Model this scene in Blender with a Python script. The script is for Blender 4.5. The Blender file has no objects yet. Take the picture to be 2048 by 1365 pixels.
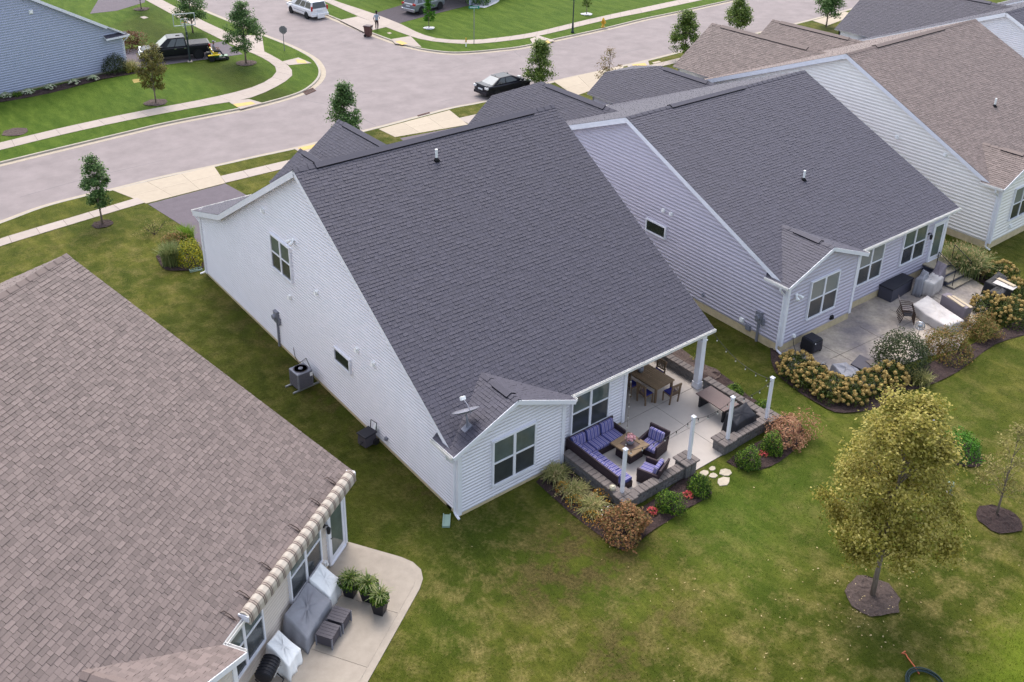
import bpy, bmesh, math, random
import numpy as np
from mathutils import Vector, Matrix
from mathutils.geometry import delaunay_2d_cdt
R = math.radians
random.seed(7); RNG = np.random.default_rng(11)
SC = bpy.context.scene
COL = SC.collection

# ------------------------------------------------------------------ camera
CAMP = np.array([-15.28, -21.41, 23.721]); YAW, PITCH, ROLL = .6455, .432, .006
FPX, PPX, PPY = 1971.3, 960., 421.
_f = np.array([math.sin(YAW)*math.cos(PITCH), math.cos(YAW)*math.cos(PITCH), -math.sin(PITCH)])
_r = np.array([math.cos(YAW), -math.sin(YAW), 0.]); _u = np.cross(_r, _f)
CR = math.cos(ROLL)*_r + math.sin(ROLL)*_u; CU = -math.sin(ROLL)*_r + math.cos(ROLL)*_u; CF = _f
cd = bpy.data.cameras.new('camera'); cam = bpy.data.objects.new('camera', cd); COL.objects.link(cam)
cam.matrix_world = Matrix(((CR[0], CU[0], -CF[0], CAMP[0]), (CR[1], CU[1], -CF[1], CAMP[1]), (CR[2], CU[2], -CF[2], CAMP[2]), (0, 0, 0, 1)))
cd.sensor_width = 36; cd.lens = 36*FPX/2048; cd.shift_x = (1024-PPX)/2048; cd.shift_y = (PPY-682.5)/2048
cd.clip_start = .5; cd.clip_end = 3000
SC.camera = cam

# ------------------------------------------------------------------ light
SUN_EL, SUN_AZ = 57., 28.          # azimuth clockwise from +y
w = bpy.data.worlds.new('World'); SC.world = w; w.use_nodes = True
nt = w.node_tree; bg = nt.nodes['Background']
sky = nt.nodes.new('ShaderNodeTexSky'); sky.sky_type = 'NISHITA'; sky.sun_disc = False
sky.sun_elevation = R(SUN_EL); sky.sun_rotation = R(SUN_AZ); sky.dust_density = 4.; sky.air_density = 1.2; sky.ozone_density = 1.5
hs = nt.nodes.new('ShaderNodeHueSaturation'); hs.inputs['Saturation'].default_value = .62
nt.links.new(sky.outputs[0], hs.inputs['Color']); nt.links.new(hs.outputs[0], bg.inputs[0]); bg.inputs[1].default_value = .15
sl = bpy.data.lights.new('sun', 'SUN'); so = bpy.data.objects.new('sun', sl); COL.objects.link(so)
sl.energy = .5; sl.angle = R(24); sl.color = (1., .95, .89)
_d = Vector((math.sin(R(SUN_AZ))*math.cos(R(SUN_EL)), math.cos(R(SUN_AZ))*math.cos(R(SUN_EL)), math.sin(R(SUN_EL))))
so.rotation_euler = _d.to_track_quat('Z', 'Y').to_euler(); so.location = (20, 40, 60)
vs = SC.view_settings; vs.view_transform = 'Standard'; vs.look = 'None'; vs.gamma = 1.; vs.exposure = 1.29
SC.render.engine = 'CYCLES'
SC.cycles.use_denoising = True; SC.cycles.denoising_prefilter = 'NONE'; SC.cycles.max_bounces = 6; SC.cycles.diffuse_bounces = 3; SC.cycles.glossy_bounces = 3
SC.cycles.transmission_bounces = 3; SC.cycles.transparent_max_bounces = 6; SC.cycles.use_adaptive_sampling = True; SC.cycles.adaptive_threshold = .01

# ------------------------------------------------------------------ photo pixel -> point on a surface
def ray(u, v):
    d = CR*((u-PPX)/FPX) + CU*((PPY-v)/FPX) + CF
    return d/np.linalg.norm(d)
def G(u, v, z=0.):
    d = ray(u, v); t = (z-CAMP[2])/d[2]; p = CAMP+t*d
    return (float(p[0]), float(p[1]), float(z))
def ON(u, v, n, c):
    d = ray(u, v); n = np.array(n, float); t = (c-n@CAMP)/(n@d); return CAMP+t*d
def PJ(p):
    d = np.array(p, float)-CAMP; z = d@CF
    return (PPX+FPX*(d@CR)/z, PPY-FPX*(d@CU)/z, z)
def HT(b, v):
    lo, hi = 0., 20.
    for _ in range(40):
        m = (lo+hi)/2
        if PJ((b[0], b[1], m))[1] > v: lo = m
        else: hi = m
    return lo

# ------------------------------------------------------------------ materials
MATS = {}
def lin(c): return tuple(((x/12.92) if x <= .04045 else ((x+.055)/1.055)**2.4) for x in c)
def newmat(name):
    m = bpy.data.materials.new(name); m.use_nodes = True; MATS[name] = m
    return m, m.node_tree, m.node_tree.nodes['Principled BSDF']
def pm(name, col, rough=.75, var=.12, scale=6., bump=0., bscale=None, spec=.3, metal=0., coat=0., isl=0., obj=0., detail=4., col2=None, stretch=None):
    """procedural surface: base colour broken up by noise, per-piece variation (isl: mesh island, obj: object), fine relief"""
    m, t, b = newmat(name); N = t.nodes; L = t.links
    tc = N.new('ShaderNodeTexCoord'); mp = N.new('ShaderNodeMapping')
    if stretch: mp.inputs['Scale'].default_value = stretch
    L.new(tc.outputs['Object'], mp.inputs['Vector'])
    nz = N.new('ShaderNodeTexNoise'); nz.inputs['Scale'].default_value = scale; nz.inputs['Detail'].default_value = detail; nz.inputs['Roughness'].default_value = .65
    L.new(mp.outputs[0], nz.inputs['Vector'])
    fac = nz.outputs['Fac']
    mix = N.new('ShaderNodeMix'); mix.data_type = 'RGBA'
    lo = tuple(max(0, c*(1-var)) for c in col); hi = tuple(min(1, c*(1+var)) for c in (col2 or col))
    mix.inputs['A'].default_value = (*lo, 1); mix.inputs['B'].default_value = (*hi, 1)
    mr = N.new('ShaderNodeMapRange'); mr.inputs['From Min'].default_value = .3; mr.inputs['From Max'].default_value = .7
    L.new(fac, mr.inputs['Value']); L.new(mr.outputs[0], mix.inputs['Factor'])
    out = mix.outputs['Result']
    if isl or obj:
        gi = N.new('ShaderNodeNewGeometry'); oi = N.new('ShaderNodeObjectInfo')
        ad = N.new('ShaderNodeMath'); ad.operation = 'ADD'; L.new(gi.outputs['Random Per Island'], ad.inputs[0]); L.new(oi.outputs['Random'], ad.inputs[1])
        fr = N.new('ShaderNodeMath'); fr.operation = 'FRACT'; L.new(ad.outputs[0], fr.inputs[0])
        k = max(isl, obj)
        mr2 = N.new('ShaderNodeMapRange'); mr2.inputs['To Min'].default_value = 1-k; mr2.inputs['To Max'].default_value = 1+k
        L.new(fr.outputs[0], mr2.inputs['Value'])
        vm = N.new('ShaderNodeVectorMath'); vm.operation = 'SCALE'; L.new(out, vm.inputs[0]); L.new(mr2.outputs[0], vm.inputs['Scale']); out = vm.outputs[0]
    L.new(out, b.inputs['Base Color'])
    b.inputs['Roughness'].default_value = rough; b.inputs['Specular IOR Level'].default_value = spec; b.inputs['Metallic'].default_value = metal
    b.inputs['Coat Weight'].default_value = coat; b.inputs['Coat Roughness'].default_value = .05
    if bump:
        nb = N.new('ShaderNodeTexNoise'); nb.inputs['Scale'].default_value = bscale or scale*4; nb.inputs['Detail'].default_value = 3
        L.new(mp.outputs[0], nb.inputs['Vector'])
        bp = N.new('ShaderNodeBump'); bp.inputs['Strength'].default_value = bump; bp.inputs['Distance'].default_value = .02
        L.new(nb.outputs['Fac'], bp.inputs['Height']); L.new(bp.outputs[0], b.inputs['Normal'])
    return m
def leafmat(name, cols, trans=.3, rough=.6):
    """leaves: colour picked per leaf from a ramp, part of the light let through"""
    m, t, b = newmat(name); N = t.nodes; L = t.links
    gi = N.new('ShaderNodeNewGeometry'); rp = N.new('ShaderNodeValToRGB'); e = rp.color_ramp.elements
    n = len(cols)
    e[0].color = (*cols[0], 1); e[0].position = 0; e[1].color = (*cols[-1], 1); e[1].position = 1
    for i in range(1, n-1):
        k = e.new(i/(n-1)); k.color = (*cols[i], 1)
    L.new(gi.outputs['Random Per Island'], rp.inputs[0])
    L.new(rp.outputs[0], b.inputs['Base Color']); b.inputs['Roughness'].default_value = rough; b.inputs['Specular IOR Level'].default_value = .25
    tr = N.new('ShaderNodeBsdfTranslucent'); L.new(rp.outputs[0], tr.inputs[0])
    mx = N.new('ShaderNodeMixShader'); mx.inputs[0].default_value = trans
    L.new(b.outputs[0], mx.inputs[1]); L.new(tr.outputs[0], mx.inputs[2]); L.new(mx.outputs[0], N['Material Output'].inputs[0])
    return m

# ------------------------------------------------------------------ objects
def tag(o, label=None, cat=None, group=None, kind=None):
    if label: o['label'] = label
    if cat: o['category'] = cat
    if group: o['group'] = group
    if kind: o['kind'] = kind
    return o
def thing(name, label, cat, loc=(0, 0, 0), rz=0., group=None):
    o = bpy.data.objects.new(name, None); COL.objects.link(o); o.empty_display_size = .2
    o.location = loc; o.rotation_euler = (0, 0, rz); return tag(o, label, cat, group)
def link(name, me, parent=None, loc=None, rot=None):
    o = bpy.data.objects.new(name, me); COL.objects.link(o)
    if parent is not None: o.parent = parent
    if loc is not None: o.location = loc
    if rot is not None: o.rotation_euler = rot
    return o
def copy_tree(o, parent=None):
    c = o.copy(); COL.objects.link(c); c.parent = parent
    for ch in list(o.children): copy_tree(ch, c)
    return c

class MB:
    """collects faces; build() links them as one mesh object"""
    def __init__(s): s.v = []; s.f = []; s.mi = []; s.cur = 0
    def add(s, vs, fs):
        n = len(s.v); s.v += [tuple(map(float, p)) for p in vs]; s.f += [tuple(i+n for i in f) for f in fs]; s.mi += [s.cur]*len(fs); return s
    def quad(s, *p): return s.add(p, [tuple(range(len(p)))])
    def hexa(s, b, t):
        return s.add(list(b)+list(t), [(3, 2, 1, 0), (4, 5, 6, 7), (0, 1, 5, 4), (1, 2, 6, 5), (2, 3, 7, 6), (3, 0, 4, 7)])
    def box(s, x0, x1, y0, y1, z0, z1, taper=0.):
        t = taper
        return s.hexa([(x0, y0, z0), (x1, y0, z0), (x1, y1, z0), (x0, y1, z0)], [(x0+t, y0+t, z1), (x1-t, y0+t, z1), (x1-t, y1-t, z1), (x0+t, y1-t, z1)])
    def cbox(s, c, d, rz=0., rx=0., ry=0.):
        M = Matrix.Rotation(rz, 3, 'Z') @ Matrix.Rotation(ry, 3, 'Y') @ Matrix.Rotation(rx, 3, 'X'); h = [x/2 for x in d]; c = Vector(c)
        P = [c+M@Vector((a*h[0], b*h[1], e*h[2])) for e in (-1, 1) for a, b in ((-1, -1), (1, -1), (1, 1), (-1, 1))]
        return s.hexa(P[:4], P[4:])
    def beam(s, p0, p1, wd, h, up=(0, 0, 1)):
        p0, p1 = Vector(p0), Vector(p1); d = (p1-p0).normalized(); u = Vector(up); sd = d.cross(u).normalized(); u = sd.cross(d).normalized()
        q = [sd*(a*wd/2)+u*(b*h/2) for a, b in ((-1, -1), (1, -1), (1, 1), (-1, 1))]
        return s.add([p0+x for x in q]+[p1+x for x in q], [(3, 2, 1, 0), (4, 5, 6, 7), (0, 1, 5, 4), (1, 2, 6, 5), (2, 3, 7, 6), (3, 0, 4, 7)])
    def prism(s, pts, z0, z1):
        n = len(pts)
        return s.add([(p[0], p[1], z0) for p in pts]+[(p[0], p[1], z1) for p in pts], [tuple(range(n))[::-1], tuple(range(n, 2*n))]+[(i, (i+1) % n, n+(i+1) % n, n+i) for i in range(n)])
    def tube(s, pts, r, n=6, cap=True):
        pts = [Vector(p) for p in pts]; m = len(pts); rs = r if hasattr(r, '__len__') else [r]*m
        base = len(s.v); ref = None
        for i, p in enumerate(pts):
            d = (pts[min(i+1, m-1)]-pts[max(i-1, 0)]).normalized()
            if ref is None: ref = Vector((1, 0, 0)) if abs(d.x) < .8 else Vector((0, 1, 0))
            a = (ref-d*ref.dot(d)).normalized(); b = d.cross(a); ref = a
            for k in range(n):
                t = 2*math.pi*k/n; s.v.append(tuple(p+(a*math.cos(t)+b*math.sin(t))*rs[i]))
        for i in range(m-1):
            for k in range(n):
                s.f.append((base+i*n+k, base+i*n+(k+1) % n, base+(i+1)*n+(k+1) % n, base+(i+1)*n+k)); s.mi.append(s.cur)
        if cap:
            s.f.append(tuple(base+k for k in range(n))[::-1]); s.f.append(tuple(base+(m-1)*n+k for k in range(n))); s.mi += [s.cur]*2
        return s
    def lathe(s, prof, n=16, c=(0, 0, 0), axis='z'):
        base = len(s.v)
        for r, z in prof:
            for k in range(n):
                t = 2*math.pi*k/n; a, b = r*math.cos(t), r*math.sin(t)
                p = (a, b, z) if axis == 'z' else ((z, a, b) if axis == 'x' else (a, z, b))
                s.v.append((c[0]+p[0], c[1]+p[1], c[2]+p[2]))
        for i in range(len(prof)-1):
            for k in range(n):
                s.f.append((base+i*n+k, base+i*n+(k+1) % n, base+(i+1)*n+(k+1) % n, base+(i+1)*n+k)); s.mi.append(s.cur)
        if prof[0][0] > 1e-4: s.f.append(tuple(base+k for k in range(n))[::-1]); s.mi.append(s.cur)
        if prof[-1][0] > 1e-4: s.f.append(tuple(base+(len(prof)-1)*n+k for k in range(n))); s.mi.append(s.cur)
        return s
    def loft(s, rings, cap=True):
        n = len(rings[0]); base = len(s.v)
        for rg in rings: s.v += [tuple(p) for p in rg]
        for i in range(len(rings)-1):
            for k in range(n):
                s.f.append((base+i*n+k, base+i*n+(k+1) % n, base+(i+1)*n+(k+1) % n, base+(i+1)*n+k)); s.mi.append(s.cur)
        if cap:
            s.f.append(tuple(base+k for k in range(n))[::-1]); s.f.append(tuple(base+(len(rings)-1)*n+k for k in range(n))); s.mi += [s.cur]*2
        return s
    def mesh(s, name, mat, smooth=False):
        me = bpy.data.meshes.new(name); me.from_pydata(s.v, [], s.f)
        for m in (mat if isinstance(mat, (list, tuple)) else [mat]): me.materials.append(MATS[m] if isinstance(m, str) else m)
        if isinstance(mat, (list, tuple)): me.polygons.foreach_set('material_index', s.mi)
        if smooth: me.polygons.foreach_set('use_smooth', [True]*len(s.f))
        me.update(); return me
    def build(s, name, mat, parent=None, smooth=False, bevel=0., loc=None, rot=None, seg=2, normals=True):
        me = s.mesh(name, mat, smooth)
        if normals and len(s.f) < 4000:
            b = bmesh.new(); b.from_mesh(me); bmesh.ops.recalc_face_normals(b, faces=b.faces); b.to_mesh(me); b.free()
        o = link(name, me, parent, loc, rot)
        if bevel:
            m = o.modifiers.new('edge', 'BEVEL'); m.width = bevel; m.segments = seg; m.limit_method = 'ANGLE'; m.angle_limit = R(35)
        if smooth:
            try:
                me.shade_smooth_by_angle if False else None
            except Exception: pass
        return o
def fastmesh(name, V, F, mat):
    """V (n,3), F (m,4) numpy quads"""
    me = bpy.data.meshes.new(name); V = np.asarray(V, np.float32); F = np.asarray(F, np.int32); k = F.shape[1]
    me.vertices.add(len(V)); me.vertices.foreach_set('co', V.ravel())
    me.loops.add(F.size); me.loops.foreach_set('vertex_index', F.ravel())
    me.polygons.add(len(F)); me.polygons.foreach_set('loop_start', np.arange(len(F), dtype=np.int32)*k); me.polygons.foreach_set('loop_total', np.full(len(F), k, np.int32))
    me.materials.append(MATS[mat]); me.update(calc_edges=True); me.shade_flat(); return me
def area2(p): return .5*sum(p[i][0]*p[(i+1) % len(p)][1]-p[(i+1) % len(p)][0]*p[i][1] for i in range(len(p)))
def inpoly(x, y, p):
    c = False; j = len(p)-1
    for i in range(len(p)):
        if (p[i][1] > y) != (p[j][1] > y) and x < (p[j][0]-p[i][0])*(y-p[i][1])/(p[j][1]-p[i][1])+p[i][0]: c = not c
        j = i
    return c
def smooth_line(pts, n=6):
    """Catmull-Rom through the points"""
    P = [np.array(p[:2], float) for p in pts]; P = [2*P[0]-P[1]]+P+[2*P[-1]-P[-2]]; out = []
    for i in range(1, len(P)-2):
        a, b, c, d = P[i-1:i+3]
        for k in range(n):
            t = k/n; out.append(.5*((2*b)+(c-a)*t+(2*a-5*b+4*c-d)*t*t+(3*b-a-3*c+d)*t**3))
    out.append(P[-2]); return [tuple(p) for p in out]
def offset_line(pts, d):
    """points moved d to the left of the direction of travel"""
    P = np.array([p[:2] for p in pts]); s_ = np.r_[0, np.cumsum(np.linalg.norm(np.diff(P, axis=0), axis=1))]; T = np.stack([np.gradient(P[:, 0], s_), np.gradient(P[:, 1], s_)], 1); T /= np.linalg.norm(T, axis=1)[:, None]
    return [tuple(q) for q in P+np.stack([-T[:, 1], T[:, 0]], 1)*d]
# ------------------------------------------------------------------ palette: colours of the surfaces themselves
def A(r, g, b, k=1.8): return tuple(min(.85, c/k) for c in lin((r/255, g/255, b/255)))
pm('asphalt', A(172, 160, 159), .9, .14, .6, .25, 60, detail=8)
pm('driveway_asphalt', A(126, 116, 124), .9, .1, 2., .25, 60)
pm('driveway_dark', A(92, 84, 92), .9, .12, 2., .25, 60)
pm('concrete', A(210, 195, 184), .85, .06, 2.5, .12, 40, isl=.03, obj=.05)
pm('concrete_new', A(216, 200, 178), .85, .05, 2.5, .1, 40, obj=.04)
pm('concrete_patio', A(226, 215, 206), .8, .06, 1.5, .1, 40, obj=.03)
pm('concrete_far', A(204, 191, 176), .85, .1, 2.5, .12, 40, obj=.04)
pm('kerb', A(205, 195, 182), .85, .12, 3., .15, 30)
pm('gutter_pan', A(212, 197, 176), .85, .08, 3., .12, 30)
pm('joint', A(120, 110, 100), .95)
pm('tactile', A(245, 205, 120), .7, .08, 8.)
pm('tar', A(120, 112, 115), .5, .1)
pm('mulch', A(76, 60, 58), .95, .55, 14., .9, 40, detail=8)
pm('mulch_old', A(112, 96, 90), .95, .4, 14., .8, 40, detail=8)
pm('white_stone', A(240, 240, 245), .8, .15, 20., .5)
pm('iron', A(110, 70, 60), .7, .2, 20., metal=.3)
pm('dead_patch', A(190, 170, 100), .95, .2, 6.)
def lawn_material():
    m, t, b = newmat('lawn'); N = t.nodes; L = t.links
    ge = N.new('ShaderNodeNewGeometry')
    def noise(s, d=4., r=.6, st=None):
        n = N.new('ShaderNodeTexNoise'); n.inputs['Scale'].default_value = s; n.inputs['Detail'].default_value = d; n.inputs['Roughness'].default_value = r
        if st:
            mp = N.new('ShaderNodeMapping'); mp.inputs['Scale'].default_value = st[0]; mp.inputs['Rotation'].default_value = (0, 0, st[1]); L.new(ge.outputs['Position'], mp.inputs[0]); L.new(mp.outputs[0], n.inputs['Vector'])
        else: L.new(ge.outputs['Position'], n.inputs['Vector'])
        return n.outputs['Fac']
    def rng(x, a, c, lo=0., hi=1.):
        r = N.new('ShaderNodeMapRange'); r.inputs[1].default_value = a; r.inputs[2].default_value = c; r.inputs[3].default_value = lo; r.inputs[4].default_value = hi; L.new(x, r.inputs[0]); return r.outputs[0]
    def mth(op, a, c):
        n = N.new('ShaderNodeMath'); n.operation = op
        for i, x in enumerate((a, c)):
            if isinstance(x, (int, float)): n.inputs[i].default_value = x
            else: L.new(x, n.inputs[i])
        n.use_clamp = op != 'MULTIPLY'; return n.outputs[0]
    def mix(f, a, c):
        n = N.new('ShaderNodeMix'); n.data_type = 'RGBA'
        for k, x in (('Factor', f), ('A', a), ('B', c)):
            if isinstance(x, tuple): n.inputs[k].default_value = (*x, 1)
            elif isinstance(x, (int, float)): n.inputs[k].default_value = x
            else: L.new(x, n.inputs[k])
        return n.outputs['Result']
    def att(n):
        a = N.new('ShaderNodeAttribute'); a.attribute_name = n; return a.outputs['Fac']
    def mth2(a, c):
        k = N.new('ShaderNodeMath'); k.operation = 'ADD'; L.new(a, k.inputs[0]); L.new(c, k.inputs[1]); return k.outputs[0]
    big = noise(.35, 5.); mid = noise(1.6, 6., .7); fine = noise(9., 6., .75); blade = noise(30., 4., .8, ((1., .35, 1.), .5))
    streak = noise(1.3, 6., .7, ((1., .3, 1.), -.75)); patch = noise(.22, 5., .6); spot = noise(1.15, 7., .68)
    c = mix(rng(mid, .3, .7), A(72, 82, 18, 1.9), A(110, 116, 42, 1.9))
    c = mix(rng(streak, .45, .7, 0, .6), c, A(146, 140, 64, 1.9))
    c = mix(mth('MULTIPLY', rng(patch, .45, .58), .7), c, A(72, 86, 20, 1.9))
    vv = mth('MULTIPLY', att('vivid'), rng(big, .2, .8, .85, 1.))
    c = mix(vv, c, mix(rng(streak, .3, .7), A(72, 104, 26, 1.9), A(112, 138, 50, 1.9)))
    lime = att('lime'); c = mix(lime, c, mix(rng(streak, .3, .7), A(98, 120, 22, 1.9), A(136, 150, 50, 1.9)))
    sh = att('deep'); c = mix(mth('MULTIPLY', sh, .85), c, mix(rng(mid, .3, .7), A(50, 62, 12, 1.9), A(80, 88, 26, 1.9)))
    dr = mth('MULTIPLY', att('dry'), rng(mth('ADD', mth('MULTIPLY', spot, .8), mth('MULTIPLY', fine, .2)), .47, .66))
    c = mix(mth('MULTIPLY', dr, .6), c, mix(rng(fine, .3, .7), A(150, 132, 76), A(194, 172, 116)))
    ba = mth('MULTIPLY', att('bare'), rng(spot, .42, .54)); c = mix(mth('MULTIPLY', ba, .85), c, mix(rng(fine, .3, .7), A(66, 58, 30), A(110, 96, 58)))
    d = mth('ADD', mth('MULTIPLY', rng(fine, .3, .7), .5), mth('MULTIPLY', rng(blade, .3, .7), .5))
    vm = N.new('ShaderNodeVectorMath'); vm.operation = 'SCALE'; L.new(c, vm.inputs[0]); L.new(mth2(rng(d, 0, 1, .66, 1.34), att('blade')), vm.inputs['Scale'])
    L.new(vm.outputs[0], b.inputs['Base Color']); b.inputs['Roughness'].default_value = .9; b.inputs['Specular IOR Level'].default_value = .1
    bp = N.new('ShaderNodeBump'); bp.inputs['Strength'].default_value = .8; bp.inputs['Distance'].default_value = .05
    L.new(mth('ADD', mth('MULTIPLY', fine, .5), mth('MULTIPLY', blade, .5)), bp.inputs['Height']); L.new(bp.outputs[0], b.inputs['Normal'])
lawn_material()

# ------------------------------------------------------------------ streets
RZ = -.11
NOGRASS = []
def line(px, z=RZ, n=6, pre=None, post=None):
    p = [G(u, v, z)[:2] for u, v in px]
    if pre: d = np.array(p[0])-np.array(p[1]); d /= np.linalg.norm(d); p = [tuple(np.array(p[0])+d*s) for s in (pre, pre*.7, pre*.45, pre*.25, pre*.1)]+p
    if post: d = np.array(p[-1])-np.array(p[-2]); d /= np.linalg.norm(d); q = np.array(p[-1]); p = p+[tuple(q+d*s) for s in (post*.1, post*.25, post*.45, post*.7, post)]
    return smooth_line(p, n) if n > 1 else p
NEAR = line([(0, 442), (79, 413), (165, 390), (220, 378), (325, 352), (430, 330), (510, 312), (585, 296), (660, 277), (753, 254), (832, 233), (901, 215), (975, 200), (1107, 162), (1197, 142), (1297, 119), (1360, 103), (1520, 64), (1617, 40), (1706, 16)], pre=40, post=60)
NW = line([(0, 334), (114, 306), (255, 272), (344, 251), (482, 224), (523, 215), (585, 198), (620, 184), (644, 165), (652, 148), (647, 131), (630, 114), (585, 91), (524, 67), (461, 41), (405, 18)], pre=40, post=60)
NE = line([(575, 3), (653, 36), (677, 46), (728, 67), (787, 89), (814, 97), (853, 105), (902, 110), (951, 108.5), (999, 104), (1048, 98), (1111, 84), (1211, 62), (1297, 41), (1360, 28), (1486, 0)], pre=60, post=60)
# each line runs so that the lawn lies to its left or right: positive offset = away from the asphalt
OUT = {'NEAR': (NEAR, -1), 'NW': (NW, 1), 'NE': (NE, 1)}
def outer(k, d): l, s = OUT[k]; return offset_line(l, s*d)
def ring(a, b, c): return list(a)+list(c)[::-1]+list(b)[::-1]
ROAD = ring(NEAR, NW, NE)
EDGE = ring(outer('NEAR', .58), outer('NW', .58), outer('NE', .58))
def tri_poly(name, poly, z, mat, kind='structure', grid=None, extra=None, zf=None, inside=None, edges_only=True):
    """flat sheet over a polygon, optionally with inner points so that it can carry relief or colour attributes"""
    pts = [Vector(p[:2]) for p in poly]; n = len(pts); ed = [(i, (i+1) % n) for i in range(n)]
    xs = [p[0] for p in poly]; ys = [p[1] for p in poly]
    if grid:
        for x in np.arange(min(xs), max(xs), grid):
            for y in np.arange(min(ys), max(ys), grid):
                x_, y_ = x+random.uniform(-.4, .4)*grid, y+random.uniform(-.4, .4)*grid
                if inpoly(x_, y_, poly): pts.append(Vector((x_, y_)))
    if kind: NOGRASS.append([tuple(p[:2]) for p in poly])
    V, _, F = delaunay_2d_cdt(pts, ed, [], 0, 1e-4)[:3]
    fs = []
    for f in F:
        cx = sum(V[i][0] for i in f)/len(f); cy = sum(V[i][1] for i in f)/len(f)
        if inpoly(cx, cy, poly): fs.append(tuple(f) if sum((V[f[i]][0]*V[f[(i+1) % len(f)]][1]-V[f[(i+1) % len(f)]][0]*V[f[i]][1]) for i in range(len(f))) > 0 else tuple(f)[::-1])
    me = bpy.data.meshes.new(name)
    me.from_pydata([(p[0], p[1], z+(zf(p[0], p[1]) if zf else 0.)) for p in V], [], fs); me.materials.append(MATS[mat]); me.update()
    o = link(name, me)
    if kind: o['kind'] = kind
    return o
tri_poly('road', ROAD, RZ, 'asphalt')
# lawn: everything outside the kerbs
BIG = [(-160, -90), (190, -90), (190, 260), (-160, 260)]
def lawn_attrs(x, y):
    def sg(t): return 1/(1+np.exp(-np.clip(t, -30, 30)))
    def blob(u, v, r, k=1., ax=1.):
        g = G(u, v); return k*np.exp(-(((x-g[0])/(r*ax))**2+((y-g[1])/r)**2))
    viv = .95*sg((y-38)/1.2)+blob(1450, 1040, 2.4, .5)+blob(1560, 960, 2.4, .4)+blob(960, 1110, 2.2, .35)+blob(1240, 1190, 1.2, .35)+blob(1500, 1160, 1.8, .25)+blob(880, 1250, 1.4, .25)+blob(1840, 820, 2.3, .3)+blob(1600, 840, 1.8, .4)
    a, b_ = np.array(G(1895, 1365)[:2]), np.array(G(2048, 1228)[:2]); d = (b_-a)/np.linalg.norm(b_-a); nrm = np.array([d[1], -d[0]])
    lime = sg(((x-a[0])*nrm[0]+(y-a[1])*nrm[1])/.18)*sg((-8-y)/1.)
    c1, c2 = np.array(G(2048, 1228)[:2]), np.array(G(1975, 1270)[:2])
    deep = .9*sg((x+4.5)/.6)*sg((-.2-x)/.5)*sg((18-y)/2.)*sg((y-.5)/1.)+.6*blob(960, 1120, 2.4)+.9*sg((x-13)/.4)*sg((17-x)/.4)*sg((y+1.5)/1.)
    dry = blob(1100, 1230, 3.4, 1.)+blob(1300, 1260, 3., .9)+blob(1000, 1300, 2.5, .8)+blob(1960, 1180, 3.2, 1.3)+blob(1990, 1000, 2.6, 1.)+blob(1650, 1250, 2.5, .55)+blob(1500, 1330, 2.5, .6)+blob(1180, 1330, 2.2, .8)+.35*sg((y-19)/2)*sg((32.5-y)/1.)+.8*blob(1900, 1260, 2., 1.)+.5*blob(1880, 880, 2.6)+.35*sg((30-y)/2)
    dry += .6*sg((y-31.5)/.3)*sg((37-y)/.5)*sg((x-10)/2)
    bare = blob(1190, 1080, 1.2, 1.3, 1.4)+blob(1060, 1185, 1.0, 1.)+blob(1150, 1150, 1.0, .8)+blob(1240, 1280, .8, .9)+blob(1350, 1230, .7, .7)+blob(1230, 1345, 1., .8)+blob(790, 870, .8, 1.)+blob(860, 980, .8, .9)+blob(640, 790, .7, .7)+blob(1280, 1130, 1.5, .4)+blob(1120, 1110, 1.1, .8)+blob(1530, 690, .8, .8)+blob(1430, 640, .8, .6)+.75*np.exp(-((x+.25)/.28)**2)*sg(y-1)*sg(20-y)
    return [(k, np.clip(a, 0, 1).astype(np.float32)) for k, a in (('vivid', viv), ('lime', lime), ('deep', deep), ('dry', dry*(1-lime)), ('bare', bare))]
def make_lawn():
    pts = [Vector(p) for p in BIG]; ed = [(0, 1), (1, 2), (2, 3), (3, 0)]
    # where the street polygon leaves the sheet it simply runs on past it: clip the ring to the sheet
    rg = [(min(max(p[0], -159.5), 189.5), min(max(p[1], -89.5), 259.5)) for p in EDGE]
    b = len(pts); pts += [Vector(p) for p in rg]; ed += [(b+i, b+(i+1) % len(rg)) for i in range(len(rg))]
    for x in np.arange(-22, 75, .8):
        for y in np.arange(-16, 75, .8):
            q = PJ((x, y, 0))
            if q[2] > 5 and -80 < q[0] < 2130 and -60 < q[1] < 1430 and (y < 28 or (int(round(x/.8))+int(round(y/.8))) % 3 == 0):
                if not inpoly(x, y, rg): pts.append(Vector((x+random.uniform(-.2, .2), y+random.uniform(-.2, .2))))
    V, _, F = delaunay_2d_cdt(pts, ed, [], 0, 1e-4)[:3]
    fs = []
    for f in F:
        cx = sum(V[i][0] for i in f)/len(f); cy = sum(V[i][1] for i in f)/len(f)
        if not inpoly(cx, cy, rg): fs.append(tuple(f))
    me = bpy.data.meshes.new('lawn'); me.from_pydata([(p[0], p[1], 0.) for p in V], [], fs)
    bm = bmesh.new(); bm.from_mesh(me); bmesh.ops.recalc_face_normals(bm, faces=bm.faces)
    if bm.faces[0].normal.z < 0: bmesh.ops.reverse_faces(bm, faces=bm.faces)
    bm.to_mesh(me); bm.free()
    me.materials.append(MATS['lawn'])
    P = np.array([v.co[:] for v in me.vertices])
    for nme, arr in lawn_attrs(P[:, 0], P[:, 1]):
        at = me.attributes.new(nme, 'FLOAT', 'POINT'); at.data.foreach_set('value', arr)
    o = link('lawn', me); o['kind'] = 'structure'
make_lawn()
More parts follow.
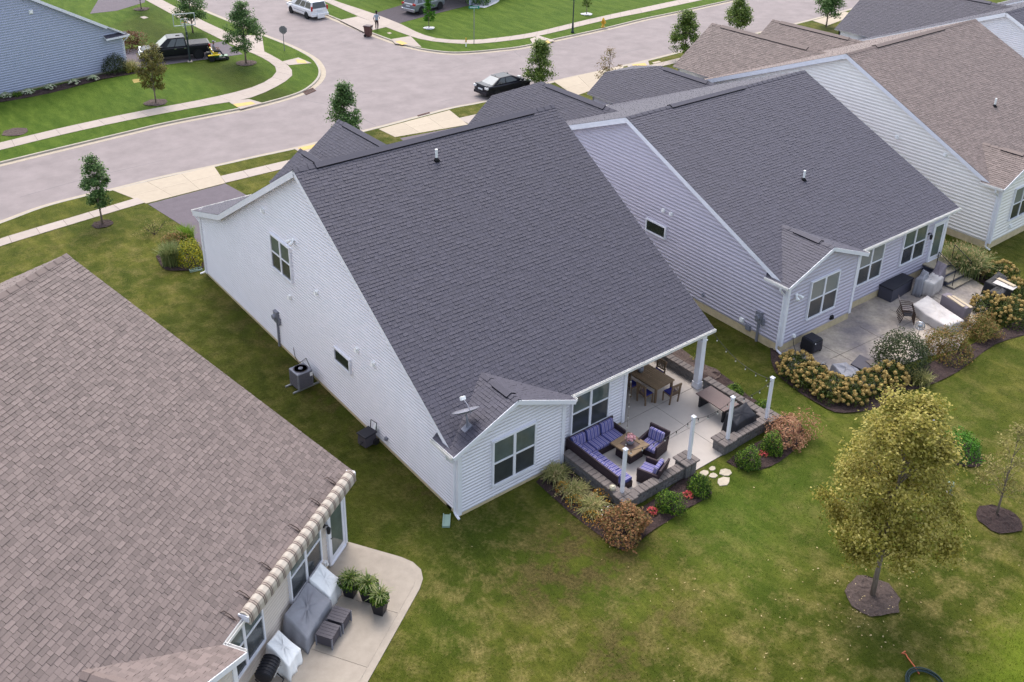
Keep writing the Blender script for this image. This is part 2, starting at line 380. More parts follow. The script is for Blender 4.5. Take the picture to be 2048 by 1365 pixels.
# kerb with gutter pan, one run of concrete per street edge
for k in OUT:
    l = OUT[k][0]; o0, o1, o2, o3 = l, outer(k, .40), outer(k, .43), outer(k, .60)
    m = MB(); zz = [RZ+.004, RZ+.012, .006, .008, -.03]; rows = [o0, o1, o2, o3, outer(k, .605)]
    for i in range(len(l)-1):
        for j in range(4):
            m.quad((*rows[j][i], zz[j]), (*rows[j][i+1], zz[j]), (*rows[j+1][i+1], zz[j+1]), (*rows[j+1][i], zz[j+1]))
    ob = m.build('kerb', ['gutter_pan', 'kerb']); ob['kind'] = 'structure'
    ob.data.polygons.foreach_set('material_index', [0 if i % 4 == 0 else 1 for i in range(len(ob.data.polygons))])

# ------------------------------------------------------------------ pavements: slabs cast one by one, joints between
def slab_mesh(m, q, z0, z1, ins=.012):
    c = np.mean(np.array(q), 0); q2 = [tuple(np.array(p)+(c-np.array(p))/np.linalg.norm(c-np.array(p))*ins) for p in q]
    m.prism([(p[0], p[1]) for p in q2], z0, z1)
def pavement(name, upper, lower, mat='concrete', ln=1.5, zt=.022):
    """upper, lower: pixel polylines of the two edges (same direction)"""
    a, b = line(upper, 0, 5), line(lower, 0, 5)
    def res(l, n):
        P = np.array(l); s = np.r_[0, np.cumsum(np.linalg.norm(np.diff(P, axis=0), axis=1))]; t = np.linspace(0, s[-1], n+1)
        return np.stack([np.interp(t, s, P[:, 0]), np.interp(t, s, P[:, 1])], 1), s[-1]
    n = max(1, int(round(res(a, 1)[1]/ln))); a, b = res(a, n)[0], res(b, n)[0]
    NOGRASS.append([tuple(q) for q in a]+[tuple(q) for q in b[::-1]])
    base = MB()
    for i in range(n): base.quad((*b[i], .006), (*b[i+1], .006), (*a[i+1], .006), (*a[i], .006))
    o = base.build(name, 'joint'); o['kind'] = 'structure'
    for i in range(n):
        m = MB(); slab_mesh(m, [b[i], b[i+1], a[i+1], a[i]], .0, zt+random.uniform(-.003, .003)); m.build('slab', mat, o)
    return o
def flat(name, px, mat, zt=.02, ins=0., z0=0.):
    p = [G(u, v)[:2] for u, v in px]
    if area2(p) < 0: p = p[::-1]
    NOGRASS.append(p)
    m = MB(); m.prism(p, z0, zt); o = m.build(name, mat); o['kind'] = 'structure'; return o
def apron(px, cols, mat='concrete_new', zt=.02, name='driveway_apron'):
    """px: quad near-left, near-right, far-right, far-left in pixels, split into cast panels"""
    q = [np.array(G(u, v)[:2]) for u, v in px]
    NOGRASS.append([tuple(p) for p in q])
    base = MB(); base.prism([tuple(p) for p in (q if area2(q) > 0 else q[::-1])], -.02, .008); o = base.build(name, 'joint'); o['kind'] = 'structure'
    nu, nv = cols
    def at(s, t): return (q[0]*(1-s)+q[1]*s)*(1-t)+(q[3]*(1-s)+q[2]*s)*t
    for i in range(nu):
        for j in range(nv):
            c = [at(i/nu, j/nv), at((i+1)/nu, j/nv), at((i+1)/nu, (j+1)/nv), at(i/nu, (j+1)/nv)]
            if area2(c) < 0: c = c[::-1]
            m = MB(); slab_mesh(m, c, -.02, zt, .008); m.build('slab', mat, o)
    return o
pavement('sidewalk', [(-160, 525), (-60, 498), (24, 470.5), (114, 444), (193, 420.5), (275, 396)], [(-160, 542), (-60, 513), (24, 486), (114, 458.5), (193, 434.5), (290, 406)])
pavement('sidewalk', [(441, 353), (530, 332), (616, 312)], [(451, 366.5), (540, 345), (632, 322)])
pavement('sidewalk', [(917, 237), (953, 229), (1010, 213)], [(937, 249), (965, 241), (1020, 225)])
pavement('sidewalk', [(-120, 314), (0, 286), (138, 253), (275, 224), (413, 198), (499, 177), (537, 160), (552, 146), (549, 132.6), (520, 114), (482, 98), (447, 82), (381, 49), (290, 0), (240, -28)],
         [(-120, 330), (0, 301), (138, 267), (275, 237.6), (413, 212), (496, 198), (547, 177), (580, 157), (585, 144.6), (576, 131), (545, 112), (505, 92), (466, 70), (402, 40), (320, -2), (270, -30)])
pavement('sidewalk', [(640, -16), (665, 0), (745, 27), (802, 49), (831, 63.5), (865, 75.5), (902, 80), (951, 80.5), (999, 75.7), (1070, 65), (1176, 39.6), (1280, 17), (1360, 0), (1440, -18)],
         [(622, -10), (653, 5), (716, 33), (772, 55), (821, 73), (850, 81), (877, 84.5), (914, 88), (951, 88.4), (999, 84), (1075, 73), (1211, 41), (1290, 25), (1360, 10), (1450, -9)])
pavement('sidewalk', [(1252, 141), (1300, 131), (1345, 120), (1420, 102)], [(1240, 151), (1302, 138), (1350, 127), (1425, 109)])
apron([(292, 408), (451, 367), (428, 333), (224, 381)], (3, 2))
apron([(790, 275), (936, 250), (899, 221), (757, 259)], (3, 2))
apron([(1150, 193), (1250, 158), (1246, 131), (1108, 164)], (3, 2))
apron([(529, 105), (482, 98), (466, 70), (524, 72), (576, 103)][0:4], (2, 2), 'concrete')
apron([(772, 55), (716, 33.5), (679, 41), (728, 65)], (2, 2), 'concrete')
apron([(1655, 52), (1712, 30), (1690, 24), (1625, 42)], (2, 1))
for k, (quad, yel) in enumerate((([(620, 318), (661, 303), (639, 286), (588, 298)], [(601, 303), (637, 295.5), (634, 289), (596, 297)]),
                    ([(564, 124), (578, 131), (623, 127), (597, 116)], [(595, 127), (614, 127.7), (609, 121.5), (592, 119.5)]),
                    ([(455, 203), (498, 199), (526, 207), (481, 219)], [(474, 215), (511, 209), (503, 204.5), (466, 209.5)]),
                    ([(821, 73), (783, 79), (790, 88), (843, 95)], [(790.7, 84.5), (804, 91), (815, 88), (800.5, 82)]),
                    ([(1060, 79), (1077, 72), (1110, 82), (1068, 93)], [(1083, 90), (1101, 87), (1097, 82), (1081, 84.5)]),
                    ([(1262, 140), (1300, 134), (1296, 122), (1254, 132)], [(1270, 138), (1295, 134), (1290, 127), (1264, 130)]))):
    o = flat('kerb_ramp', quad, 'concrete', .026)
    y = flat('tactile_pad', yel, 'tactile', .034, z0=.01); y.parent = o; del y['kind']
flat('driveway', [(296, 409), (451, 368), (560, 428), (415, 520), (380, 462)], 'driveway_asphalt', .012)
flat('driveway', [(800, 277), (936, 251), (1010, 290), (850, 320)], 'driveway_asphalt', .012)
flat('driveway', [(248, 100), (424, 87), (447, 83), (486, 109), (325, 131), (248, 139)], 'driveway_asphalt', .012)
flat('driveway', [(200, -6), (290, -3), (290, 5), (234, 22), (180, 28)], 'driveway_asphalt', .012)
flat('driveway', [(746, 28), (802, 11), (870, -12), (1010, -16), (943, 10), (848, 34), (795, 48), (772, 42)], 'driveway_dark', .012)
# sealed cracks in the asphalt
for c in ([(567, 92), (595, 86), (625, 80), (642, 81)], [(577, 73), (588, 70)], [(682, 83), (694, 86), (730, 92), (760, 96)], [(906, 136), (950, 123), (1000, 112), (1032, 104)], [(1028, 103), (1041, 114)], [(600, 199), (636, 206), (668, 213)], [(710, 183), (733, 188), (743, 184), (741, 182)], [(882, 204), (914, 197)], [(725, 238), (752, 251)], [(40, 395), (120, 372), (200, 351), (330, 320)], [(1245, 108), (1268, 101), (1297, 96)]):
    l = line(c, RZ, 5); m = MB()
    for i in range(len(l)-1):
        d = np.array(l[i+1])-np.array(l[i]); n_ = np.array([-d[1], d[0]])/max(1e-6, np.linalg.norm(d))*random.uniform(.012, .028)
        m.quad((*(l[i]-n_), RZ+.004), (*(l[i+1]-n_), RZ+.004), (*(l[i+1]+n_), RZ+.004), (*(l[i]+n_), RZ+.004))
    o = m.build('tar_line', 'tar'); o['kind'] = 'structure'
# mulch beds, with a lumpy surface
def bed(px, mat='mulch', name='mulch_bed', grid=.16, amp=.035, z=.035, sm=True):
    p = [G(u, v)[:2] for u, v in px]
    if sm: p = smooth_line(p+[p[0]], 3)[:-1]
    if area2(p) < 0: p = p[::-1]
    return tri_poly(name, p, z, mat, grid=grid, zf=lambda x, y: random.uniform(-amp, amp))
def ring_bed(u, v, r, mat='mulch', ax=1.):
    g = G(u, v); p = [(g[0]+r*ax*math.cos(t)*random.uniform(.9, 1.1), g[1]+r*math.sin(t)*random.uniform(.9, 1.1)) for t in np.linspace(0, 2*math.pi, 18)[:-1]]
    return tri_poly('mulch_ring', p, .03, mat, grid=.12, zf=lambda x, y: random.uniform(-.02, .03))
bed([(1072, 965), (1110, 935), (1150, 950), (1235, 1010), (1290, 1012), (1385, 948), (1416, 975), (1422, 993), (1390, 1010), (1310, 1060), (1270, 1092), (1235, 1100), (1190, 1065), (1150, 1035), (1110, 1000)])
bed([(1452, 925), (1480, 905), (1545, 868), (1560, 835), (1592, 838), (1608, 870), (1590, 900), (1540, 935), (1490, 942)])
bed([(1395, 755), (1440, 748), (1500, 795), (1550, 830), (1530, 840), (1480, 815), (1430, 780)])
bed([(1315, 688), (1350, 690), (1400, 725), (1440, 745), (1430, 760), (1380, 735)], 'mulch_old')
bed([(1540, 695), (1562, 712), (1600, 770), (1700, 810), (1780, 770), (1840, 735), (1945, 690), (2020, 650), (2080, 625), (2080, 660), (1990, 690), (1915, 745), (1850, 775), (1800, 785), (1770, 810), (1720, 825), (1670, 826), (1620, 800), (1570, 765), (1545, 735)])
bed([(1890, 500), (1960, 530), (2010, 570), (1995, 583), (1920, 540)], 'mulch')
bed([(312, 515), (335, 500), (400, 520), (405, 538), (370, 543), (330, 541)])
bed([(0, 198), (100, 175), (205, 150), (280, 140), (280, 146), (205, 160), (100, 187), (0, 206), (-40, 215), (-40, 205)])
for u, v, r, mt in ((205, 449, .55, 'mulch'), (492, 127, .9, 'mulch_old'), (312, 206, .85, 'mulch_old'), (1745, 1194, .82, 'mulch_old'), (1997, 1040, .72, 'mulch'), (30, 265, .85, 'mulch_old'), (283, 19, .8, 'mulch_old'), (1078, 176, .6, 'mulch'), (692, 284, .6, 'mulch'), (1918, 905, .85, 'mulch')):
    ring_bed(u, v, r, mt)
for u, v, r in ((858, 57, .55), (1173, 29, .6)): ring_bed(u, v, r, 'white_stone')
bed([(938, 8), (958, 16), (975, 15), (998, 3), (990, -4)], 'white_stone', 'stone_bed')
o = flat('dead_grass_patch', [(264, 160), (278, 158), (282, 164), (268, 167)], 'dead_patch', .012)
# ------------------------------------------------------------------ house materials
pm('siding_white', A(216, 214, 221, .97), .45, .03, 1.5, spec=.4)
pm('siding_grey', A(186, 181, 195, 1.), .45, .03, 1.5, spec=.4)
pm('siding_cream', A(240, 228, 224, .95), .45, .03, 1.5, spec=.4)
pm('siding_tan', A(204, 192, 182, 1.), .5, .03, 1.5, spec=.4)
pm('siding_blue', A(170, 176, 198, 1.05), .5, .03, 1.5, spec=.4)
pm('trim_white', A(236, 236, 244, 1.1), .4, .04, 4., spec=.4)
pm('gutter_white', A(240, 238, 235, 1.3), .4, .1, 3., spec=.4)
pm('foundation', A(214, 196, 160, 1.2), .9, .12, 4., .3)
pm('foundation_grey', A(186, 178, 168, 1.2), .9, .12, 4., .3)
pm('shingle_dark', A(88, 85, 101), .7, .1, 40., .15, 120, isl=.1, spec=.5)
pm('shingle_brown', A(146, 129, 124), .72, .1, 40., .15, 120, isl=.2, spec=.45)
pm('shingle_edge', A(50, 48, 57), .95, .2, 30.)
pm('shingle_edge_brown', A(98, 82, 79), .95, .2, 30.)
pm('ridge_dark', A(92, 89, 104), .7, .12, 40., .15, 120, spec=.5)
pm('ridge_brown', A(148, 130, 124), .72, .12, 40., .15, 120, spec=.45)
pm('vent_black', A(36, 34, 40), .8, .1)
pm('glass_upper', (.1, .125, .118), .08, .25, 1.2, spec=.6)
pm('glass_lower', (.042, .047, .052), .16, .2, 1.2, spec=.55)
pm('glass_blind', (.20, .215, .205), .25, .05, 1., spec=.6, stretch=(1, 1, 30))
pm('glass_dark', (.02, .026, .026), .06, .2, 1.2, spec=.7)
pm('pvc', A(240, 240, 244, 1.0), .4, .04)
pm('metal_grey', A(150, 152, 165, 1.3), .5, .1, 6., metal=.3)
pm('plastic_black', A(42, 42, 48, 1.4), .5, .15, 8.)
pm('splash_green', A(178, 205, 190, 1.6), .5, .08, 5.)
pm('porch_ceiling', A(200, 196, 196, 1.2), .6, .05)

SH_E = .145
def roof_plane(store, O, U, V, poly, edgew=None):
    """store one convex roof slope: its shingle tabs go into store['tabs'] = (O,U,V,u0,u1,du0,du1,v0,v1,t)"""
    O, U, V = (np.array(q, float) for q in (O, U, V)); U /= np.linalg.norm(U); V /= np.linalg.norm(V)
    N = np.cross(U, V); N /= np.linalg.norm(N)
    vmin = min(p[1] for p in poly); vmax = max(p[1] for p in poly)
    def span(v):
        v = min(max(v, vmin+1e-4), vmax-1e-4); xs = []
        for i in range(len(poly)):
            (a, b), (c, d) = poly[i], poly[(i+1) % len(poly)]
            if (b-v)*(d-v) <= 0 and abs(b-d) > 1e-9: xs.append(a+(c-a)*(v-b)/(d-b))
        return min(xs), max(xs)
    v = vmin; row = 0
    while v < vmax-.02:
        v1 = min(v+SH_E, vmax); a0, b0 = span(v); a1, b1 = span(v1); lo, hi = min(a0, a1), max(b0, b1)
        u = lo-random.uniform(0, .3)
        while u < hi:
            wd = random.choice(store['widths']); w1 = u+wd
            c = [max(u, a0), min(w1, b0), min(w1, b1), max(u, a1)]
            full = c[0] == u and c[1] == w1 and c[2] == w1 and c[3] == u
            if c[1]-c[0] > .01 or c[2]-c[3] > .01:
                if c[1] < c[0]: c[0] = c[1] = (c[0]+c[1])/2
                if c[2] < c[3]: c[2] = c[3] = (c[2]+c[3])/2
                store['tabs'].append((O, U, V, N, c, v, v1, random.choice((.01, .014, .02)), wd, full and v1-v > SH_E-.001))
            u = w1
        v = v1; row += 1
    # deck under the shingles
    m = store['deck']; n = len(poly); top = [O+U*a+V*b-N*.004 for a, b in poly]; bot = [p-N*.09 for p in top]
    m.add(top+bot, [tuple(range(n)), tuple(range(2*n-1, n-1, -1))]+[(i, n+i, n+(i+1) % n, (i+1) % n) for i in range(n)]); m.mi[-(n+2)] = 1
def tab_faces(c, v0, v1, t):
    c = (c[0]+.003, c[1]-.003, c[2]-.003, c[3]+.003) if c[1]-c[0] > .03 and c[2]-c[3] > .03 else c
    return [(c[0], v0, t), (c[1], v0, t), (c[2], v1, .003), (c[3], v1, .003), (c[0], v0, -.004), (c[1], v0, -.004), (c[2], v1, -.004), (c[3], v1, -.004)]
TABF = [(0, 1, 2, 3), (4, 5, 1, 0), (5, 6, 2, 1), (7, 4, 0, 3)]
def finish_roof(store, parent, xf, mat, edge, nsingle=300, name='roof'):
    """deck mesh = the roof; the tabs that show largest are separate shingles, the rest one field"""
    roof = store['deck'].build(name, ['trim_white', edge], parent, normals=True)
    tabs = store['tabs']
    order = []
    if nsingle:
        for i, (O, U, V, N, c, v0, v1, t, wd, full) in enumerate(tabs):
            if not full: continue
            p = O+U*c[0]+V*v0; q = xf @ Vector(p); s = PJ(q); nw = xf.to_3x3() @ Vector(N)
            if 12 < s[0] < 2036 and 12 < s[1] < 1353:
                d = np.array(q)-CAMP; f = -float(np.dot(d, np.array(nw)))/np.linalg.norm(d)
                if f > .15: order.append((-f/(s[2]**2), i))
        order.sort(); single = set(i for _, i in order[:nsingle])
    else: single = set()
    Vv, Ff, Mi = [], [], []; cache = {}
    for i, (O, U, V, N, c, v0, v1, t, wd, full) in enumerate(tabs):
        if i in single:
            k = (wd, t)
            if k not in cache:
                m = MB(); m.v = tab_faces((0, wd, wd, 0), 0, SH_E, t); m.f = list(TABF); m.mi = [0, 1, 1, 1]; cache[k] = m.mesh('shingle', [mat, edge])
            o = link('shingle', cache[k], roof); p = O+U*c[0]+V*v0
            o.matrix_local = Matrix(((U[0], V[0], N[0], p[0]), (U[1], V[1], N[1], p[1]), (U[2], V[2], N[2], p[2]), (0, 0, 0, 1)))
            continue
        b = len(Vv)
        for a_, b_, h in tab_faces(c, v0, v1, t): Vv.append(O+U*a_+V*b_+N*h)
        for f in TABF: Ff.append([b+j for j in f])
        Mi += [0, 1, 1, 1]
    me = fastmesh('shingle_field', Vv, Ff, mat); me.materials.append(MATS[edge]); me.polygons.foreach_set('material_index', Mi)
    o = link('shingle_field', me, roof); o['kind'] = 'stuff'
    return roof
def ridge_cap(parent, p0, p1, sl, sr, mat, vent=None, wd=.16):
    """folded cap shingles along a ridge; vent=(t0,t1) raises a louvred ridge vent over that share of it"""
    p0, p1 = Vector(p0), Vector(p1); d = (p1-p0).normalized(); sd = Vector((0, 0, 1)).cross(d).normalized(); n = max(1, int((p1-p0).length/.2))
    m = MB()
    for i in range(n):
        a, b = p0.lerp(p1, i/n), p0.lerp(p1, (i+1)/n); t = .018+.01*(i % 2)
        for s, k in ((1, sl), (-1, sr)):
            o = sd*s*wd; m.quad(a+Vector((0, 0, t+.02)), b+Vector((0, 0, t+.01)), b+o+Vector((0, 0, -k*wd+t)), a+o+Vector((0, 0, -k*wd+t+.01)))
    m.build('ridge_cap', mat, parent, normals=False)
    if vent:
        a, b = p0.lerp(p1, vent[0]), p0.lerp(p1, vent[1]); wv = .2
        m = MB(); m2 = MB()
        for s, k in ((1, sl), (-1, sr)):
            o = sd*s*wv; up = Vector((0, 0, .085)); lo = Vector((0, 0, -k*wv+.07))
            m.quad(a+up, b+up, b+o+lo, a+o+lo); q = Vector((0, 0, -k*wv-.01))
            m2.quad(a+o+lo, b+o+lo, b+o+q, a+o+q)
        for e in (a, b): m2.quad(e+Vector((0, 0, .083)), e+sd*wv+Vector((0, 0, -sl*wv+.068)), e+Vector((0, 0, -.06)), e-sd*wv+Vector((0, 0, -sr*wv+.068)))
        v = m.build('ridge_vent', mat, parent, normals=False); m2.build('vent_slot', 'vent_black', v, normals=False)
RELIEF = {'siding_grey': .2, 'siding_cream': .17, 'siding_blue': .2}
COURSE = {'siding_grey': .18, 'siding_cream': .19, 'siding_white': .135, 'siding_tan': .13, 'siding_blue': .19}
def siding(parent, O, d, n, poly, mat, course=None, name='siding', z0=None):
    course = course or COURSE.get(mat, .102)
    """lap boards over a wall polygon (s along the wall, z up)"""
    O, d, n = (np.array(q, float) for q in (O, d, n)); V, F = [], []
    zs = [p[1] for p in poly]; z = min(zs) if z0 is None else z0; zmax = max(zs)
    def span(q):
        q = min(max(q, min(zs)+1e-4), zmax-1e-4); xs = []
        for i in range(len(poly)):
            (a, b), (c, e) = poly[i], poly[(i+1) % len(poly)]
            if (b-q)*(e-q) <= 0 and abs(b-e) > 1e-9: xs.append(a+(c-a)*(q-b)/(e-b))
        return min(xs), max(xs)
    while z < zmax-.01:
        z1 = min(z+course, zmax); a0, b0 = span(z); a1, b1 = span(z1)
        def P(s, h, o): return O+d*s+n*o+np.array([0, 0, h])
        zc = z+(z1-z)*.6; s_ = .6; q_ = (z1-z)*RELIEF.get(mat, .24); ac, bc = a0+(a1-a0)*s_, b0+(b1-b0)*s_
        k = len(V); V += [P(a0, z, .004), P(b0, z, .004), P(bc, zc, min(.05, q_)), P(ac, zc, min(.05, q_)), P(b1, z1, .002), P(a1, z1, .002), P(a0, z, .0), P(b0, z, .0)]
        F += [[k, k+1, k+2, k+3], [k+3, k+2, k+4, k+5], [k+6, k+7, k+1, k]]; z = z1
    # backing sheet
    o = link(name, fastmesh(name, V, F, mat), parent); o['kind'] = 'stuff'
    return o
def panel(parent, O, d, poly, mat, name, th, n):
    O, d, n = (Vector(q) for q in (O, d, n)); m = MB(); k = len(poly)
    f = [O+d*s+Vector((0, 0, z)) for s, z in poly]; b = [p-n*th for p in f]
    m.add(f+b, [tuple(range(k)), tuple(range(2*k-1, k-1, -1))]+[(i, k+i, k+(i+1) % k, (i+1) % k) for i in range(k)])
    return m.build(name, mat, parent)
def window(parent, loc, rz, w_, h, units=2, up='glass_upper', lo='glass_lower', name='window', hung=True, label=None):
    m = MB(); c = .07; y0, y1 = -.11, .03
    m.box(-c, 0, y0, y1, -c, h+c); m.box(w_, w_+c, y0, y1, -c, h+c); m.box(0, w_, y0, y1, h, h+c); m.box(0, w_, y0-.015, y1, -c, 0)
    uw = w_/units
    for i in range(1, units): m.box(uw*i-.055, uw*i+.055, y0+.006, y1, 0, h)
    o = m.build(name, 'trim_white', parent, loc=loc, rot=(0, 0, rz))
    if label: o['label'] = label
    for i in range(units):
        a, b = uw*i+(.055 if i else 0), uw*(i+1)-(.055 if i < units-1 else 0)
        if hung:
            mm = MB(); mm.box(a, b, y0+.012, y1, h*.5-.03, h*.5+.03); mm.build('sash_rail', 'trim_white', o)
            for z0, z1, mt in ((0, h*.5-.03, lo), (h*.5+.03, h, up)):
                q = MB(); q.box(a+.004, b-.004, -.075, -.055, z0+.004, z1-.004); q.build('pane', mt, o)
        else:
            q = MB(); q.box(a+.004, b-.004, -.075, -.055, .004, h-.004); q.build('pane', up, o)
    return o
def gutter(parent, p0, p1, out):
    p0, p1, out = Vector(p0), Vector(p1), Vector(out); m = MB(); z = Vector((0, 0, 1))
    m.beam(p0+out*.012, p1+out*.012, .012, .11); m.beam(p0+out*.05-z*.055, p1+out*.05-z*.055, .085, .012); m.beam(p0+out*.088, p1+out*.088, .012, .11)
    for e in (p0, p1): m.beam(e+out*.01, e+out*.09, .012, .1)
    return m.build('gutter', 'gutter_white', parent)
def downspout(parent, top, out, foot, kick):
    """rectangular pipe from the gutter back to the wall, down it and out at the foot"""
    t = Vector(top); f = Vector(foot); m = MB()
    m.tube([t, t+Vector((0, 0, -.12)), Vector((f.x, f.y, t.z-.45)), Vector((f.x, f.y, f.z+.2)), Vector((f.x, f.y, f.z+.12))+Vector(kick)*.3, f+Vector(kick)+Vector((0, 0, .06))], .048, 6)
    return m.build('downspout', 'trim_white', parent)
def small_vent(parent, loc, rz, s=.2, name='vent_cover', mat='pvc'):
    m = MB(); m.box(-s/2, s/2, -.09, .02, -s/2, s/2); m.box(-s*.38, s*.38, -.15, -.09, -s*.3, s*.42, .02)
    return m.build(name, mat, parent, loc=loc, rot=(0, 0, rz), bevel=.01)
def lamp_fixture(parent, loc, rz, mat='pvc'):
    m = MB(); m.lathe([(.09, -.02), (.09, .03), (.05, .05)], 12, (0, -.03, 0), 'y')
    for s in (-1, 1): m.tube([(0, -.04, 0), (s*.12, -.12, -.02), (s*.16, -.26, -.1)], [.035, .05, .085], 10)
    return m.build('floodlight', mat, parent, loc=loc, rot=(0, 0, rz), smooth=True)
def meter(parent, y, z, x=0., rz=-math.pi/2):
    m = MB(); m.box(-.16, .16, -.16, .0, z-.25, z+.3); m.lathe([(.11, -.28), (.12, -.2), (.12, -.16)], 14, (0, 0, z+.05), 'y'); m.box(-.05, .05, -.1, -.01, 0, z-.25)
    m.box(.17, .29, -.12, 0, z-.3, z)
    return m.build('electric_meter', 'metal_grey', parent, loc=(x, y, 0), rot=(0, 0, rz), bevel=.01)
def roof_pipe(parent, p):
    m = MB(); m.tube([p, Vector(p)+Vector((0, 0, .48))], .055, 10); b = m.build('vent_pipe', 'pvc', parent)
    m = MB(); m.lathe([(.15, -.02), (.09, .06), (.065, .12)], 12, p); m.build('flashing', 'vent_black', b, smooth=True)

def on_roof(h, u, v, ye, he, yr, zr):
    """point of the rear slope that a pixel looks at, in the house's own frame"""
    rz = h.rotation_euler.z; Y = np.array([-math.sin(rz), math.cos(rz), 0.]); X = np.array([math.cos(rz), math.sin(rz), 0.]); o = np.array([h.location.x, h.location.y, 0.]); m = (zr-he)/(yr-ye)
    p = ON(u, v, np.array([0, 0, 1.])-m*Y, he-m*ye-m*(Y@o)); q = p-o; return (float(q@X), float(q@Y), float(p[2]))
def house(label, loc, rz, W, D, wb, yb, hb, he, yr, zr, front, sid, roofmat, zb=None, oe=.35, o=.24, found=.16, x2=None, wings=(), nsingle=300, vent=(.12, .92), bayvent=(.2, .62), fmat='foundation', tz=0., siding_left=True):
    h = thing('house', label, 'house', (loc[0], loc[1], 0), rz, 'houses along the street')
    xf = Matrix.Translation((loc[0], loc[1], 0)) @ Matrix.Rotation(rz, 4, 'Z')
    shm, edg, rid = (('shingle_dark', 'shingle_edge', 'ridge_dark') if roofmat == 'dark' else ('shingle_brown', 'shingle_edge_brown', 'ridge_brown'))
    ye = yb-oe; m = (zr-he)/(yr-ye); zm = lambda y: he+m*(y-ye)
    fr = [(yr, zr)]+list(front); yf, zf = fr[-1]
    zb = zb or he+.55*(wb/2+oe)
    # ---- walls
    prof = [(0, found), (D, found), (D, zf+.12)]+[(y, z-.13) for y, z in fr[::-1] if y < D]+[(yb, zm(yb)-.14), (yb-.001, hb), (0, hb)]
    Z = np.array
    siding(h, (0, 0, 0), (0, 1, 0), (-1, 0, 0), prof, sid); panel(h, (0, 0, 0), (0, 1, 0), prof, sid, 'wall', .15, (-1, 0, 0))
    prof2 = [(y, z) for y, z in prof if y >= yb-.0005]; prof2 = [(yb, found)]+[p for p in prof2]
    siding(h, (W, 0, 0), (0, 1, 0), (1, 0, 0), prof2 if x2 is None else [(5.2, found)]+[p for p in prof2 if p[0] > 5.2]+[(5.2, zm(5.2)-.14)], sid)
    if x2 is not None: siding(h, (W, 0, 0), (0, 1, 0), (1, 0, 0), [(yb, he-.05), (5.2, he-.05), (5.2, zm(5.2)-.14), (yb, zm(yb)-.14)], sid)
    bs = (zb-he)/(wb/2+oe); zbw = lambda x: zb-.13-bs*abs(x-wb/2)
    bp = [(0, found), (wb, found), (wb, zbw(0)), (wb/2, zb-.13), (0, zbw(0))]
    siding(h, (0, 0, 0), (1, 0, 0), (0, -1, 0), bp, sid); panel(h, (0, .002, 0), (1, 0, 0), bp, sid, 'wall', .15, (0, -1, 0))
    xe = x2 or W
    siding(h, (wb, yb, 0), (1, 0, 0), (0, -1, 0), [(0, found), (xe-wb, found), (xe-wb, he+.02), (0, he+.02)], sid)
    panel(h, (wb, yb+.002, 0), (1, 0, 0), [(0, found), (xe-wb, found), (xe-wb, he+.02), (0, he+.02)], sid, 'wall', .15, (0, -1, 0))
    siding(h, (wb, 0, 0), (0, 1, 0), (1, 0, 0), [(0, found), (yb, found), (yb, hb), (0, hb)], sid)
    siding(h, (W, D, 0), (-1, 0, 0), (0, 1, 0), [(0, found), (W, found), (W, zf), (0, zf)], sid)
    # foundation
    f = MB(); f.box(-.0, wb, -.0, yb+.3, -.3, found); f.box(.0, xe, yb, D, -.3, found-.001); f.build('foundation', fmat, h)
    # corner boards
    for (x, y, z1, sx, sy) in ((0, 0, hb+.05, -1, -1), (wb, 0, hb+.1, 1, -1), (xe, yb, he-.02, 1, -1), (0, D, zf+.05, -1, 1)):
        t = MB(); t.box(min(x+sx*.06, x-sx*.1), max(x+sx*.06, x-sx*.1), min(y+sy*.06, y-sy*.1), max(y+sy*.06, y-sy*.1), found-.02, z1)
        t.build('corner_board', 'trim_white', h)
    # ---- roof
    st = dict(tabs=[], deck=MB(), widths=(.13, .16, .19, .22, .27))
    L = math.hypot(yr-ye, zr-he); roof_plane(st, (-o, ye, he), (1, 0, 0), (0, yr-ye, zr-he), [(0, 0), (W+2*o, 0), (W+2*o, L), (0, L)])
    for i in range(len(fr)-1, 0, -1):
        (ya, za), (yb_, zb_) = fr[i], fr[i-1]; l = math.hypot(ya-yb_, za-zb_)
        roof_plane(st, (W+o, ya, za), (-1, 0, 0), (0, yb_-ya, zb_-za), [(0, 0), (W+2*o, 0), (W+2*o, l), (0, l)])
    # bay gable roof, running back into the main slope
    yv = ye+(zb-he)/m; xc = wb/2; hw = wb/2+oe; ls = math.hypot(hw, zb-he)
    # eave is a little above the main eave so that the two meet in a valley
    back = 1.0
    roof_plane(st, (-oe, -o, he), (0, -1, 0), (hw, 0, zb-he), [(-(back+o), 0), (0, 0), (0, ls), (-(yv+o), ls)])
    roof_plane(st, (wb+oe, -o, he), (0, 1, 0), (-hw, 0, zb-he), [(0, 0), (ye+o, 0), (yv+o, ls), (0, ls)])
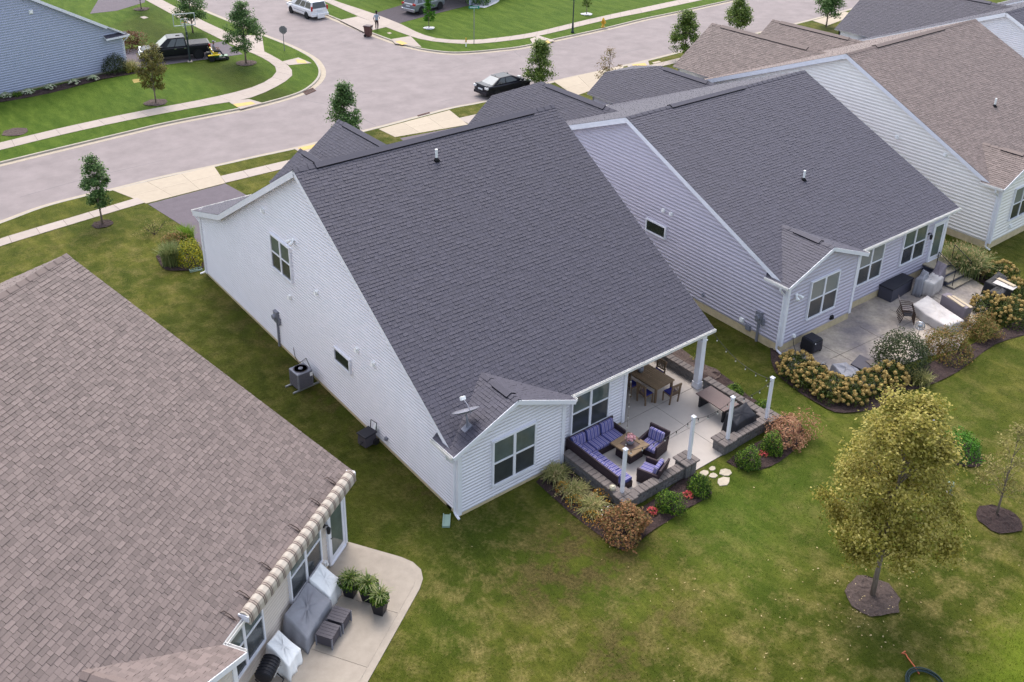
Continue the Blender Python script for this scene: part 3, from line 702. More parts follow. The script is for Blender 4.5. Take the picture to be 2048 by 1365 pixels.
    for wg in wings:
        x, hl, hr, y1, zr_, s, jk = wg   # ridge x, half widths, front y, ridge height, slope, clipped end depth
        y0 = next((fr[i][0]+(fr[i][1]-zr_)*(fr[i+1][0]-fr[i][0])/(fr[i][1]-fr[i+1][1]) for i in range(len(fr)-1) if fr[i+1][1] <= zr_ <= fr[i][1]), fr[-1][0])
        for sg, hwid in ((-1, hl), (1, hr)):
            sl_ = s if sg < 0 else s; ze = zr_-sl_*hwid; ybk = next((fr[i][0]+(fr[i][1]-ze)*(fr[i+1][0]-fr[i][0])/(fr[i][1]-fr[i+1][1]) for i in range(len(fr)-1) if fr[i+1][1] <= ze <= fr[i][1]), fr[-1][0])
            l = math.hypot(hwid, hwid*sl_); ybk = min(ybk, y1-.3)
            if sg < 0:
                q = [(y1-ybk, 0), (y1-ybk-(y1-ybk), 0), (0, l*(1-.47 if jk else 1)), (jk, l), (y1-y0, l)] if jk else [(y1-ybk, 0), (0, 0), (0, l), (y1-y0, l)]
                roof_plane(st, (x-hwid, y1, ze), (0, -1, 0), (hwid, 0, zr_-ze), [(a, b) for a, b in q])
            else:
                q = [(0, 0), (y1-ybk, 0), (y1-y0, l)]+([(jk, l), (0, l*.53)] if jk else [(0, l)])
                roof_plane(st, (x+hwid, y1, ze), (0, 1, 0), (-hwid, 0, zr_-ze), [((y1-ybk)-(a if True else 0), b) for a, b in q] if False else [(-a, b) for a, b in q])
        if jk:
            ze = zr_-s*hl; zc = ze+(zr_-ze)*.53; xa = x-hl*.47; xb = x+hr*.47
            roof_plane(st, (xb, y1, zc), (-1, 0, 0), (0, -jk, zr_-zc), [(0, 0), (xb-xa, 0), ((xb-xa)*hr/(hl+hr), math.hypot(jk, zr_-zc))])
        gx = MB(); g0 = zr_-s*hl-.1
        gp = [(x-hl+.3, 0), (x+hr-.3, 0), (x+hr-.3, zr_-s*(hr-.3)-.14), (x, zr_-.14), (x-hl+.3, zr_-s*(hl-.3)-.14)]
        if jk: gp[3:4] = [(x+hr*.42, zr_-s*hr*.42-.2), (x-hl*.42, zr_-s*hl*.42-.2)]
        panel(h, (0, y1-.25, 0), (1, 0, 0), gp, sid, 'wing_wall', .15, (0, 1, 0))
        panel(h, (x-hl+.3, D-.5, 0), (0, 1, 0), [(0, 0), (y1-.25-D+.5, 0), (y1-.25-D+.5, zr_-s*(hl-.3)-.14), (0, zr_-s*(hl-.3)-.14)], sid, 'wing_wall', .15, (-1, 0, 0))
    roof = finish_roof(st, h, xf, shm, edg, nsingle)
    ridge_cap(roof, (-o, yr, zr), (W+o, yr, zr), (fr[0][1]-fr[1][1])/(fr[1][0]-fr[0][0]), m, rid, vent)
    ridge_cap(roof, (xc, -o, zb), (xc, yv-.1, zb), bs, bs, rid, bayvent)
    for wg in wings:
        x, hl, hr, y1, zr_, s, jk = wg
        y0 = next((fr[i][0]+(fr[i][1]-zr_)*(fr[i+1][0]-fr[i][0])/(fr[i][1]-fr[i+1][1]) for i in range(len(fr)-1) if fr[i+1][1] <= zr_ <= fr[i][1]), fr[-1][0])
        ridge_cap(roof, (x, y0, zr_), (x, y1-(jk or 0), zr_), s, s, rid, (.15, .9))
    # ---- rake and eave boards
    f = MB()
    for x in (-o+.0135, W+o-.0135):
        f.beam((x, ye+.3, zm(ye+.3)-.135), (x, yr, zr-.135), .024, .2)
        for i in range(len(fr)-1): f.beam((x, fr[i][0], fr[i][1]-.155), (x, fr[i+1][0], fr[i+1][1]-.155), .024, .24)
    f.beam((-oe, -o-.012, he-.09), (xc, -o-.012, zb-.09), .024, .17); f.beam((xc, -o-.014, zb-.09), (wb+oe, -o-.014, he-.09), .024, .17)
    f.beam((wb+oe, ye, he-.075), (W+o, ye, he-.075), .02, .15); f.beam((-oe, -o, he-.075), (-oe, back, he-.075), .02, .15)
    f.beam((wb+oe, -o, he-.075), (wb+oe, ye, he-.075), .02, .15); f.beam((-o, yf, zf-.075), (W+o, yf, zf-.075), .02, .15)
    # soffits
    f.quad((0, ye, he-.12), (W, ye, he-.12), (W, yb, he-.12), (0, yb, he-.12)); f.quad((-oe, -o, he-.12), (0, -o, he-.12), (0, back, he-.12), (-oe, back, he-.12))
    f.quad((-o, yb, zm(yb)-.16), (0, yb, zm(yb)-.16), (0, yr, zr-.16), (-o, yr, zr-.16))
    f.build('fascia', 'trim_white', h, normals=False)
    gutter(h, (wb+oe+.02, ye-.012, he-.05), (W+o, ye-.012, he-.05), (0, -1, 0)); gutter(h, (wb+oe+.012, -o+.02, he-.05), (wb+oe+.012, ye, he-.05), (1, 0, 0)); gutter(h, (-oe-.012, -o+.02, he-.05), (-oe-.012, back, he-.05), (-1, 0, 0))
    gutter(h, (-o, yf+.012, zf-.05), (W+o, yf+.012, zf-.05), (0, 1, 0))
    downspout(h, (-oe-.07, .12, he-.12), 0, (-.08, .12, 0.), (-.0, -.28, 0)); downspout(h, (-o+.1, yf+.07, zf-.12), 0, (-.02, D+.08, 0), (-.25, .1, 0))
    return h
def H1(): pass
h1 = house('white sided house with dark grey roof, satellite dish and furnished walled patio', (0, 0), 0, 12.49, 21.6, 4.66, .42, 2.65, 2.87, 10.32, 9.49, [(18.6, 4.5), (21.95, 3.48)], 'siding_white', 'dark', zb=4.0, found=.12, x2=8.18,
           wings=((8.6, 3.2, 3.2, 22.9, 6.05, .74, 0), (6.1, 1.9, 1.9, 22.6, 5.05, .74, 0)), vent=(.07, .9))
LW = -math.pi/2
window(h1, (1.45, 0, .72), 0, 1.8, 1.8, label='double window in the rear gable wall'); window(h1, (5.42, .42, .8), 0, 1.8, 1.8)
window(h1, (0, 13.3, 4.06), LW, 1.68, 1.5); window(h1, (0, 8.18, 2.1), LW, 1.1, .52, 1, up='glass_dark', hung=False)
for y, z in ((13.92, 6.42), (11.96, 3.16), (9.48, 4.5), (6.45, 3.42), (5.26, 3.43)): small_vent(h1, (0, y, z), LW)
small_vent(h1, (0, 4.55, .5), LW, .14, 'wall_outlet', 'metal_grey'); small_vent(h1, (0, 5.26, .62), LW, .2, 'hose_tap', 'pvc')
lamp_fixture(h1, (0, 11.25, 6.1), LW); meter(h1, 13.45, 1.5)
roof_pipe(h1, on_roof(h1, 873, 321, .07, 2.87, 10.32, 9.49))
def porch():
    # covered end of the patio: back wall, side wall, ceiling, column
    panel(h1, (8.18, 4.2, 0), (1, 0, 0), [(0, 0), (4.31, 0), (4.31, 2.8), (0, 2.8)], 'siding_white', 'porch_wall', .12, (0, -1, 0))
    siding(h1, (8.18, 4.2, 0), (1, 0, 0), (0, -1, 0), [(0, .12), (4.31, .12), (4.31, 2.8), (0, 2.8)], 'siding_white')
    siding(h1, (8.18, .42, 0), (0, 1, 0), (1, 0, 0), [(0, .12), (3.8, .12), (3.8, 2.8), (0, 2.8)], 'siding_white')
    m = MB(); m.quad((8.18, .1, 2.79), (12.49, .1, 2.79), (12.49, 4.2, 2.79), (8.18, 4.2, 2.79)); m.build('porch_ceiling', 'porch_ceiling', h1)
    m = MB(); m.box(8.2, 12.6, .28, .5, 2.5, 2.76); m.box(12.36, 12.58, .5, 4.2, 2.5, 2.76); m.build('porch_beam', 'trim_white', h1)
    m = MB(); m.box(12.3, 12.56, .24, .5, 0.02, 2.5); m.box(12.26, 12.6, .2, .54, .02, .3, .012); m.box(12.27, 12.59, .21, .53, 2.28, 2.33); m.build('porch_column', 'trim_white', h1, bevel=.008)
porch()
h2 = house('grey sided house with dark grey roof and stamped concrete patio', (17.297, -.023), -.015, 13.05, 22.0, 4.92, .46, 3.24, 3.46, 10.17, 8.03, [(22.2, 3.3)], 'siding_grey', 'dark', zb=4.57, found=.38,
           wings=((4.0, 3.35, 3.35, 24.5, 6.1, .84, 2.8), (13.2, 2.9, 2.9, 24.5, 5.7, .78, 3.6)), vent=(.22, .62), bayvent=(.25, .75))
window(h2, (1.55, 0, 1.24), 0, 1.9, 1.8, up='glass_blind'); window(h2, (5.75, .46, 1.34), 0, 1.8, 1.75, up='glass_blind'); window(h2, (9.28, .46, 1.34), 0, 1.86, 1.75)
window(h2, (0, 8.4, 2.74), LW, 1.2, .52, 1, up='glass_dark', hung=False)
for y, z in ((7.44, 4.1), (6.94, 4.1)): small_vent(h2, (0, y, z), LW, .17)
small_vent(h2, (0, 4.5, .84), LW, .14, 'wall_outlet', 'metal_grey'); meter(h2, 1.22, 1.25); small_vent(h2, (0, 1.75, .45), LW, .28, 'utility_box', 'metal_grey'); small_vent(h2, (0, 2.15, .65), LW, .22, 'utility_box', 'pvc')
lamp_fixture(h2, (.55, -.02, 2.75), 0); small_vent(h2, (3.5, 0, .62), 0, .2, 'dryer_vent', 'plastic_black'); small_vent(h2, (.8, 0, .62), 0, .16, 'wall_outlet', 'pvc')
roof_pipe(h2, on_roof(h2, 1607, 360, .11, 3.46, 10.17, 8.03))
def glass_door(parent, loc, w_=.95, h=2.05, glass='glass_upper', rz=0.):
    m = MB(); c = .1; m.box(-c, 0, -.1, .03, 0, h+c); m.box(w_, w_+c, -.1, .03, 0, h+c); m.box(0, w_, -.1, .03, h, h+c); m.box(0, w_, -.1, .03, -.06, .0)
    for a in ((0, .13), (w_-.13, w_)): m.box(a[0], a[1], -.07, .02, 0, h)
    m.box(.13, w_-.13, -.07, .02, h-.14, h); m.box(.13, w_-.13, -.07, .02, 0, .22)
    o = m.build('patio_door', 'trim_white', parent, loc=loc, rot=(0, 0, rz)); q = MB(); q.box(.13, w_-.13, -.06, -.052, .22, h-.14); q.build('pane', glass, o)
    q = MB(); q.tube([(.08, -.05, 1.), (.08, -.1, 1.), (.16, -.1, 1.)], .014); q.build('handle', 'plastic_black', o); return o
def wall_lantern(parent, loc, rz=0.):
    m = MB(); m.lathe([(.07, -.03), (.07, .0)], 10, (0, 0, .1), 'y'); m.tube([(0, -.02, .1), (0, -.14, .18), (0, -.16, .1)], .016); m.lathe([(.03, .1), (.075, .04), (.06, -.14), (.02, -.18)], 10, (0, -.16, 0))
    return m.build('wall_lantern', 'plastic_black', parent, loc=loc, rot=(0, 0, rz), smooth=True)
glass_door(h2, (11.9, .46, .72)); wall_lantern(h2, (11.5, .44, 2.3))
h3 = house('cream sided house with brown roof beside the grey house', (34.496, -.245), -.001, 13.5, 22.0, 4.7, .8, 3.43, 3.65, 10.05, 8.43, [(22.2, 3.5)], 'siding_cream', 'brown', zb=4.75, found=.38,
           wings=((5.1, 3.7, 3.7, 24.4, 6.5, .68, 0), (11.2, 3.4, 3.4, 23.8, 6.0, .68, 0)), vent=(.2, .72), nsingle=300)
window(h3, (1.5, 0, 1.35), 0, 1.8, 1.75, up='glass_blind')
for y, z in ((6.2, 4.5), (3.3, 4.35)): small_vent(h3, (0, y, z), LW, .2)
small_vent(h3, (1.9, 0, .85), 0, .22, 'dryer_vent', 'pvc')
roof_pipe(h3, on_roof(h3, 1989, 213, .45, 3.65, 10.05, 8.43))
h5 = house('dark roofed house beyond the brown roofed house', (53., 0.), 0, 13.5, 22.0, 4.7, .8, 3.3, 3.5, 10.05, 8.2, [(22.2, 3.3)], 'siding_white', 'dark', zb=4.6, found=.38,
           wings=((7.2, 4.9, 4.0, 24.5, 7.0, .68, 0),), vent=(.2, .7), nsingle=0)
h6 = house('white sided house at the end of the row', (71.5, 0.), 0, 13.5, 22.0, 4.7, .8, 3.3, 3.5, 10.05, 8.2, [(22.2, 3.3)], 'siding_white', 'dark', zb=4.6, found=.38, nsingle=0)
# house with the awning: local x runs to negative from its rear corner, so the shared builder is given the shifted origin
W0 = 12.1; R0 = .572
def loc0(x, y): return (-3.718+math.cos(R0)*x-math.sin(R0)*y, 1.241+math.sin(R0)*x+math.cos(R0)*y)
h0 = house('tan sided house with brown shingle roof and striped awning', loc0(-W0, -.8), R0, W0, 21.5, 4.72, .8, 2.75, 2.95, 10.58, 8.86, [(21.6, 2.9)], 'siding_tan', 'brown', zb=4.12, found=.1, oe=.3, o=.2, vent=(.0, .02), nsingle=300, bayvent=(.1, .75))
x0 = lambda x: x+W0
window(h0, (x0(-3.45), .8, .82), 0, 1.75, 1.75); window(h0, (x0(-6.75), .8, .9), 0, 1.72, 1.75); window(h0, (1.5, 0, .8), 0, 1.8, 1.8)
glass_door(h0, (x0(-1.1), .8, .1), .98, 2.1); wall_lantern(h0, (x0(-1.3), .78, 1.75)); small_vent(h0, (x0(-1.42), .8, .42), 0, .15, 'wall_outlet', 'pvc')
# gable-end house across the street
def far_house():
    g = (8.9, 59.6); rz = .175
    h = thing('house', 'blue grey house with dark roof beside the parked pickup', 'house', (g[0], g[1], 0), rz, 'houses along the street')
    xf = Matrix.Translation((g[0], g[1], 0)) @ Matrix.Rotation(rz, 4, 'Z'); s = .58; hw = 9.; he = 2.85; zr = he+s*(hw+.3)
    prof = [(-2*hw, .1), (0, .1), (0, he+.1), (-hw, zr-.16), (-2*hw, he+.1)]
    siding(h, (0, 0, 0), (1, 0, 0), (0, -1, 0), prof, 'siding_blue'); panel(h, (0, .002, 0), (1, 0, 0), prof, 'siding_blue', 'wall', .15, (0, -1, 0))
    siding(h, (0, 0, 0), (0, 1, 0), (1, 0, 0), [(0, .1), (16, .1), (16, he), (0, he)], 'siding_blue')
    m = MB(); m.box(-2*hw, -.0, .01, 16, -.2, .1); m.build('foundation', 'foundation_grey', h)
    m = MB(); m.box(-.1, .02, -.025, .1, .08, he); m.build('corner_board', 'trim_white', h)
    st = dict(tabs=[], deck=MB(), widths=(.2, .26, .33)); l = math.hypot(hw+.35, zr-he)
    roof_plane(st, (.35, -.3, he), (0, 1, 0), (-(hw+.35), 0, zr-he), [(0, 0), (16.6, 0), (16.6, l), (0, l)]); roof_plane(st, (-2*hw-.35, 16.3, he), (0, -1, 0), (hw+.35, 0, zr-he), [(0, 0), (16.6, 0), (16.6, l), (0, l)])
    # small shingled return at the corner
    roof_plane(st, (-1.6, -.45, he-.02), (1, 0, 0), (0, .5, .25), [(0, 0), (1.95, 0), (1.95, .5), (0, .5)])
    roof = finish_roof(st, h, xf, 'shingle_dark', 'shingle_edge', 0); ridge_cap(roof, (-hw, -.3, zr), (-hw, 16.3, zr), s, s, 'ridge_dark')
    f = MB(); f.beam((-1.3, -.31, he+.58*1.6-.09), (-hw, -.31, zr-.09), .024, .22); f.beam((.35, -.46, he-.08), (-1.6, -.46, he-.08), .02, .15); f.beam((.36, -.3, he-.08), (.36, 16, he-.08), .02, .15); f.build('fascia', 'trim_white', h)
    gutter(h, (.37, -.45, he-.05), (.37, 16, he-.05), (1, 0, 0)); downspout(h, (.2, -.42, he-.12), 0, (.0, -.1, 0), (.3, 0, 0)); small_vent(h, (-7., 0, 5.9), 0, .3)
    return h
far_house()
def garage_corner():
    # blue grey house across the side street, only its corner shows
    g = G(1006, -8); h = thing('house', 'grey house behind the white stone bed across the street', 'house', (g[0], g[1], 0), .3, 'houses along the street')
    siding(h, (-6, 0, 0), (1, 0, 0), (0, -1, 0), [(0, .05), (18, .05), (18, 2.7), (0, 2.7)], 'siding_blue'); panel(h, (-6, .002, 0), (1, 0, 0), [(0, .05), (18, .05), (18, 2.7), (0, 2.7)], 'siding_blue', 'wall', .15, (0, -1, 0))
    st = dict(tabs=[], deck=MB(), widths=(.3, .4)); roof_plane(st, (-6.4, -.4, 2.8), (1, 0, 0), (0, 7, 4), [(0, 0), (18.8, 0), (18.8, 8.06), (0, 8.06)]); roof_plane(st, (12.4, 13.6, 2.8), (-1, 0, 0), (0, -7, 4), [(0, 0), (18.8, 0), (18.8, 8.06), (0, 8.06)])
    finish_roof(st, h, Matrix.Identity(4), 'shingle_dark', 'shingle_edge', 0)
garage_corner()
# ------------------------------------------------------------------ plants
pm('bark', A(138, 124, 114, 1.3), .9, .25, 12., .6, 40, stretch=(1, 1, .25))
pm('bark_dark', A(78, 66, 62, 1.5), .9, .25, 12., .6, 40)
def L_(*c, k=.92): return [A(*x, k) for x in c]
leafmat('leaf_maple', L_((52, 72, 28), (72, 94, 36), (98, 118, 50), (130, 142, 76), k=.82))
leafmat('leaf_street', L_((42, 68, 36), (62, 90, 44), (84, 112, 58), (116, 138, 86), k=.82))
leafmat('leaf_bronze', L_((78, 74, 34), (104, 98, 44), (126, 116, 58), (88, 100, 42)))
leafmat('leaf_yellow', L_((104, 100, 34), (136, 128, 50), (158, 146, 66), (186, 172, 100), (118, 120, 42), k=.95))
leafmat('leaf_sparse', L_((110, 92, 60), (134, 112, 76), (96, 98, 48)))
leafmat('leaf_thin', L_((104, 100, 52), (132, 124, 70), (150, 138, 88)))
leafmat('leaf_box', L_((28, 50, 10), (44, 74, 16), (66, 98, 24), (120, 146, 44), (34, 58, 12)))
leafmat('leaf_lime', L_((50, 92, 20), (72, 124, 28), (96, 150, 40), k=1.1))
leafmat('leaf_dark', L_((40, 52, 28), (58, 72, 40), (74, 86, 50), (98, 108, 70), k=1.35))
leafmat('leaf_russet', L_((112, 76, 44), (142, 100, 66), (164, 122, 84), (104, 92, 48), (88, 74, 44)))
leafmat('leaf_pink', L_((140, 98, 72), (172, 124, 96), (190, 146, 116), (104, 98, 56)))
leafmat('leaf_mix', L_((84, 92, 40), (120, 110, 56), (152, 116, 72), (72, 88, 36), (136, 96, 60)))
leafmat('leaf_hyd', L_((44, 58, 24), (64, 78, 30), (88, 92, 38)))
leafmat('bloom', L_((192, 164, 96), (210, 184, 116), (166, 136, 76), (198, 166, 100), k=1.25), .1)
leafmat('bloom_red', L_((206, 70, 74), (226, 104, 98), (190, 60, 80), k=1.4), .1)
leafmat('bloom_pink', L_((226, 160, 170), (240, 196, 196), (206, 126, 140), k=1.2), .1)
leafmat('bloom_orange', L_((190, 134, 34), (204, 156, 44), (160, 92, 36), k=1.5), .1)
leafmat('bloom_white', L_((236, 228, 214), (244, 240, 232), k=1.3), .1)
leafmat('blade', L_((112, 118, 62), (146, 146, 88), (172, 162, 112), (84, 98, 46)), .25)
leafmat('blade_tall', L_((92, 112, 62), (122, 134, 84), (150, 150, 100), (74, 98, 54)), .25)
leafmat('plume', L_((196, 172, 122), (214, 192, 148), (176, 152, 102), k=1.2), .2)
leafmat('blade_lime', L_((104, 132, 40), (132, 158, 60), (84, 112, 36), k=.95), .25)
leafmat('leaf_hosta', L_((150, 166, 124), (206, 210, 180), (92, 118, 68), (228, 228, 206), k=1.25), .2)
leafmat('leaf_gold', L_((150, 148, 30), (184, 176, 40), (96, 112, 28), (70, 92, 24), k=1.15), .2)
leafmat('leaf_burgundy', L_((96, 60, 44), (124, 82, 58), (74, 50, 38), (110, 96, 56)), .2)
def unit(v): return v/np.maximum(1e-9, np.linalg.norm(v, axis=1))[:, None]
def leaf_quads(P, size, out=None, aspect=.62, tilt=.75):
    """one rhombic leaf per point; out = rough facing direction"""
    n = len(P); N = RNG.normal(size=(n, 3))
    if out is not None: N = N*tilt+out
    N = unit(N); T = unit(np.cross(N, RNG.normal(size=(n, 3)))); B = np.cross(N, T)
    s = np.asarray(size)*RNG.uniform(.65, 1.3, n); s = s[:, None]
    V = np.stack([P-T*s*.5, P+B*s*.5*aspect, P+T*s*.5+N*s*.08, P-B*s*.5*aspect], 1).reshape(-1, 3)
    return V, np.arange(4*n).reshape(-1, 4)
def leaf_obj(name, P, size, mat, parent, out=None, aspect=.62, tilt=.75):
    V, F = leaf_quads(np.asarray(P), size, out, aspect, tilt); o = link(name, fastmesh(name, V, F, mat), parent); return o
def crown_points(K, per, env, spread):
    """clump centres inside the envelope, leaves scattered round each"""
    C = []
    while len(C) < K:
        q = RNG.uniform(-1, 1, 3); q[2] = RNG.uniform(0, 1); r = env(q[2])
        rad = math.hypot(q[0], q[1])
        if rad < 1 and RNG.random() < .25+.75*rad: C.append((q[0]*r, q[1]*r, q[2]))
    C = np.array(C); return C
def tree(name, label, u, v, vtop, rad, mat, n, trunk=.06, z0=.28, leaf=.13, prof=None, K=None, spread=.24, group='trees', bark='bark', lean=(0, 0), h=None, base=None):
    b = base or G(u, v); H = h or HT(b, vtop); t = thing(name, label, 'tree', (b[0], b[1], 0), 0, group)
    prof = prof or (lambda s: math.sin(math.pi*min(1, .12+.88*s)**.75)**.8*(1-.25*s))
    env = lambda s: rad*max(.06, prof(s)); K = K or int(40+rad*30); C = crown_points(K, 0, env, 0)
    zc = z0*H+C[:, 2]*(H*.97-z0*H); C = np.stack([C[:, 0]+lean[0]*C[:, 2], C[:, 1]+lean[1]*C[:, 2], zc], 1)
    m = MB(); top = Vector((lean[0]*.8, lean[1]*.8, H*.92)); pts = [Vector((0, 0, -.05)), Vector((random.uniform(-.03, .03), .0, H*.15)), Vector((random.uniform(-.05, .05), random.uniform(-.05, .05), H*.4)), Vector((lean[0]*.5, lean[1]*.5, H*.68)), top]
    m.tube(pts, [trunk*1.25, trunk, trunk*.75, trunk*.4, trunk*.12], 7); tr = m.build('trunk', bark, t, smooth=True)
    m = MB()
    for c in C[:min(len(C), 60)]:
        s = max(.2, min(.85, c[2]/H-.16)); a = Vector((lean[0]*s, lean[1]*s, H*s)); e = Vector(c); mid = a.lerp(e, .55)+Vector((0, 0, .06*H*random.random()))
        m.tube([a, mid, e], [trunk*.26, trunk*.15, trunk*.05], 4, cap=False)
    m.build('limbs', bark, tr, normals=False)
    ci = RNG.integers(0, len(C), n); sp = spread*rad/.9*RNG.uniform(.7, 1.3, len(C))
    D = unit(RNG.normal(size=(n, 3)))*np.minimum(1.25, np.abs(RNG.normal(.75, .3, n)))[:, None]
    P = C[ci]+D*(sp[ci][:, None])*np.array([1.15, 1.15, .85]); out = unit(P-np.array([0, 0, H*.5]))+np.array([0, 0, .7])
    leaf_obj('crown', P, leaf, mat, t, out); return t
def shrub(name, label, u, v, rx, ry, h, mat, n, leaf=.07, cat='shrub', group=None, lump=.12, base=None, z0=.0, rz=0., core=None, gappy=0.):
    b = base or G(u, v); t = thing(name, label, cat, (b[0], b[1], 0), rz, group)
    k = RNG.normal(size=(9, 3)); ph = RNG.uniform(0, 6.28, 9)
    d = unit(RNG.normal(size=(n, 3))); d[:, 2] = np.abs(d[:, 2])*1.25-.28; d = unit(d)
    bumps = 1+lump*np.sum(np.sin(d@k.T*2.6+ph), 1)/2.2+.5*lump*np.sum(np.sin(d@k.T*6.3+ph*2), 1)/2.2; r = bumps*RNG.uniform(.7 if not gappy else .4, 1.05, n)+(RNG.random(n) < .05)*RNG.uniform(0, .14, n)
    P = np.stack([d[:, 0]*rx*r, d[:, 1]*ry*r, z0+.28*h+(d[:, 2])*h*.72*r], 1); P[:, 2] = np.maximum(P[:, 2], .03)
    m = MB()
    for i in range(7):
        a = random.uniform(0, 6.28); m.tube([(0, 0, -.03), (math.cos(a)*rx*.3, math.sin(a)*ry*.3, h*.35), (math.cos(a)*rx*.6, math.sin(a)*ry*.6, h*.7)], [.018, .013, .006], 5, cap=False)
    m.build('stems', 'bark_dark', t, normals=False)
    leaf_obj('foliage', P, leaf, mat, t, d+np.array([0, 0, .5])); return t
BLOOM = {}
def bloom_mesh(mat, r, n=60):
    if (mat, r) not in BLOOM:
        d = unit(RNG.normal(size=(n, 3))); V, F = leaf_quads(d*r*RNG.uniform(.7, 1., n)[:, None], r*.75, d*2.2, .85); BLOOM[(mat, r)] = fastmesh('flower_head', V, F, mat)
    return BLOOM[(mat, r)]
def hydrangea(label, u, v, rx, ry, h, nb, group, base=None, r=.078, mat='bloom', name='hydrangea_bush', lf='leaf_hyd'):
    t = shrub(name, label, u, v, rx, ry, h*.9, lf, int(700*rx*ry/.3), .1, 'shrub', group, base=base)
    pts = []; tries = 0
    nb = int(nb*1.35)
    while len(pts) < nb and tries < 3000:
        tries += 1; d = RNG.normal(size=3); d[2] = abs(d[2])*.9-.05; d /= np.linalg.norm(d)
        p = np.array([d[0]*rx*1.02, d[1]*ry*1.02, .25*h+max(-.1, d[2])*h*.75])
        if all(np.linalg.norm(p-q) > r*1.45 for q in pts): pts.append(p)
    for p in pts:
        o = link('flower_head', bloom_mesh(mat, r), t, p, (random.uniform(-.5, .5), random.uniform(-.5, .5), random.uniform(0, 6))); s = random.uniform(.8, 1.25); o.scale = (s, s, s*.95)
    return t
def blades(P0, L, bend, wd, n):
    """arching strips of two quads from the root points"""
    a = RNG.uniform(0, 2*math.pi, n); dr = np.stack([np.cos(a), np.sin(a), np.zeros(n)], 1); sd = np.stack([-np.sin(a), np.cos(a), np.zeros(n)], 1)
    L = L*RNG.uniform(.65, 1.1, n)[:, None]; b = bend*RNG.uniform(.3, 1.15, n)[:, None]; up = np.array([0, 0, 1.])
    m1 = P0+up*L*.55+dr*L*b*.35; m2 = P0+up*L*(.95-.55*b*b)+dr*L*b*1.0
    w_ = wd*RNG.uniform(.7, 1.2, n)[:, None]
    V = np.stack([P0-sd*w_*.5, P0+sd*w_*.5, m1+sd*w_*.5, m1-sd*w_*.5, m2+sd*w_*.12, m2-sd*w_*.12], 1).reshape(-1, 3)
    i = np.arange(n)[:, None]*6; F = np.concatenate([i+np.array([[0, 1, 2, 3]]), i+np.array([[3, 2, 4, 5]])], 0); return V, F, m2
def grass_clump(label, u, v, r, L, n, mat='blade', bend=.8, plume=0, group=None, base=None, wd=.022, name='ornamental_grass', z=0.):
    b = base or G(u, v); t = thing(name, label, 'grass clump', (b[0], b[1], z), 0, group)
    P0 = np.stack([RNG.normal(0, r*.35, n), RNG.normal(0, r*.35, n), np.zeros(n)], 1); V, F, tip = blades(P0, L, bend, wd, n); link('blades', fastmesh('blades', V, F, mat), t)
    if plume:
        k = RNG.choice(n, min(plume, n), replace=False); Q = np.concatenate([tip[k]+np.array([0, 0, .02])+RNG.normal(0, .03, (len(k), 3)) for _ in range(5)]); leaf_obj('plumes', Q, .09, 'plume', t, aspect=.3)
    return t
def flower_patch(label, u, v, r, n, mat, h=.25, leafm='leaf_hyd', group=None, base=None, leaf=.05, name='flower_clump'):
    b = base or G(u, v); t = thing(name, label, 'flowers', (b[0], b[1], 0), 0, group)
    def pts(k, z0, z1): a = RNG.uniform(0, 6.28, k); q = r*np.sqrt(RNG.random(k)); return np.stack([q*np.cos(a), q*np.sin(a), RNG.uniform(z0, z1, k)*(1-.5*(q/r)**2)], 1)
    leaf_obj('foliage', pts(n, .02, h*.85), leaf*1.1, leafm, t, np.array([[0, 0, .6]])); q = leaf_obj('petals', pts(n, h*.7, h*1.1), leaf, mat, t, np.array([[0, 0, 1.2]]), .8); q['kind'] = 'stuff'; return t

# big yellowing tree in the back yard
tree('maple_tree', 'large yellow green tree in a mulch ring on the back lawn', 1745, 1190, 800, 2.0, 'leaf_yellow', 34000, .075, .28, .1, K=170, spread=.16, prof=lambda s: (.62+.5*min(1, s*4))*(1-.72*s**1.4), lean=(.0, .0))
tree('young_tree', 'thin sparse tree in a mulch ring beside the large yellow green tree', 1993, 1030, 848, 1.0, 'leaf_thin', 1500, .035, .25, .09, K=34, spread=.22)
ST = 'street trees'
tree('street_tree', 'slim dark green street tree on the lawn by the asphalt driveway', 205, 448, 312, .85, 'leaf_street', 5200, .05, .3, .13, group=ST, prof=lambda s: (.55+.5*math.sin(math.pi*min(1, s*1.05)))*(1-.45*s))
tree('street_tree', 'full green street tree behind the small front gable of the white house', 692, 283, 168, 1.3, 'leaf_street', 7500, .06, .22, .14, group=ST, prof=lambda s: (1.05-.95*s)*(.55+.6*min(1, s*5)))
tree('street_tree', 'large dark green tree beside the kerb sign across the street', 492, 127, 3, 1.4, 'leaf_street', 8500, .07, .26, .15, group=ST, prof=lambda s: (.75+.45*math.sin(math.pi*min(1, s*1.1+.1)))*(1-.62*s**2))
tree('street_tree', 'bronze green tree in front of the black pickup', 312, 206, 88, 1.0, 'leaf_bronze', 5000, .05, .26, .14, group=ST, prof=lambda s: .55+.5*math.sin(math.pi*min(1, s*.95+.05))**1.)
tree('street_tree', 'round green tree behind the basketball hoop', 386, 66, 0, 1.45, 'leaf_street', 6500, .07, .3, .15, group=ST, h=4.6)
tree('street_tree', 'small tree by the driveway of the blue grey house', 283, 19, 0, 1.1, 'leaf_street', 3000, .05, .3, .15, group=ST, h=4.2)
tree('street_tree', 'green street tree just past the parked black sedan', 1078, 176, 82, 1.35, 'leaf_maple', 7000, .06, .22, .15, group=ST, prof=lambda s: (1.05-.85*s)*(.6+.5*min(1, s*5)))
tree('street_tree', 'nearly bare brown tree by the concrete driveway apron', 1216, 186, 95, 1.15, 'leaf_sparse', 1000, .05, .25, .12, K=40, group=ST, spread=.2)
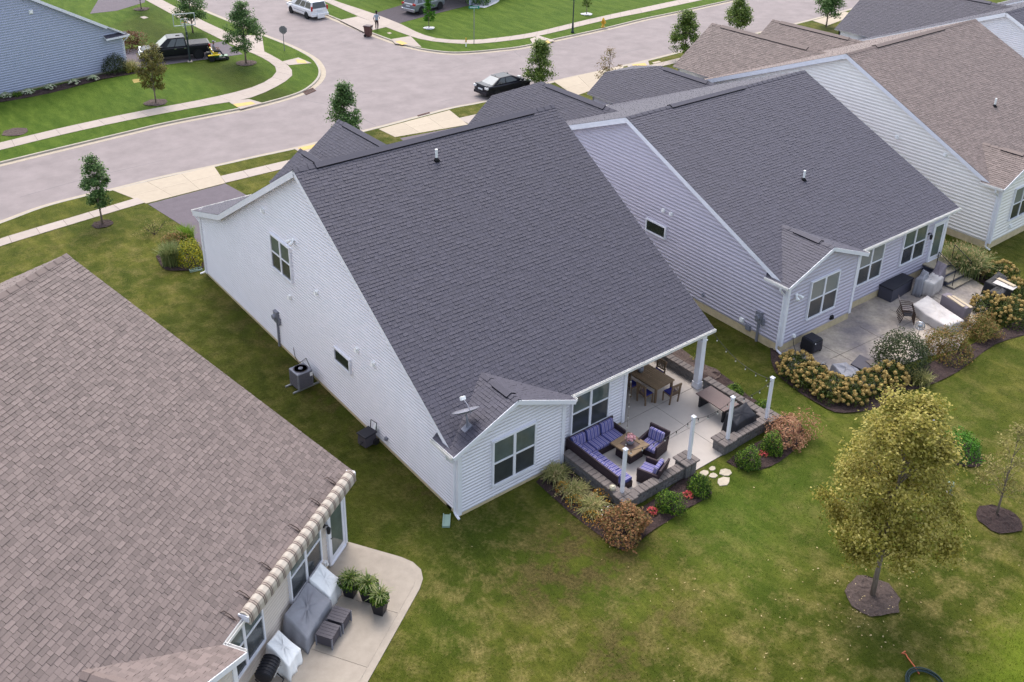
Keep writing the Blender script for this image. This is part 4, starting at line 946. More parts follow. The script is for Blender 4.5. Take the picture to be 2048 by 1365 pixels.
tree('street_tree', 'green street tree above the first brown front gable', 1368, 122, 22, 1.3, 'leaf_maple', 7000, .06, .22, .16, group=ST, prof=lambda s: (1.0-.7*s)*(.65+.5*min(1, s*5)))
tree('street_tree', 'green street tree between the two brown front gables', 1474, 66, -6, 1.25, 'leaf_maple', 5500, .06, .22, .17, group=ST)
tree('street_tree', 'dark green street tree before the far dark roofed house', 1652, 54, -28, 1.35, 'leaf_street', 5500, .07, .32, .17, group=ST)
tree('young_tree', 'young upright tree in white stones beside the grey car', 858, 57, -18, .6, 'leaf_lime', 2400, .035, .2, .14, group=ST)
tree('young_tree', 'young upright tree in white stones by the lamp post', 1173, 29, -50, .5, 'leaf_maple', 900, .035, .2, .15, group=ST, h=3.4)
shrub('dense_shrub', 'dark shrub in the white stone bed across the street', 958, 8, 1.2, 1.2, 1.5, 'leaf_street', 1800, .16)
# beds of the white house
BX = 'clipped round shrubs round the patio'
for u, v, r, h, lb in ((1338, 1022, .52, .85, 'round green shrub in the bed before the long front wall'), (1398, 985, .45, .75, 'round green shrub beside the stepping stones'), (1495, 932, .52, .85, 'round green shrub between stepping stones and right hand pillar'), (1543, 905, .5, .85, 'round green shrub beside the pink leaved bush'), (1466, 795, .45, .6, 'low green shrub behind the bar table wall'), (1524, 830, .42, .6, 'low green shrub behind the corner post wall')):
    shrub('box_shrub', lb.replace('right hand pillar', 'end pillar'), u, v, r*.88, r*.88, h*.92, 'leaf_box', 2200, .062, 'shrub', BX, .13)
shrub('hydrangea_bush', 'large russet bush at the outer corner of the patio wall', 1256, 1068, .82, .75, 1.05, 'leaf_russet', 3400, .085, lump=.22)
shrub('hydrangea_bush', 'pink brown bush outside the corner of the block wall', 1580, 882, .85, .75, 1.0, 'leaf_pink', 3200, .08, lump=.22)
for u, v, r, L, lb in ((1112, 958, .35, .62, 'dark wispy grass clump against the rear wall'), (1148, 990, .4, .58, 'tan grass clump in the bed by the patio wall'), (1185, 1022, .4, .55, 'pale arching grass clump beside orange flowers')): grass_clump(lb, u, v, r, L, 520, 'blade', 1.0, 25, 'grass clumps in the patio bed', wd=.02)
for u, v, r, lb in ((1128, 985, .35, 'orange flowers between the grass clumps and the house wall'), (1150, 1012, .4, 'bright orange flowers at the bed edge'), (1185, 1045, .38, 'yellow orange flowers before the pale grass clump'), (1205, 1000, .4, 'orange flowers near the white lantern')): flower_patch(lb, u, v, r, 130, 'bloom_orange', .4, 'leaf_mix', 'orange flowers in the patio bed')
flower_patch('white roses beside the russet bush', 1214, 1038, .35, 16, 'bloom_white', .6, 'leaf_box', leaf=.07); 
for u, v, lb in ((1305, 1026, 'red flowers beside the russet bush'), (1376, 994, 'red flowers between two round shrubs'), (1526, 912, 'red flowers beside the pink leaved bush bed')): flower_patch(lb, u, v, .2, 90, 'bloom_red', .2, 'leaf_mix', 'red flowers in the patio beds', leaf=.06)
flower_patch('yellow weeds behind the porch wall', 1392, 722, .3, 60, 'leaf_gold', .3)
# front corner of the white house
grass_clump('tall green grass clump beside the front downspout', 343, 530, .45, 1.25, 900, 'blade_tall', .5, 0, wd=.022)
shrub('golden_shrub', 'round shrub with yellow top at the front corner', 384, 528, .72, .72, 1.25, 'leaf_gold', 2600, .08)
shrub('dense_shrub', 'olive shrub next to the yellow topped shrub', 352, 500, .75, .7, 1.1, 'leaf_mix', 2000, .08); grass_clump('bright green grass clump by the asphalt driveway', 372, 490, .5, 1.1, 900, 'blade_lime', .5)
shrub('wispy_shrub', 'wispy pale shrub at the edge of the driveway', 310, 470, 1.1, .7, .9, 'leaf_thin', 700, .06, gappy=1)
# grey house beds
HY = 'yellow hydrangeas round the fire pit'
for u, v, rx, ry, h, nb, lb in ((1592, 748, .85, .8, 1.0, 52, 'yellow hydrangea by the downspout of the grey house'), (1622, 770, .8, .7, .95, 44, 'yellow hydrangea beside the fire pit basket'), (1660, 790, .8, .7, .9, 44, 'yellow hydrangea before the curved seat wall'), (1700, 798, .75, .65, .85, 40, 'yellow hydrangea at the tip of the fire pit bed'), (1742, 780, .8, .7, .95, 44, 'yellow hydrangea beside the dark end of the seat wall'), (1776, 768, .75, .7, 1.0, 40, 'yellow hydrangea below the big round shrub'),
                              (1978, 625, .85, .8, 1.0, 44, 'yellow hydrangea next to the covered grill'), (2018, 640, .9, .8, 1.05, 46, 'yellow hydrangea at the end of the long bed'), (2030, 598, .8, .8, 1.0, 40, 'orange hydrangea behind the black grill'), (1998, 560, .85, .8, 1.0, 40, 'orange hydrangea beside the tall grass')): hydrangea(lb, u, v, rx, ry, h, nb, HY)
shrub('round_shrub', 'big dark round shrub on the edge of the stamped patio', 1800, 738, 1.2, 1.15, 1.75, 'leaf_dark', 5200, .085, lump=.05)
shrub('mixed_shrub', 'red and green shrub beside the big dark shrub', 1892, 708, 1.05, .9, 1.15, 'leaf_mix', 3800, .08, lump=.16); shrub('mixed_shrub', 'smaller red and green shrub before the brown storage cover', 1960, 672, .85, .75, .95, 'leaf_mix', 3000, .08, lump=.16)
grass_clump('large grass clump with tan plumes beside the steps', 1925, 545, .95, 1.45, 2200, 'blade_tall', .75, 420, wd=.025); grass_clump('dry brown grass clump below the big dark shrub', 1838, 768, .4, .7, 500, 'blade', .7, 0)
shrub('lime_shrub', 'bright green shrub in a mulch ring behind the large tree', 1918, 905, .75, .7, .85, 'leaf_lime', 2600, .07)
# blue grey house bed
for i, (u, v) in enumerate(((12, 196), (57, 188), (100, 179), (148, 169), (187, 161))):
    b = G(u, v); t = thing('hosta', ['variegated hosta at the open end of the wall bed', 'second variegated hosta along the blue wall', 'variegated hosta in the middle of the wall bed', 'variegated hosta fourth along the blue wall', 'variegated hosta beside the wall shrub'][i], 'plant', (b[0], b[1], 0), 0, 'hostas along the blue grey wall')
    n = 90; a = RNG.uniform(0, 6.28, n); q = RNG.uniform(.05, .48, n); P = np.stack([q*np.cos(a), q*np.sin(a), .12+.3*(1-(q/.5)**2)], 1); leaf_obj('leaves', P, .24, 'leaf_hosta', t, np.array([[0, 0, 1.6]])+np.stack([np.cos(a), np.sin(a), 0*a], 1)*.7, .55, .35)
shrub('dense_shrub', 'dark green shrub at the corner of the blue house', 232, 146, .95, .8, 1.5, 'leaf_dark', 2000, .11); grass_clump('pale grass clump before the corner downspout', 262, 143, .6, 1.0, 700, 'blade', .8, 60); shrub('golden_shrub', 'yellow shrub at the end of the wall bed', 264, 144, .5, .45, .55, 'leaf_gold', 800, .09); shrub('burgundy_shrub', 'burgundy bush behind the blue house corner', 262, 99, 1.25, 1.1, 1.6, 'leaf_burgundy', 2600, .12, lump=.2)
shrub('dense_shrub', 'low green mound between two hostas', 34, 193, .4, .35, .35, 'leaf_box', 500, .08)
# fallen leaves on the back lawn
def fallen():
    P = []
    for _ in range(200):
        q = RNG.normal(0, 1, 2); u, v = (1560+q[0]*230, 1190+q[1]*110) if RNG.random() < .7 else (1745+q[0]*50, 1200+q[1]*40)
        if v < 1365 and u < 2048: P.append(G(u, v, .03))
    o = leaf_obj('fallen_leaves', np.array(P), .06, 'plume', None, np.array([[0, 0, 2.]])); o['kind'] = 'stuff'; o['label'] = 'pale fallen leaves scattered round the large tree'
fallen()
# ------------------------------------------------------------------ patio materials
pm('block', A(128, 124, 124, 1.4), .9, .16, 9., .6, 40, obj=.13)
pm('cap_stone', A(142, 132, 128), .9, .12, 9., .5, 40, obj=.12)
pm('wicker', A(66, 52, 58, 1.3), .6, .3, 60., .8, 90, stretch=(1, 1, 3))
pm('wood_table', A(172, 144, 112, 1.7), .6, .14, 3., .15, 20, stretch=(1, 12, 1), obj=.06)
pm('teak', A(140, 116, 92, 1.5), .65, .16, 4., stretch=(1, 1, 1), obj=.05)
pm('navy_cushion', A(48, 50, 128, 1.5), .85, .15, 10.)
pm('brown_top', A(128, 106, 102, 1.7), .45, .1, 20.)
pm('cover_black', A(46, 46, 54, 1.5), .6, .2, 3., .3, 12)
pm('cover_grey', A(160, 160, 168, 1.35), .7, .12, 2., .3, 10)
pm('cover_white', A(240, 240, 244, 1.0), .75, .08, 2., .3, 10)
pm('cover_dirty', A(214, 206, 204, 1.35), .75, .16, 1.6, .3, 10, col2=A(232, 226, 222, 1.6))
pm('cover_taupe', A(146, 136, 144, 1.4), .75, .08, 3., .15, 10)
pm('box_grey', A(84, 84, 98, 1.4), .5, .1, 3., stretch=(1, 1, 14))
pm('lid_dark', A(52, 52, 62, 1.6), .5, .15, 4.)
pm('resin_grey', A(92, 88, 98, 1.5), .55, .08, 5.)
pm('board_pale', A(226, 206, 176, 1.7), .7, .1, 4., stretch=(6, 1, 1))
pm('step_stone', A(206, 192, 168, 1.6), .85, .14, 5., .3); pm('step_dark', A(104, 106, 122, 1.4), .85, .12, 5., .3)
pm('flagstone', A(226, 212, 190), .85, .14, 5., .3)
pm('steel', A(206, 210, 218, 1.5), .3, .1, 8., metal=.6)
pm('cream', A(240, 232, 205, 1.6), .5, .08)
pm('sling', A(150, 142, 144, 1.5), .8, .1, 20.); pm('frame_brown', A(86, 70, 64, 1.4), .5, .15, 8., metal=.2)
pm('bulb', A(240, 238, 230, 1.3), .2, .03); pm('wire', A(60, 58, 56, 1.3), .6, .1)
pm('rope_green', A(44, 66, 68, 1.5), .5, .2, 9.); pm('rope_orange', A(226, 122, 84, 1.5), .5, .12, 9.)
def stripes(name, cols, period, axis=0, rough=.85):
    m, t, b = newmat(name); N = t.nodes; L = t.links; tc = N.new('ShaderNodeTexCoord'); sx = N.new('ShaderNodeSeparateXYZ'); L.new(tc.outputs['Object'], sx.inputs[0])
    d = N.new('ShaderNodeMath'); d.operation = 'DIVIDE'; d.inputs[1].default_value = period; L.new(sx.outputs[axis], d.inputs[0]); f = N.new('ShaderNodeMath'); f.operation = 'FRACT'; L.new(d.outputs[0], f.inputs[0])
    r = N.new('ShaderNodeValToRGB'); r.color_ramp.interpolation = 'CONSTANT'; e = r.color_ramp.elements
    e[0].position = 0; e[0].color = (*cols[0][1], 1); e[1].position = cols[1][0]; e[1].color = (*cols[1][1], 1)
    for p, c in cols[2:]: k = e.new(p); k.color = (*c, 1)
    L.new(f.outputs[0], r.inputs[0]); L.new(r.outputs[0], b.inputs['Base Color']); b.inputs['Roughness'].default_value = rough; b.inputs['Specular IOR Level'].default_value = .2
BL, LI, WH, PU = A(104, 108, 176), A(158, 152, 212), A(226, 214, 230), A(136, 126, 192)
for ax in (0, 1): stripes('cushion_stripe_'+'xy'[ax], [(0, BL), (.3, LI), (.38, WH), (.46, PU), (.6, BL), (.72, WH), (.8, LI), (.92, PU)], .17, ax)
stripes('awning_stripe', [(0, A(228, 216, 202)), (.5, A(132, 116, 110)), (.6, A(196, 180, 168)), (.7, A(132, 116, 110)), (.8, A(204, 190, 176))], .33, 0)
def stamped():
    m, t, b = newmat('stamped'); N = t.nodes; L = t.links; tc = N.new('ShaderNodeTexCoord')
    n1 = N.new('ShaderNodeTexNoise'); n1.inputs['Scale'].default_value = .55; n1.inputs['Detail'].default_value = 6; n2 = N.new('ShaderNodeTexNoise'); n2.inputs['Scale'].default_value = 5; n2.inputs['Detail'].default_value = 8; n2.inputs['Roughness'].default_value = .7
    for n in (n1, n2): L.new(tc.outputs['Object'], n.inputs['Vector'])
    r1 = N.new('ShaderNodeValToRGB'); r1.color_ramp.elements[0].position = .38; r1.color_ramp.elements[0].color = (*A(162, 152, 152), 1); r1.color_ramp.elements[1].position = .62; r1.color_ramp.elements[1].color = (*A(228, 212, 192), 1); L.new(n1.outputs[0], r1.inputs[0])
    mr = N.new('ShaderNodeMapRange'); mr.inputs[1].default_value = .25; mr.inputs[2].default_value = .75; mr.inputs[3].default_value = .68; mr.inputs[4].default_value = 1.3; L.new(n2.outputs[0], mr.inputs[0])
    vm = N.new('ShaderNodeVectorMath'); vm.operation = 'SCALE'; L.new(r1.outputs[0], vm.inputs[0]); L.new(mr.outputs[0], vm.inputs['Scale']); L.new(vm.outputs[0], b.inputs['Base Color']); b.inputs['Roughness'].default_value = .7
    bp = N.new('ShaderNodeBump'); bp.inputs['Strength'].default_value = .5; bp.inputs['Distance'].default_value = .02; L.new(n2.outputs[0], bp.inputs['Height']); L.new(bp.outputs[0], b.inputs['Normal'])
stamped()
# ------------------------------------------------------------------ patio of the white house
def panels(name, xs, ys, mat, zt, loc=(0, 0), rz=0., gap=.008, skip=()):
    o = MB(); o.box(xs[0], xs[-1], ys[0], ys[-1], -.1, zt-.012); b = o.build(name, 'joint', loc=(loc[0], loc[1], 0), rot=(0, 0, rz)); b['kind'] = 'structure'
    for i in range(len(xs)-1):
        for j in range(len(ys)-1):
            m = MB(); m.box(xs[i]+gap, xs[i+1]-gap, ys[j]+gap, ys[j+1]-gap, -.08, zt); m.build('slab', mat, b)
    return b
panels('patio', [4.8, 7.5, 10.05, 12.75], [-3.2, -1.35, .42], 'concrete_patio', .03); panels('patio', [8.2, 10.05, 12.75], [.425, 2.3, 4.2], 'concrete_patio', .03)
BLK = {}
def bmesh_box(key, d, mat, bev=.012):
    if key not in BLK:
        m = MB(); m.box(-d[0]/2, d[0]/2, -d[1]/2, d[1]/2, 0, d[2]); me = m.mesh('block', mat); b = bmesh.new(); b.from_mesh(me); bmesh.ops.bevel(b, geom=list(b.edges), offset=bev, segments=1, affect='EDGES'); bmesh.ops.recalc_face_normals(b, faces=b.faces); b.to_mesh(me); b.free(); BLK[key] = me
    return BLK[key]
def block_wall(label, p0, p1, courses=3, th=.28, ch=.145, cap=True, bl=.3, post=None):
    p0, p1 = np.array(p0), np.array(p1); L = np.linalg.norm(p1-p0); a = math.atan2(p1[1]-p0[1], p1[0]-p0[0])
    t = thing('block_wall', label, 'wall', (p0[0], p0[1], .0), a, 'block walls round the patio')
    for c in range(courses):
        n = max(1, int(round(L/bl))); s = L/n; off = (c % 2)*s/2; x = -off
        while x < L-.01:
            a0, a1 = max(0, x), min(L, x+s); k = round(a1-a0, 2)
            if k > .04: link('block', bmesh_box(('b', k, th, ch), (k-.006, th, ch-.004), 'block'), t, ((a0+a1)/2, random.uniform(-.008, .008), c*ch), (0, 0, random.uniform(-.015, .015)))
            x += s
    if cap:
        n = max(1, int(round(L/.235))); s = L/n
        for i in range(n): link('cap_stone', bmesh_box(('c', round(s, 2), th), (s-.008, th+.09, .075), 'cap_stone', .018), t, (s*(i+.5), 0, courses*ch+random.uniform(-.003, .003)), (0, 0, random.uniform(-.02, .02)))
    return t
def pillar(label, x, y, courses=4, w_=.56, ch=.145):
    t = thing('wall_pillar', label, 'pillar', (x, y, 0), 0, 'block pillars at the patio opening')
    for c in range(courses):
        for i in range(2):
            for j in range(2): link('block', bmesh_box(('p', w_, c % 2), ((w_/2-.006)*(1.0), w_/2-.006, ch-.004), 'block'), t, ((i-.5)*w_/2, (j-.5)*w_/2, c*ch), (0, 0, random.uniform(-.02, .02)))
    for i in range(3):
        for j in range(2): link('cap_stone', bmesh_box(('pc', w_), ((w_+.16)/3-.008, (w_+.16)/2-.008, .08), 'cap_stone', .018), t, ((i-1)*(w_+.16)/3, (j-.5)*(w_+.16)/2, courses*ch))
    return t
YF = -3.08
block_wall('block wall behind the long side of the sectional sofa', (4.88, .05), (4.88, YF+.14))
block_wall('long block wall before the two armchairs', (5.2, YF), (7.72, YF)); block_wall('block wall before the covered grill', (10.4, YF), (12.45, YF)); block_wall('block wall behind the bar table', (12.66, YF+.35), (12.66, .16)); block_wall('block wall beside the dining table', (12.66, .6), (12.66, 4.3))
pillar('block pillar at the end of the long front wall', 8.0, YF+.06); pillar('block pillar on the grill side of the opening', 10.15, YF+.12, 3); pillar('low block pillar at the corner behind the grill', 12.7, YF+.06, 3); pillar('low block pillar at the corner beside the sofa', 4.95, YF+.06, 3, .5)
def post(label, x, y, z, h):
    t = thing('string_light_post', label, 'post', (x, y, z), 0, 'white string light posts'); m = MB(); m.box(-.055, .055, -.055, .055, 0, h); m.build('shaft', 'trim_white', t, bevel=.006)
    m = MB(); m.box(-.075, .075, -.075, .075, h, h+.03); m.box(-.068, .068, -.068, .068, h+.03, h+.08, .05); m.build('post_cap', 'trim_white', t); return (x, y, z+h-.08)
PT = []
for (u, v, vt, z, lb) in ((1244, 984, 899, .52, 'white post on the corner pillar beside the sofa'), (1378, 917, 834, .66, 'white post on the pillar at the end of the long wall'), (1455, 877, 795, .52, 'white post on the pillar before the covered grill'), (1533, 836, 756, .52, 'white post at the far corner of the block wall')):
    b = G(u, v, z); PT.append(post(lb, b[0], b[1], z-.01, HT(b, vt)-z))
def string_lights(label, a, b, sag, n):
    t = thing('string_light', label, 'string lights', a, 0, 'string lights over the patio'); a, b = Vector(a), Vector(b)
    P = [(b-a)*s+Vector((0, 0, -4*sag*s*(1-s))) for s in np.linspace(0, 1, 17)]; m = MB(); m.tube(P, .009, 5); m.build('cable', 'wire', t)
    for i in range(n):
        s = (i+.5)/n; p = (b-a)*s+Vector((0, 0, -4*sag*s*(1-s))); m = MB(); m.tube([p, p+Vector((0, 0, -.09))], .018, 6); k = m.build('socket', 'wire', t)
        m = MB(); m.lathe([(.01, .0), (.022, -.02), (.025, -.045), (.015, -.065), (.001, -.07)], 8, p+Vector((0, 0, -.085))); m.build('bulb', 'bulb', k, smooth=True)
string_lights('string of bulbs from the eave to the post by the sofa', (8.05, .02, 2.68), PT[0], .45, 8); string_lights('string of bulbs between the two posts of the front wall', PT[0], PT[1], .25, 6)
string_lights('string of bulbs across the patio opening', PT[1], PT[2], .2, 4); string_lights('string of bulbs above the covered grill', PT[2], PT[3], .25, 5); string_lights('string of bulbs from the corner post to the porch eave', PT[3], (12.7, .1, 2.7), .35, 6)
# sectional sofa, armchairs, tables
def cushion(parent, x0, x1, y0, y1, z0, z1, mat, name, rot=None):
    c = ((x0+x1)/2, (y0+y1)/2, (z0+z1)/2); m = MB(); m.box(x0-c[0], x1-c[0], y0-c[1], y1-c[1], z0-c[2], z1-c[2]); return m.build(name, mat, parent, loc=c, rot=rot, bevel=min(.05, (z1-z0)*.4, (y1-y0)*.4), seg=3, smooth=False)
def sofa():
    t = thing('sectional_sofa', 'dark wicker sectional sofa with blue striped cushions', 'sofa', (5.1, .28, .03))
    LX, LY = 2.35, -2.72   # short side along x, long side along -y
    m = MB(); m.box(.0, LX, -.8, 0, 0, .26); m.build('base', 'wicker', t, bevel=.02); m = MB(); m.box(0, .8, LY, -.8, 0, .26); m.build('base', 'wicker', t, bevel=.02)
    m = MB(); m.box(0, LX, -.07, .0, .26, .8); m.build('backrest', 'wicker', t, bevel=.02); m = MB(); m.box(0, .07, LY, -.07, .26, .8); m.build('backrest', 'wicker', t, bevel=.02)
    m = MB(); m.box(LX-.09, LX, -.78, -.07, .26, .58); m.build('armrest', 'wicker', t, bevel=.02)
    for i in range(3): a = .1+i*.72; cushion(t, a if i else .1, a+.7, -.8, -.22, .26, .42, 'cushion_stripe_x', 'seat_cushion')
    for i in range(3): b = -.82-i*.63; cushion(t, .2, .8, b-.62, b, .26, .42, 'cushion_stripe_y', 'seat_cushion')
    for i in range(3): cushion(t, .12+i*.72, .78+i*.72, -.26, -.09, .4, .83, 'cushion_stripe_x', 'back_cushion', (R(-14), 0, 0))
    for i in range(4): b = -.3-i*.6; cushion(t, .08, .25, b-.58, b, .4, .8, 'cushion_stripe_y', 'back_cushion', (0, R(-14), 0))
sofa()
def armchair(label, u, v, rz):
    b = G(u, v, .03); t = thing('armchair', label, 'armchair', b, rz, 'wicker armchairs on the patio')   # faces -y
    m = MB(); m.box(-.42, .42, -.4, .4, 0, .25); m.build('base', 'wicker', t, bevel=.02)
    for s in (-1, 1): m = MB(); m.box(min(s*.34, s*.43), max(s*.34, s*.43), -.41, .38, .25, .58); m.build('armrest', 'wicker', t, bevel=.02)
    m = MB(); m.hexa([(-.43, .32, .25), (.43, .32, .25), (.43, .4, .25), (-.43, .4, .25)], [(-.43, .42, .85), (.43, .42, .85), (.43, .5, .85), (-.43, .5, .85)]); m.build('backrest', 'wicker', t, bevel=.02)
    cushion(t, -.33, .33, -.42, .28, .25, .41, 'cushion_stripe_x', 'seat_cushion'); cushion(t, -.31, .31, .14, .31, .4, .82, 'cushion_stripe_x', 'back_cushion', (R(-12), 0, 0))
armchair('wicker armchair turned sideways between table and opening', 1304, 902, R(-78)); armchair('wicker armchair with its back to the long block wall', 1302, 958, R(-160))
def fire_table():
    b = G(1258, 912, .03); t = thing('fire_table', 'square wicker coffee table with tan tile top', 'table', b, R(4)); m = MB(); m.box(-.36, .36, -.36, .36, 0, .5); m.build('base', 'wicker', t, bevel=.015)
    tops = MB()
    for k, (x0, x1, y0, y1) in enumerate(((-.52, .52, -.52, -.27), (-.52, .52, .27, .52), (-.52, -.27, -.265, .265), (.27, .52, -.265, .265))): m = MB(); m.box(x0+.004, x1-.004, y0, y1, .5, .56); m.build('top_tile', 'wood_table', t, bevel=.006)
    m = MB(); m.box(-.26, .26, -.26, .26, .48, .545); m.build('burner_cover', 'brown_top', t)
    f = thing('flower_pot', 'grey pot of pink flowers on the wicker coffee table', 'flower pot', (b[0], b[1], b[2]+.56)); m = MB(); m.lathe([(.09, 0), (.14, .08), (.15, .18), (.13, .2)], 14); m.build('pot', 'metal_grey', f, smooth=True)
    d = unit(RNG.normal(size=(170, 3))); d[:, 2] = np.abs(d[:, 2]); leaf_obj('blossoms', d*.21*RNG.uniform(.6, 1, 170)[:, None]+np.array([0, 0, .24]), .08, 'bloom_pink', f, d*2, .85); leaf_obj('leaves', d[:70]*.16+np.array([0, 0, .2]), .09, 'leaf_box', f, d[:70])
fire_table()
def dining():
    b = G(1302, 752, .75); b = (b[0], b[1], .03); t = thing('dining_table', 'slatted wooden dining table under the porch roof', 'table', b, R(2))
    for i in range(10): m = MB(); m.box(-.55+i*.11+.005, -.55+(i+1)*.11-.005, -.8, .8, .69, .73); m.build('slat', 'wood_table', t)
    m = MB(); m.box(-.5, .5, -.75, .75, .62, .69); m.build('apron', 'teak', t)
    for sx in (-1, 1):
        for sy in (-1, 1): m = MB(); m.box(sx*.47-.04, sx*.47+.04, sy*.71-.04, sy*.71+.04, 0, .62); m.build('leg', 'teak', t)
    p = thing('plant_pot', 'small dark pot on the dining table', 'pot', (b[0]-.15, b[1]+.45, b[2]+.73)); m = MB(); m.lathe([(.08, 0), (.13, .1), (.12, .22), (.09, .24)], 12); m.build('pot', 'metal_grey', p, smooth=True); d = unit(RNG.normal(size=(40, 3))); d[:, 2] = np.abs(d[:, 2]); leaf_obj('leaves', d*.08+np.array([0, 0, .24]), .06, 'leaf_dark', p, d)
    def chair(label, x, y, rz):
        c = thing('dining_chair', label, 'chair', (b[0]+x, b[1]+y, .03), rz, 'wooden dining chairs')
        m = MB(); m.box(-.24, .24, -.22, .22, .4, .44); m.build('seat', 'teak', c); cushion(c, -.22, .22, -.2, .2, .44, .49, 'navy_cushion', 'seat_cushion')
        for sx in (-1, 1):
            m = MB(); m.box(sx*.22-.025, sx*.22+.025, -.22, -.17, 0, .4); m.build('leg', 'teak', c); m = MB(); m.hexa([(sx*.22-.025, .17, 0), (sx*.22+.025, .17, 0), (sx*.22+.025, .22, 0), (sx*.22-.025, .22, 0)], [(sx*.22-.025, .27, .92), (sx*.22+.025, .27, .92), (sx*.22+.025, .31, .92), (sx*.22-.025, .31, .92)]); m.build('leg', 'teak', c)
        m = MB(); m.box(-.26, .26, .26, .31, .86, .94); m.build('top_rail', 'teak', c); m = MB(); m.box(-.24, .24, .22, .26, .52, .57); m.build('lower_rail', 'teak', c)
        for i in range(5): xx = -.16+i*.08; m = MB(); m.hexa([(xx-.018, .23, .57), (xx+.018, .23, .57), (xx+.018, .25, .57), (xx-.018, .25, .57)], [(xx-.018, .27, .86), (xx+.018, .27, .86), (xx+.018, .29, .86), (xx-.018, .29, .86)]); m.build('slat', 'teak', c)
    chair('wooden chair on the house side near the table end', -.72, -.42, R(92)); chair('wooden chair at the open end of the dining table', .15, -1.0, R(176)); chair('wooden chair between dining table and block wall', .72, .35, R(-90)); chair('wooden chair on the house side at the inner end', -.74, .35, R(88))
dining()
def quad_box(m, q, z0, z1):
    m.hexa([(p[0], p[1], z0) for p in q], [(p[0], p[1], z1) for p in q])
def bar_table():
    q = [G(*p, .68) for p in ((1391.7, 787), (1448, 824), (1478.7, 809), (1421.5, 772))]; c = np.mean(np.array(q), 0); t = thing('console_table', 'long brown console table along the block wall', 'table', (c[0], c[1], .03))
    Q = [(p[0]-c[0], p[1]-c[1]) for p in q]; m = MB(); quad_box(m, Q, .61, .66); m.build('table_top', 'brown_top', t, bevel=.008)
    A0, B0, C0, D0 = (np.array(x) for x in Q)
    for s in (.08, .9):
        a, b = A0+(B0-A0)*s, D0+(C0-D0)*s; d = (b-a); m = MB(); e = (B0-A0)/np.linalg.norm(B0-A0)*.04; quad_box(m, [a+d*.15-e, a+d*.15+e, a+d*.85+e, a+d*.85-e], 0, .61); m.build('leg_panel', 'cover_black', t)
    a, b = (A0+D0)/2, (B0+C0)/2; m = MB(); m.beam((*(a+(b-a)*.08), .5), (*(a+(b-a)*.9), .5), .08, .18); m.build('apron', 'cover_black', t)
bar_table()
def drape(name, label, cat, foot, ztop, mat, inset=.06, folds=.04, seg=9, flare=.03, group=None, z0=.02, top_noise=.035, freq=9.):
    """loose fabric cover hanging over a hidden piece of furniture"""
    F = [np.array(p[:2], float) for p in foot]
    if area2(F) < 0: F = F[::-1]; ztop = list(ztop)[::-1]
    c = np.mean(np.array(F), 0); n = len(F); t = thing(name, label, cat, (c[0], c[1], 0), 0, group); pts, zs = [], []
    for i in range(n):
        for k in range(seg): s = k/seg; pts.append(F[i]*(1-s)+F[(i+1) % n]*s-c); zs.append(ztop[i]*(1-s)+ztop[(i+1) % n]*s)
    N_ = len(pts); rings = []
    ph = random.uniform(0, 6)
    for j, s in enumerate((0, .25, .55, .85, 1.)):
        rg = []
        for i in range(N_):
            p = pts[i]; d = p/max(.01, np.linalg.norm(p)); f = folds*math.sin(i*freq*6.28/N_+ph+math.sin(i*1.7)*1.2)*(1-s)**.6; k = -inset*s+flare*(1-s)
            q = p+d*(f+k); rg.append((q[0], q[1], z0+(zs[i]-z0)*s-(.015 if s == 1 else 0)+(random.uniform(0, .02) if j == 0 else 0)))
        rings.append(rg)
    for k, zz in ((.92, .012), (.55, .02), (.12, .02)): rings.append([(rings[4][i][0]*k, rings[4][i][1]*k, (rings[4][i][2]*k+(1-k)*float(np.mean(zs)))+random.uniform(-top_noise, top_noise)*(k < .9)+zz) for i in range(N_)])
    m = MB(); m.loft(rings); m.build('cover', mat, t, smooth=True); return t
def foot(px, z=.0): return [G(u, v, z)[:2] for u, v in px]
def grill_cover():
    b = G(1478, 866, .03); x, y = b[0], b[1]
    f = [(x-.66, y-.3), (x+.66, y-.3), (x+.66, y+.32), (x-.66, y+.32)]; t = drape('covered_grill', 'black covered grill behind the low block wall', 'grill', f, [.78, .78, 1.08, 1.08], 'cover_black', .1, .015, 7, .04)
grill_cover()
t = thing('lantern', 'small cream lantern on the corner of the block wall', 'lantern', (*G(1225, 979, .52)[:2], .51)); m = MB(); m.lathe([(.09, 0), (.11, .05), (.11, .13), (.08, .15)], 14); m.build('bowl', 'cream', t, smooth=True); m = MB(); m.lathe([(.085, .15), (.05, .17), (.01, .175)], 14); m.build('lid', 'cream', t, smooth=True)
for i, (u, v, r) in enumerate(((1408, 948, .2), (1424, 938, .14), (1426, 952, .17), (1447, 964, .27), (1452, 946, .25))):
    g = G(u, v); m = MB(); m.prism([(g[0]+r*1.15*math.cos(a)*random.uniform(.75, 1.1), g[1]+r*.85*math.sin(a)*random.uniform(.75, 1.1)) for a in np.linspace(0, 6.28, 8)[:-1]], -.02, .03); o = m.build('stepping_stone', 'flagstone', bevel=.01); tag(o, ['pale stepping stone at the patio edge by the round shrub', 'smallest stepping stone touching the patio edge', 'narrow stepping stone in the middle of the path', 'largest stepping stone out on the lawn', 'broad stepping stone towards the grill side shrubs'][i], 'stepping stone', 'stepping stones at the patio opening')
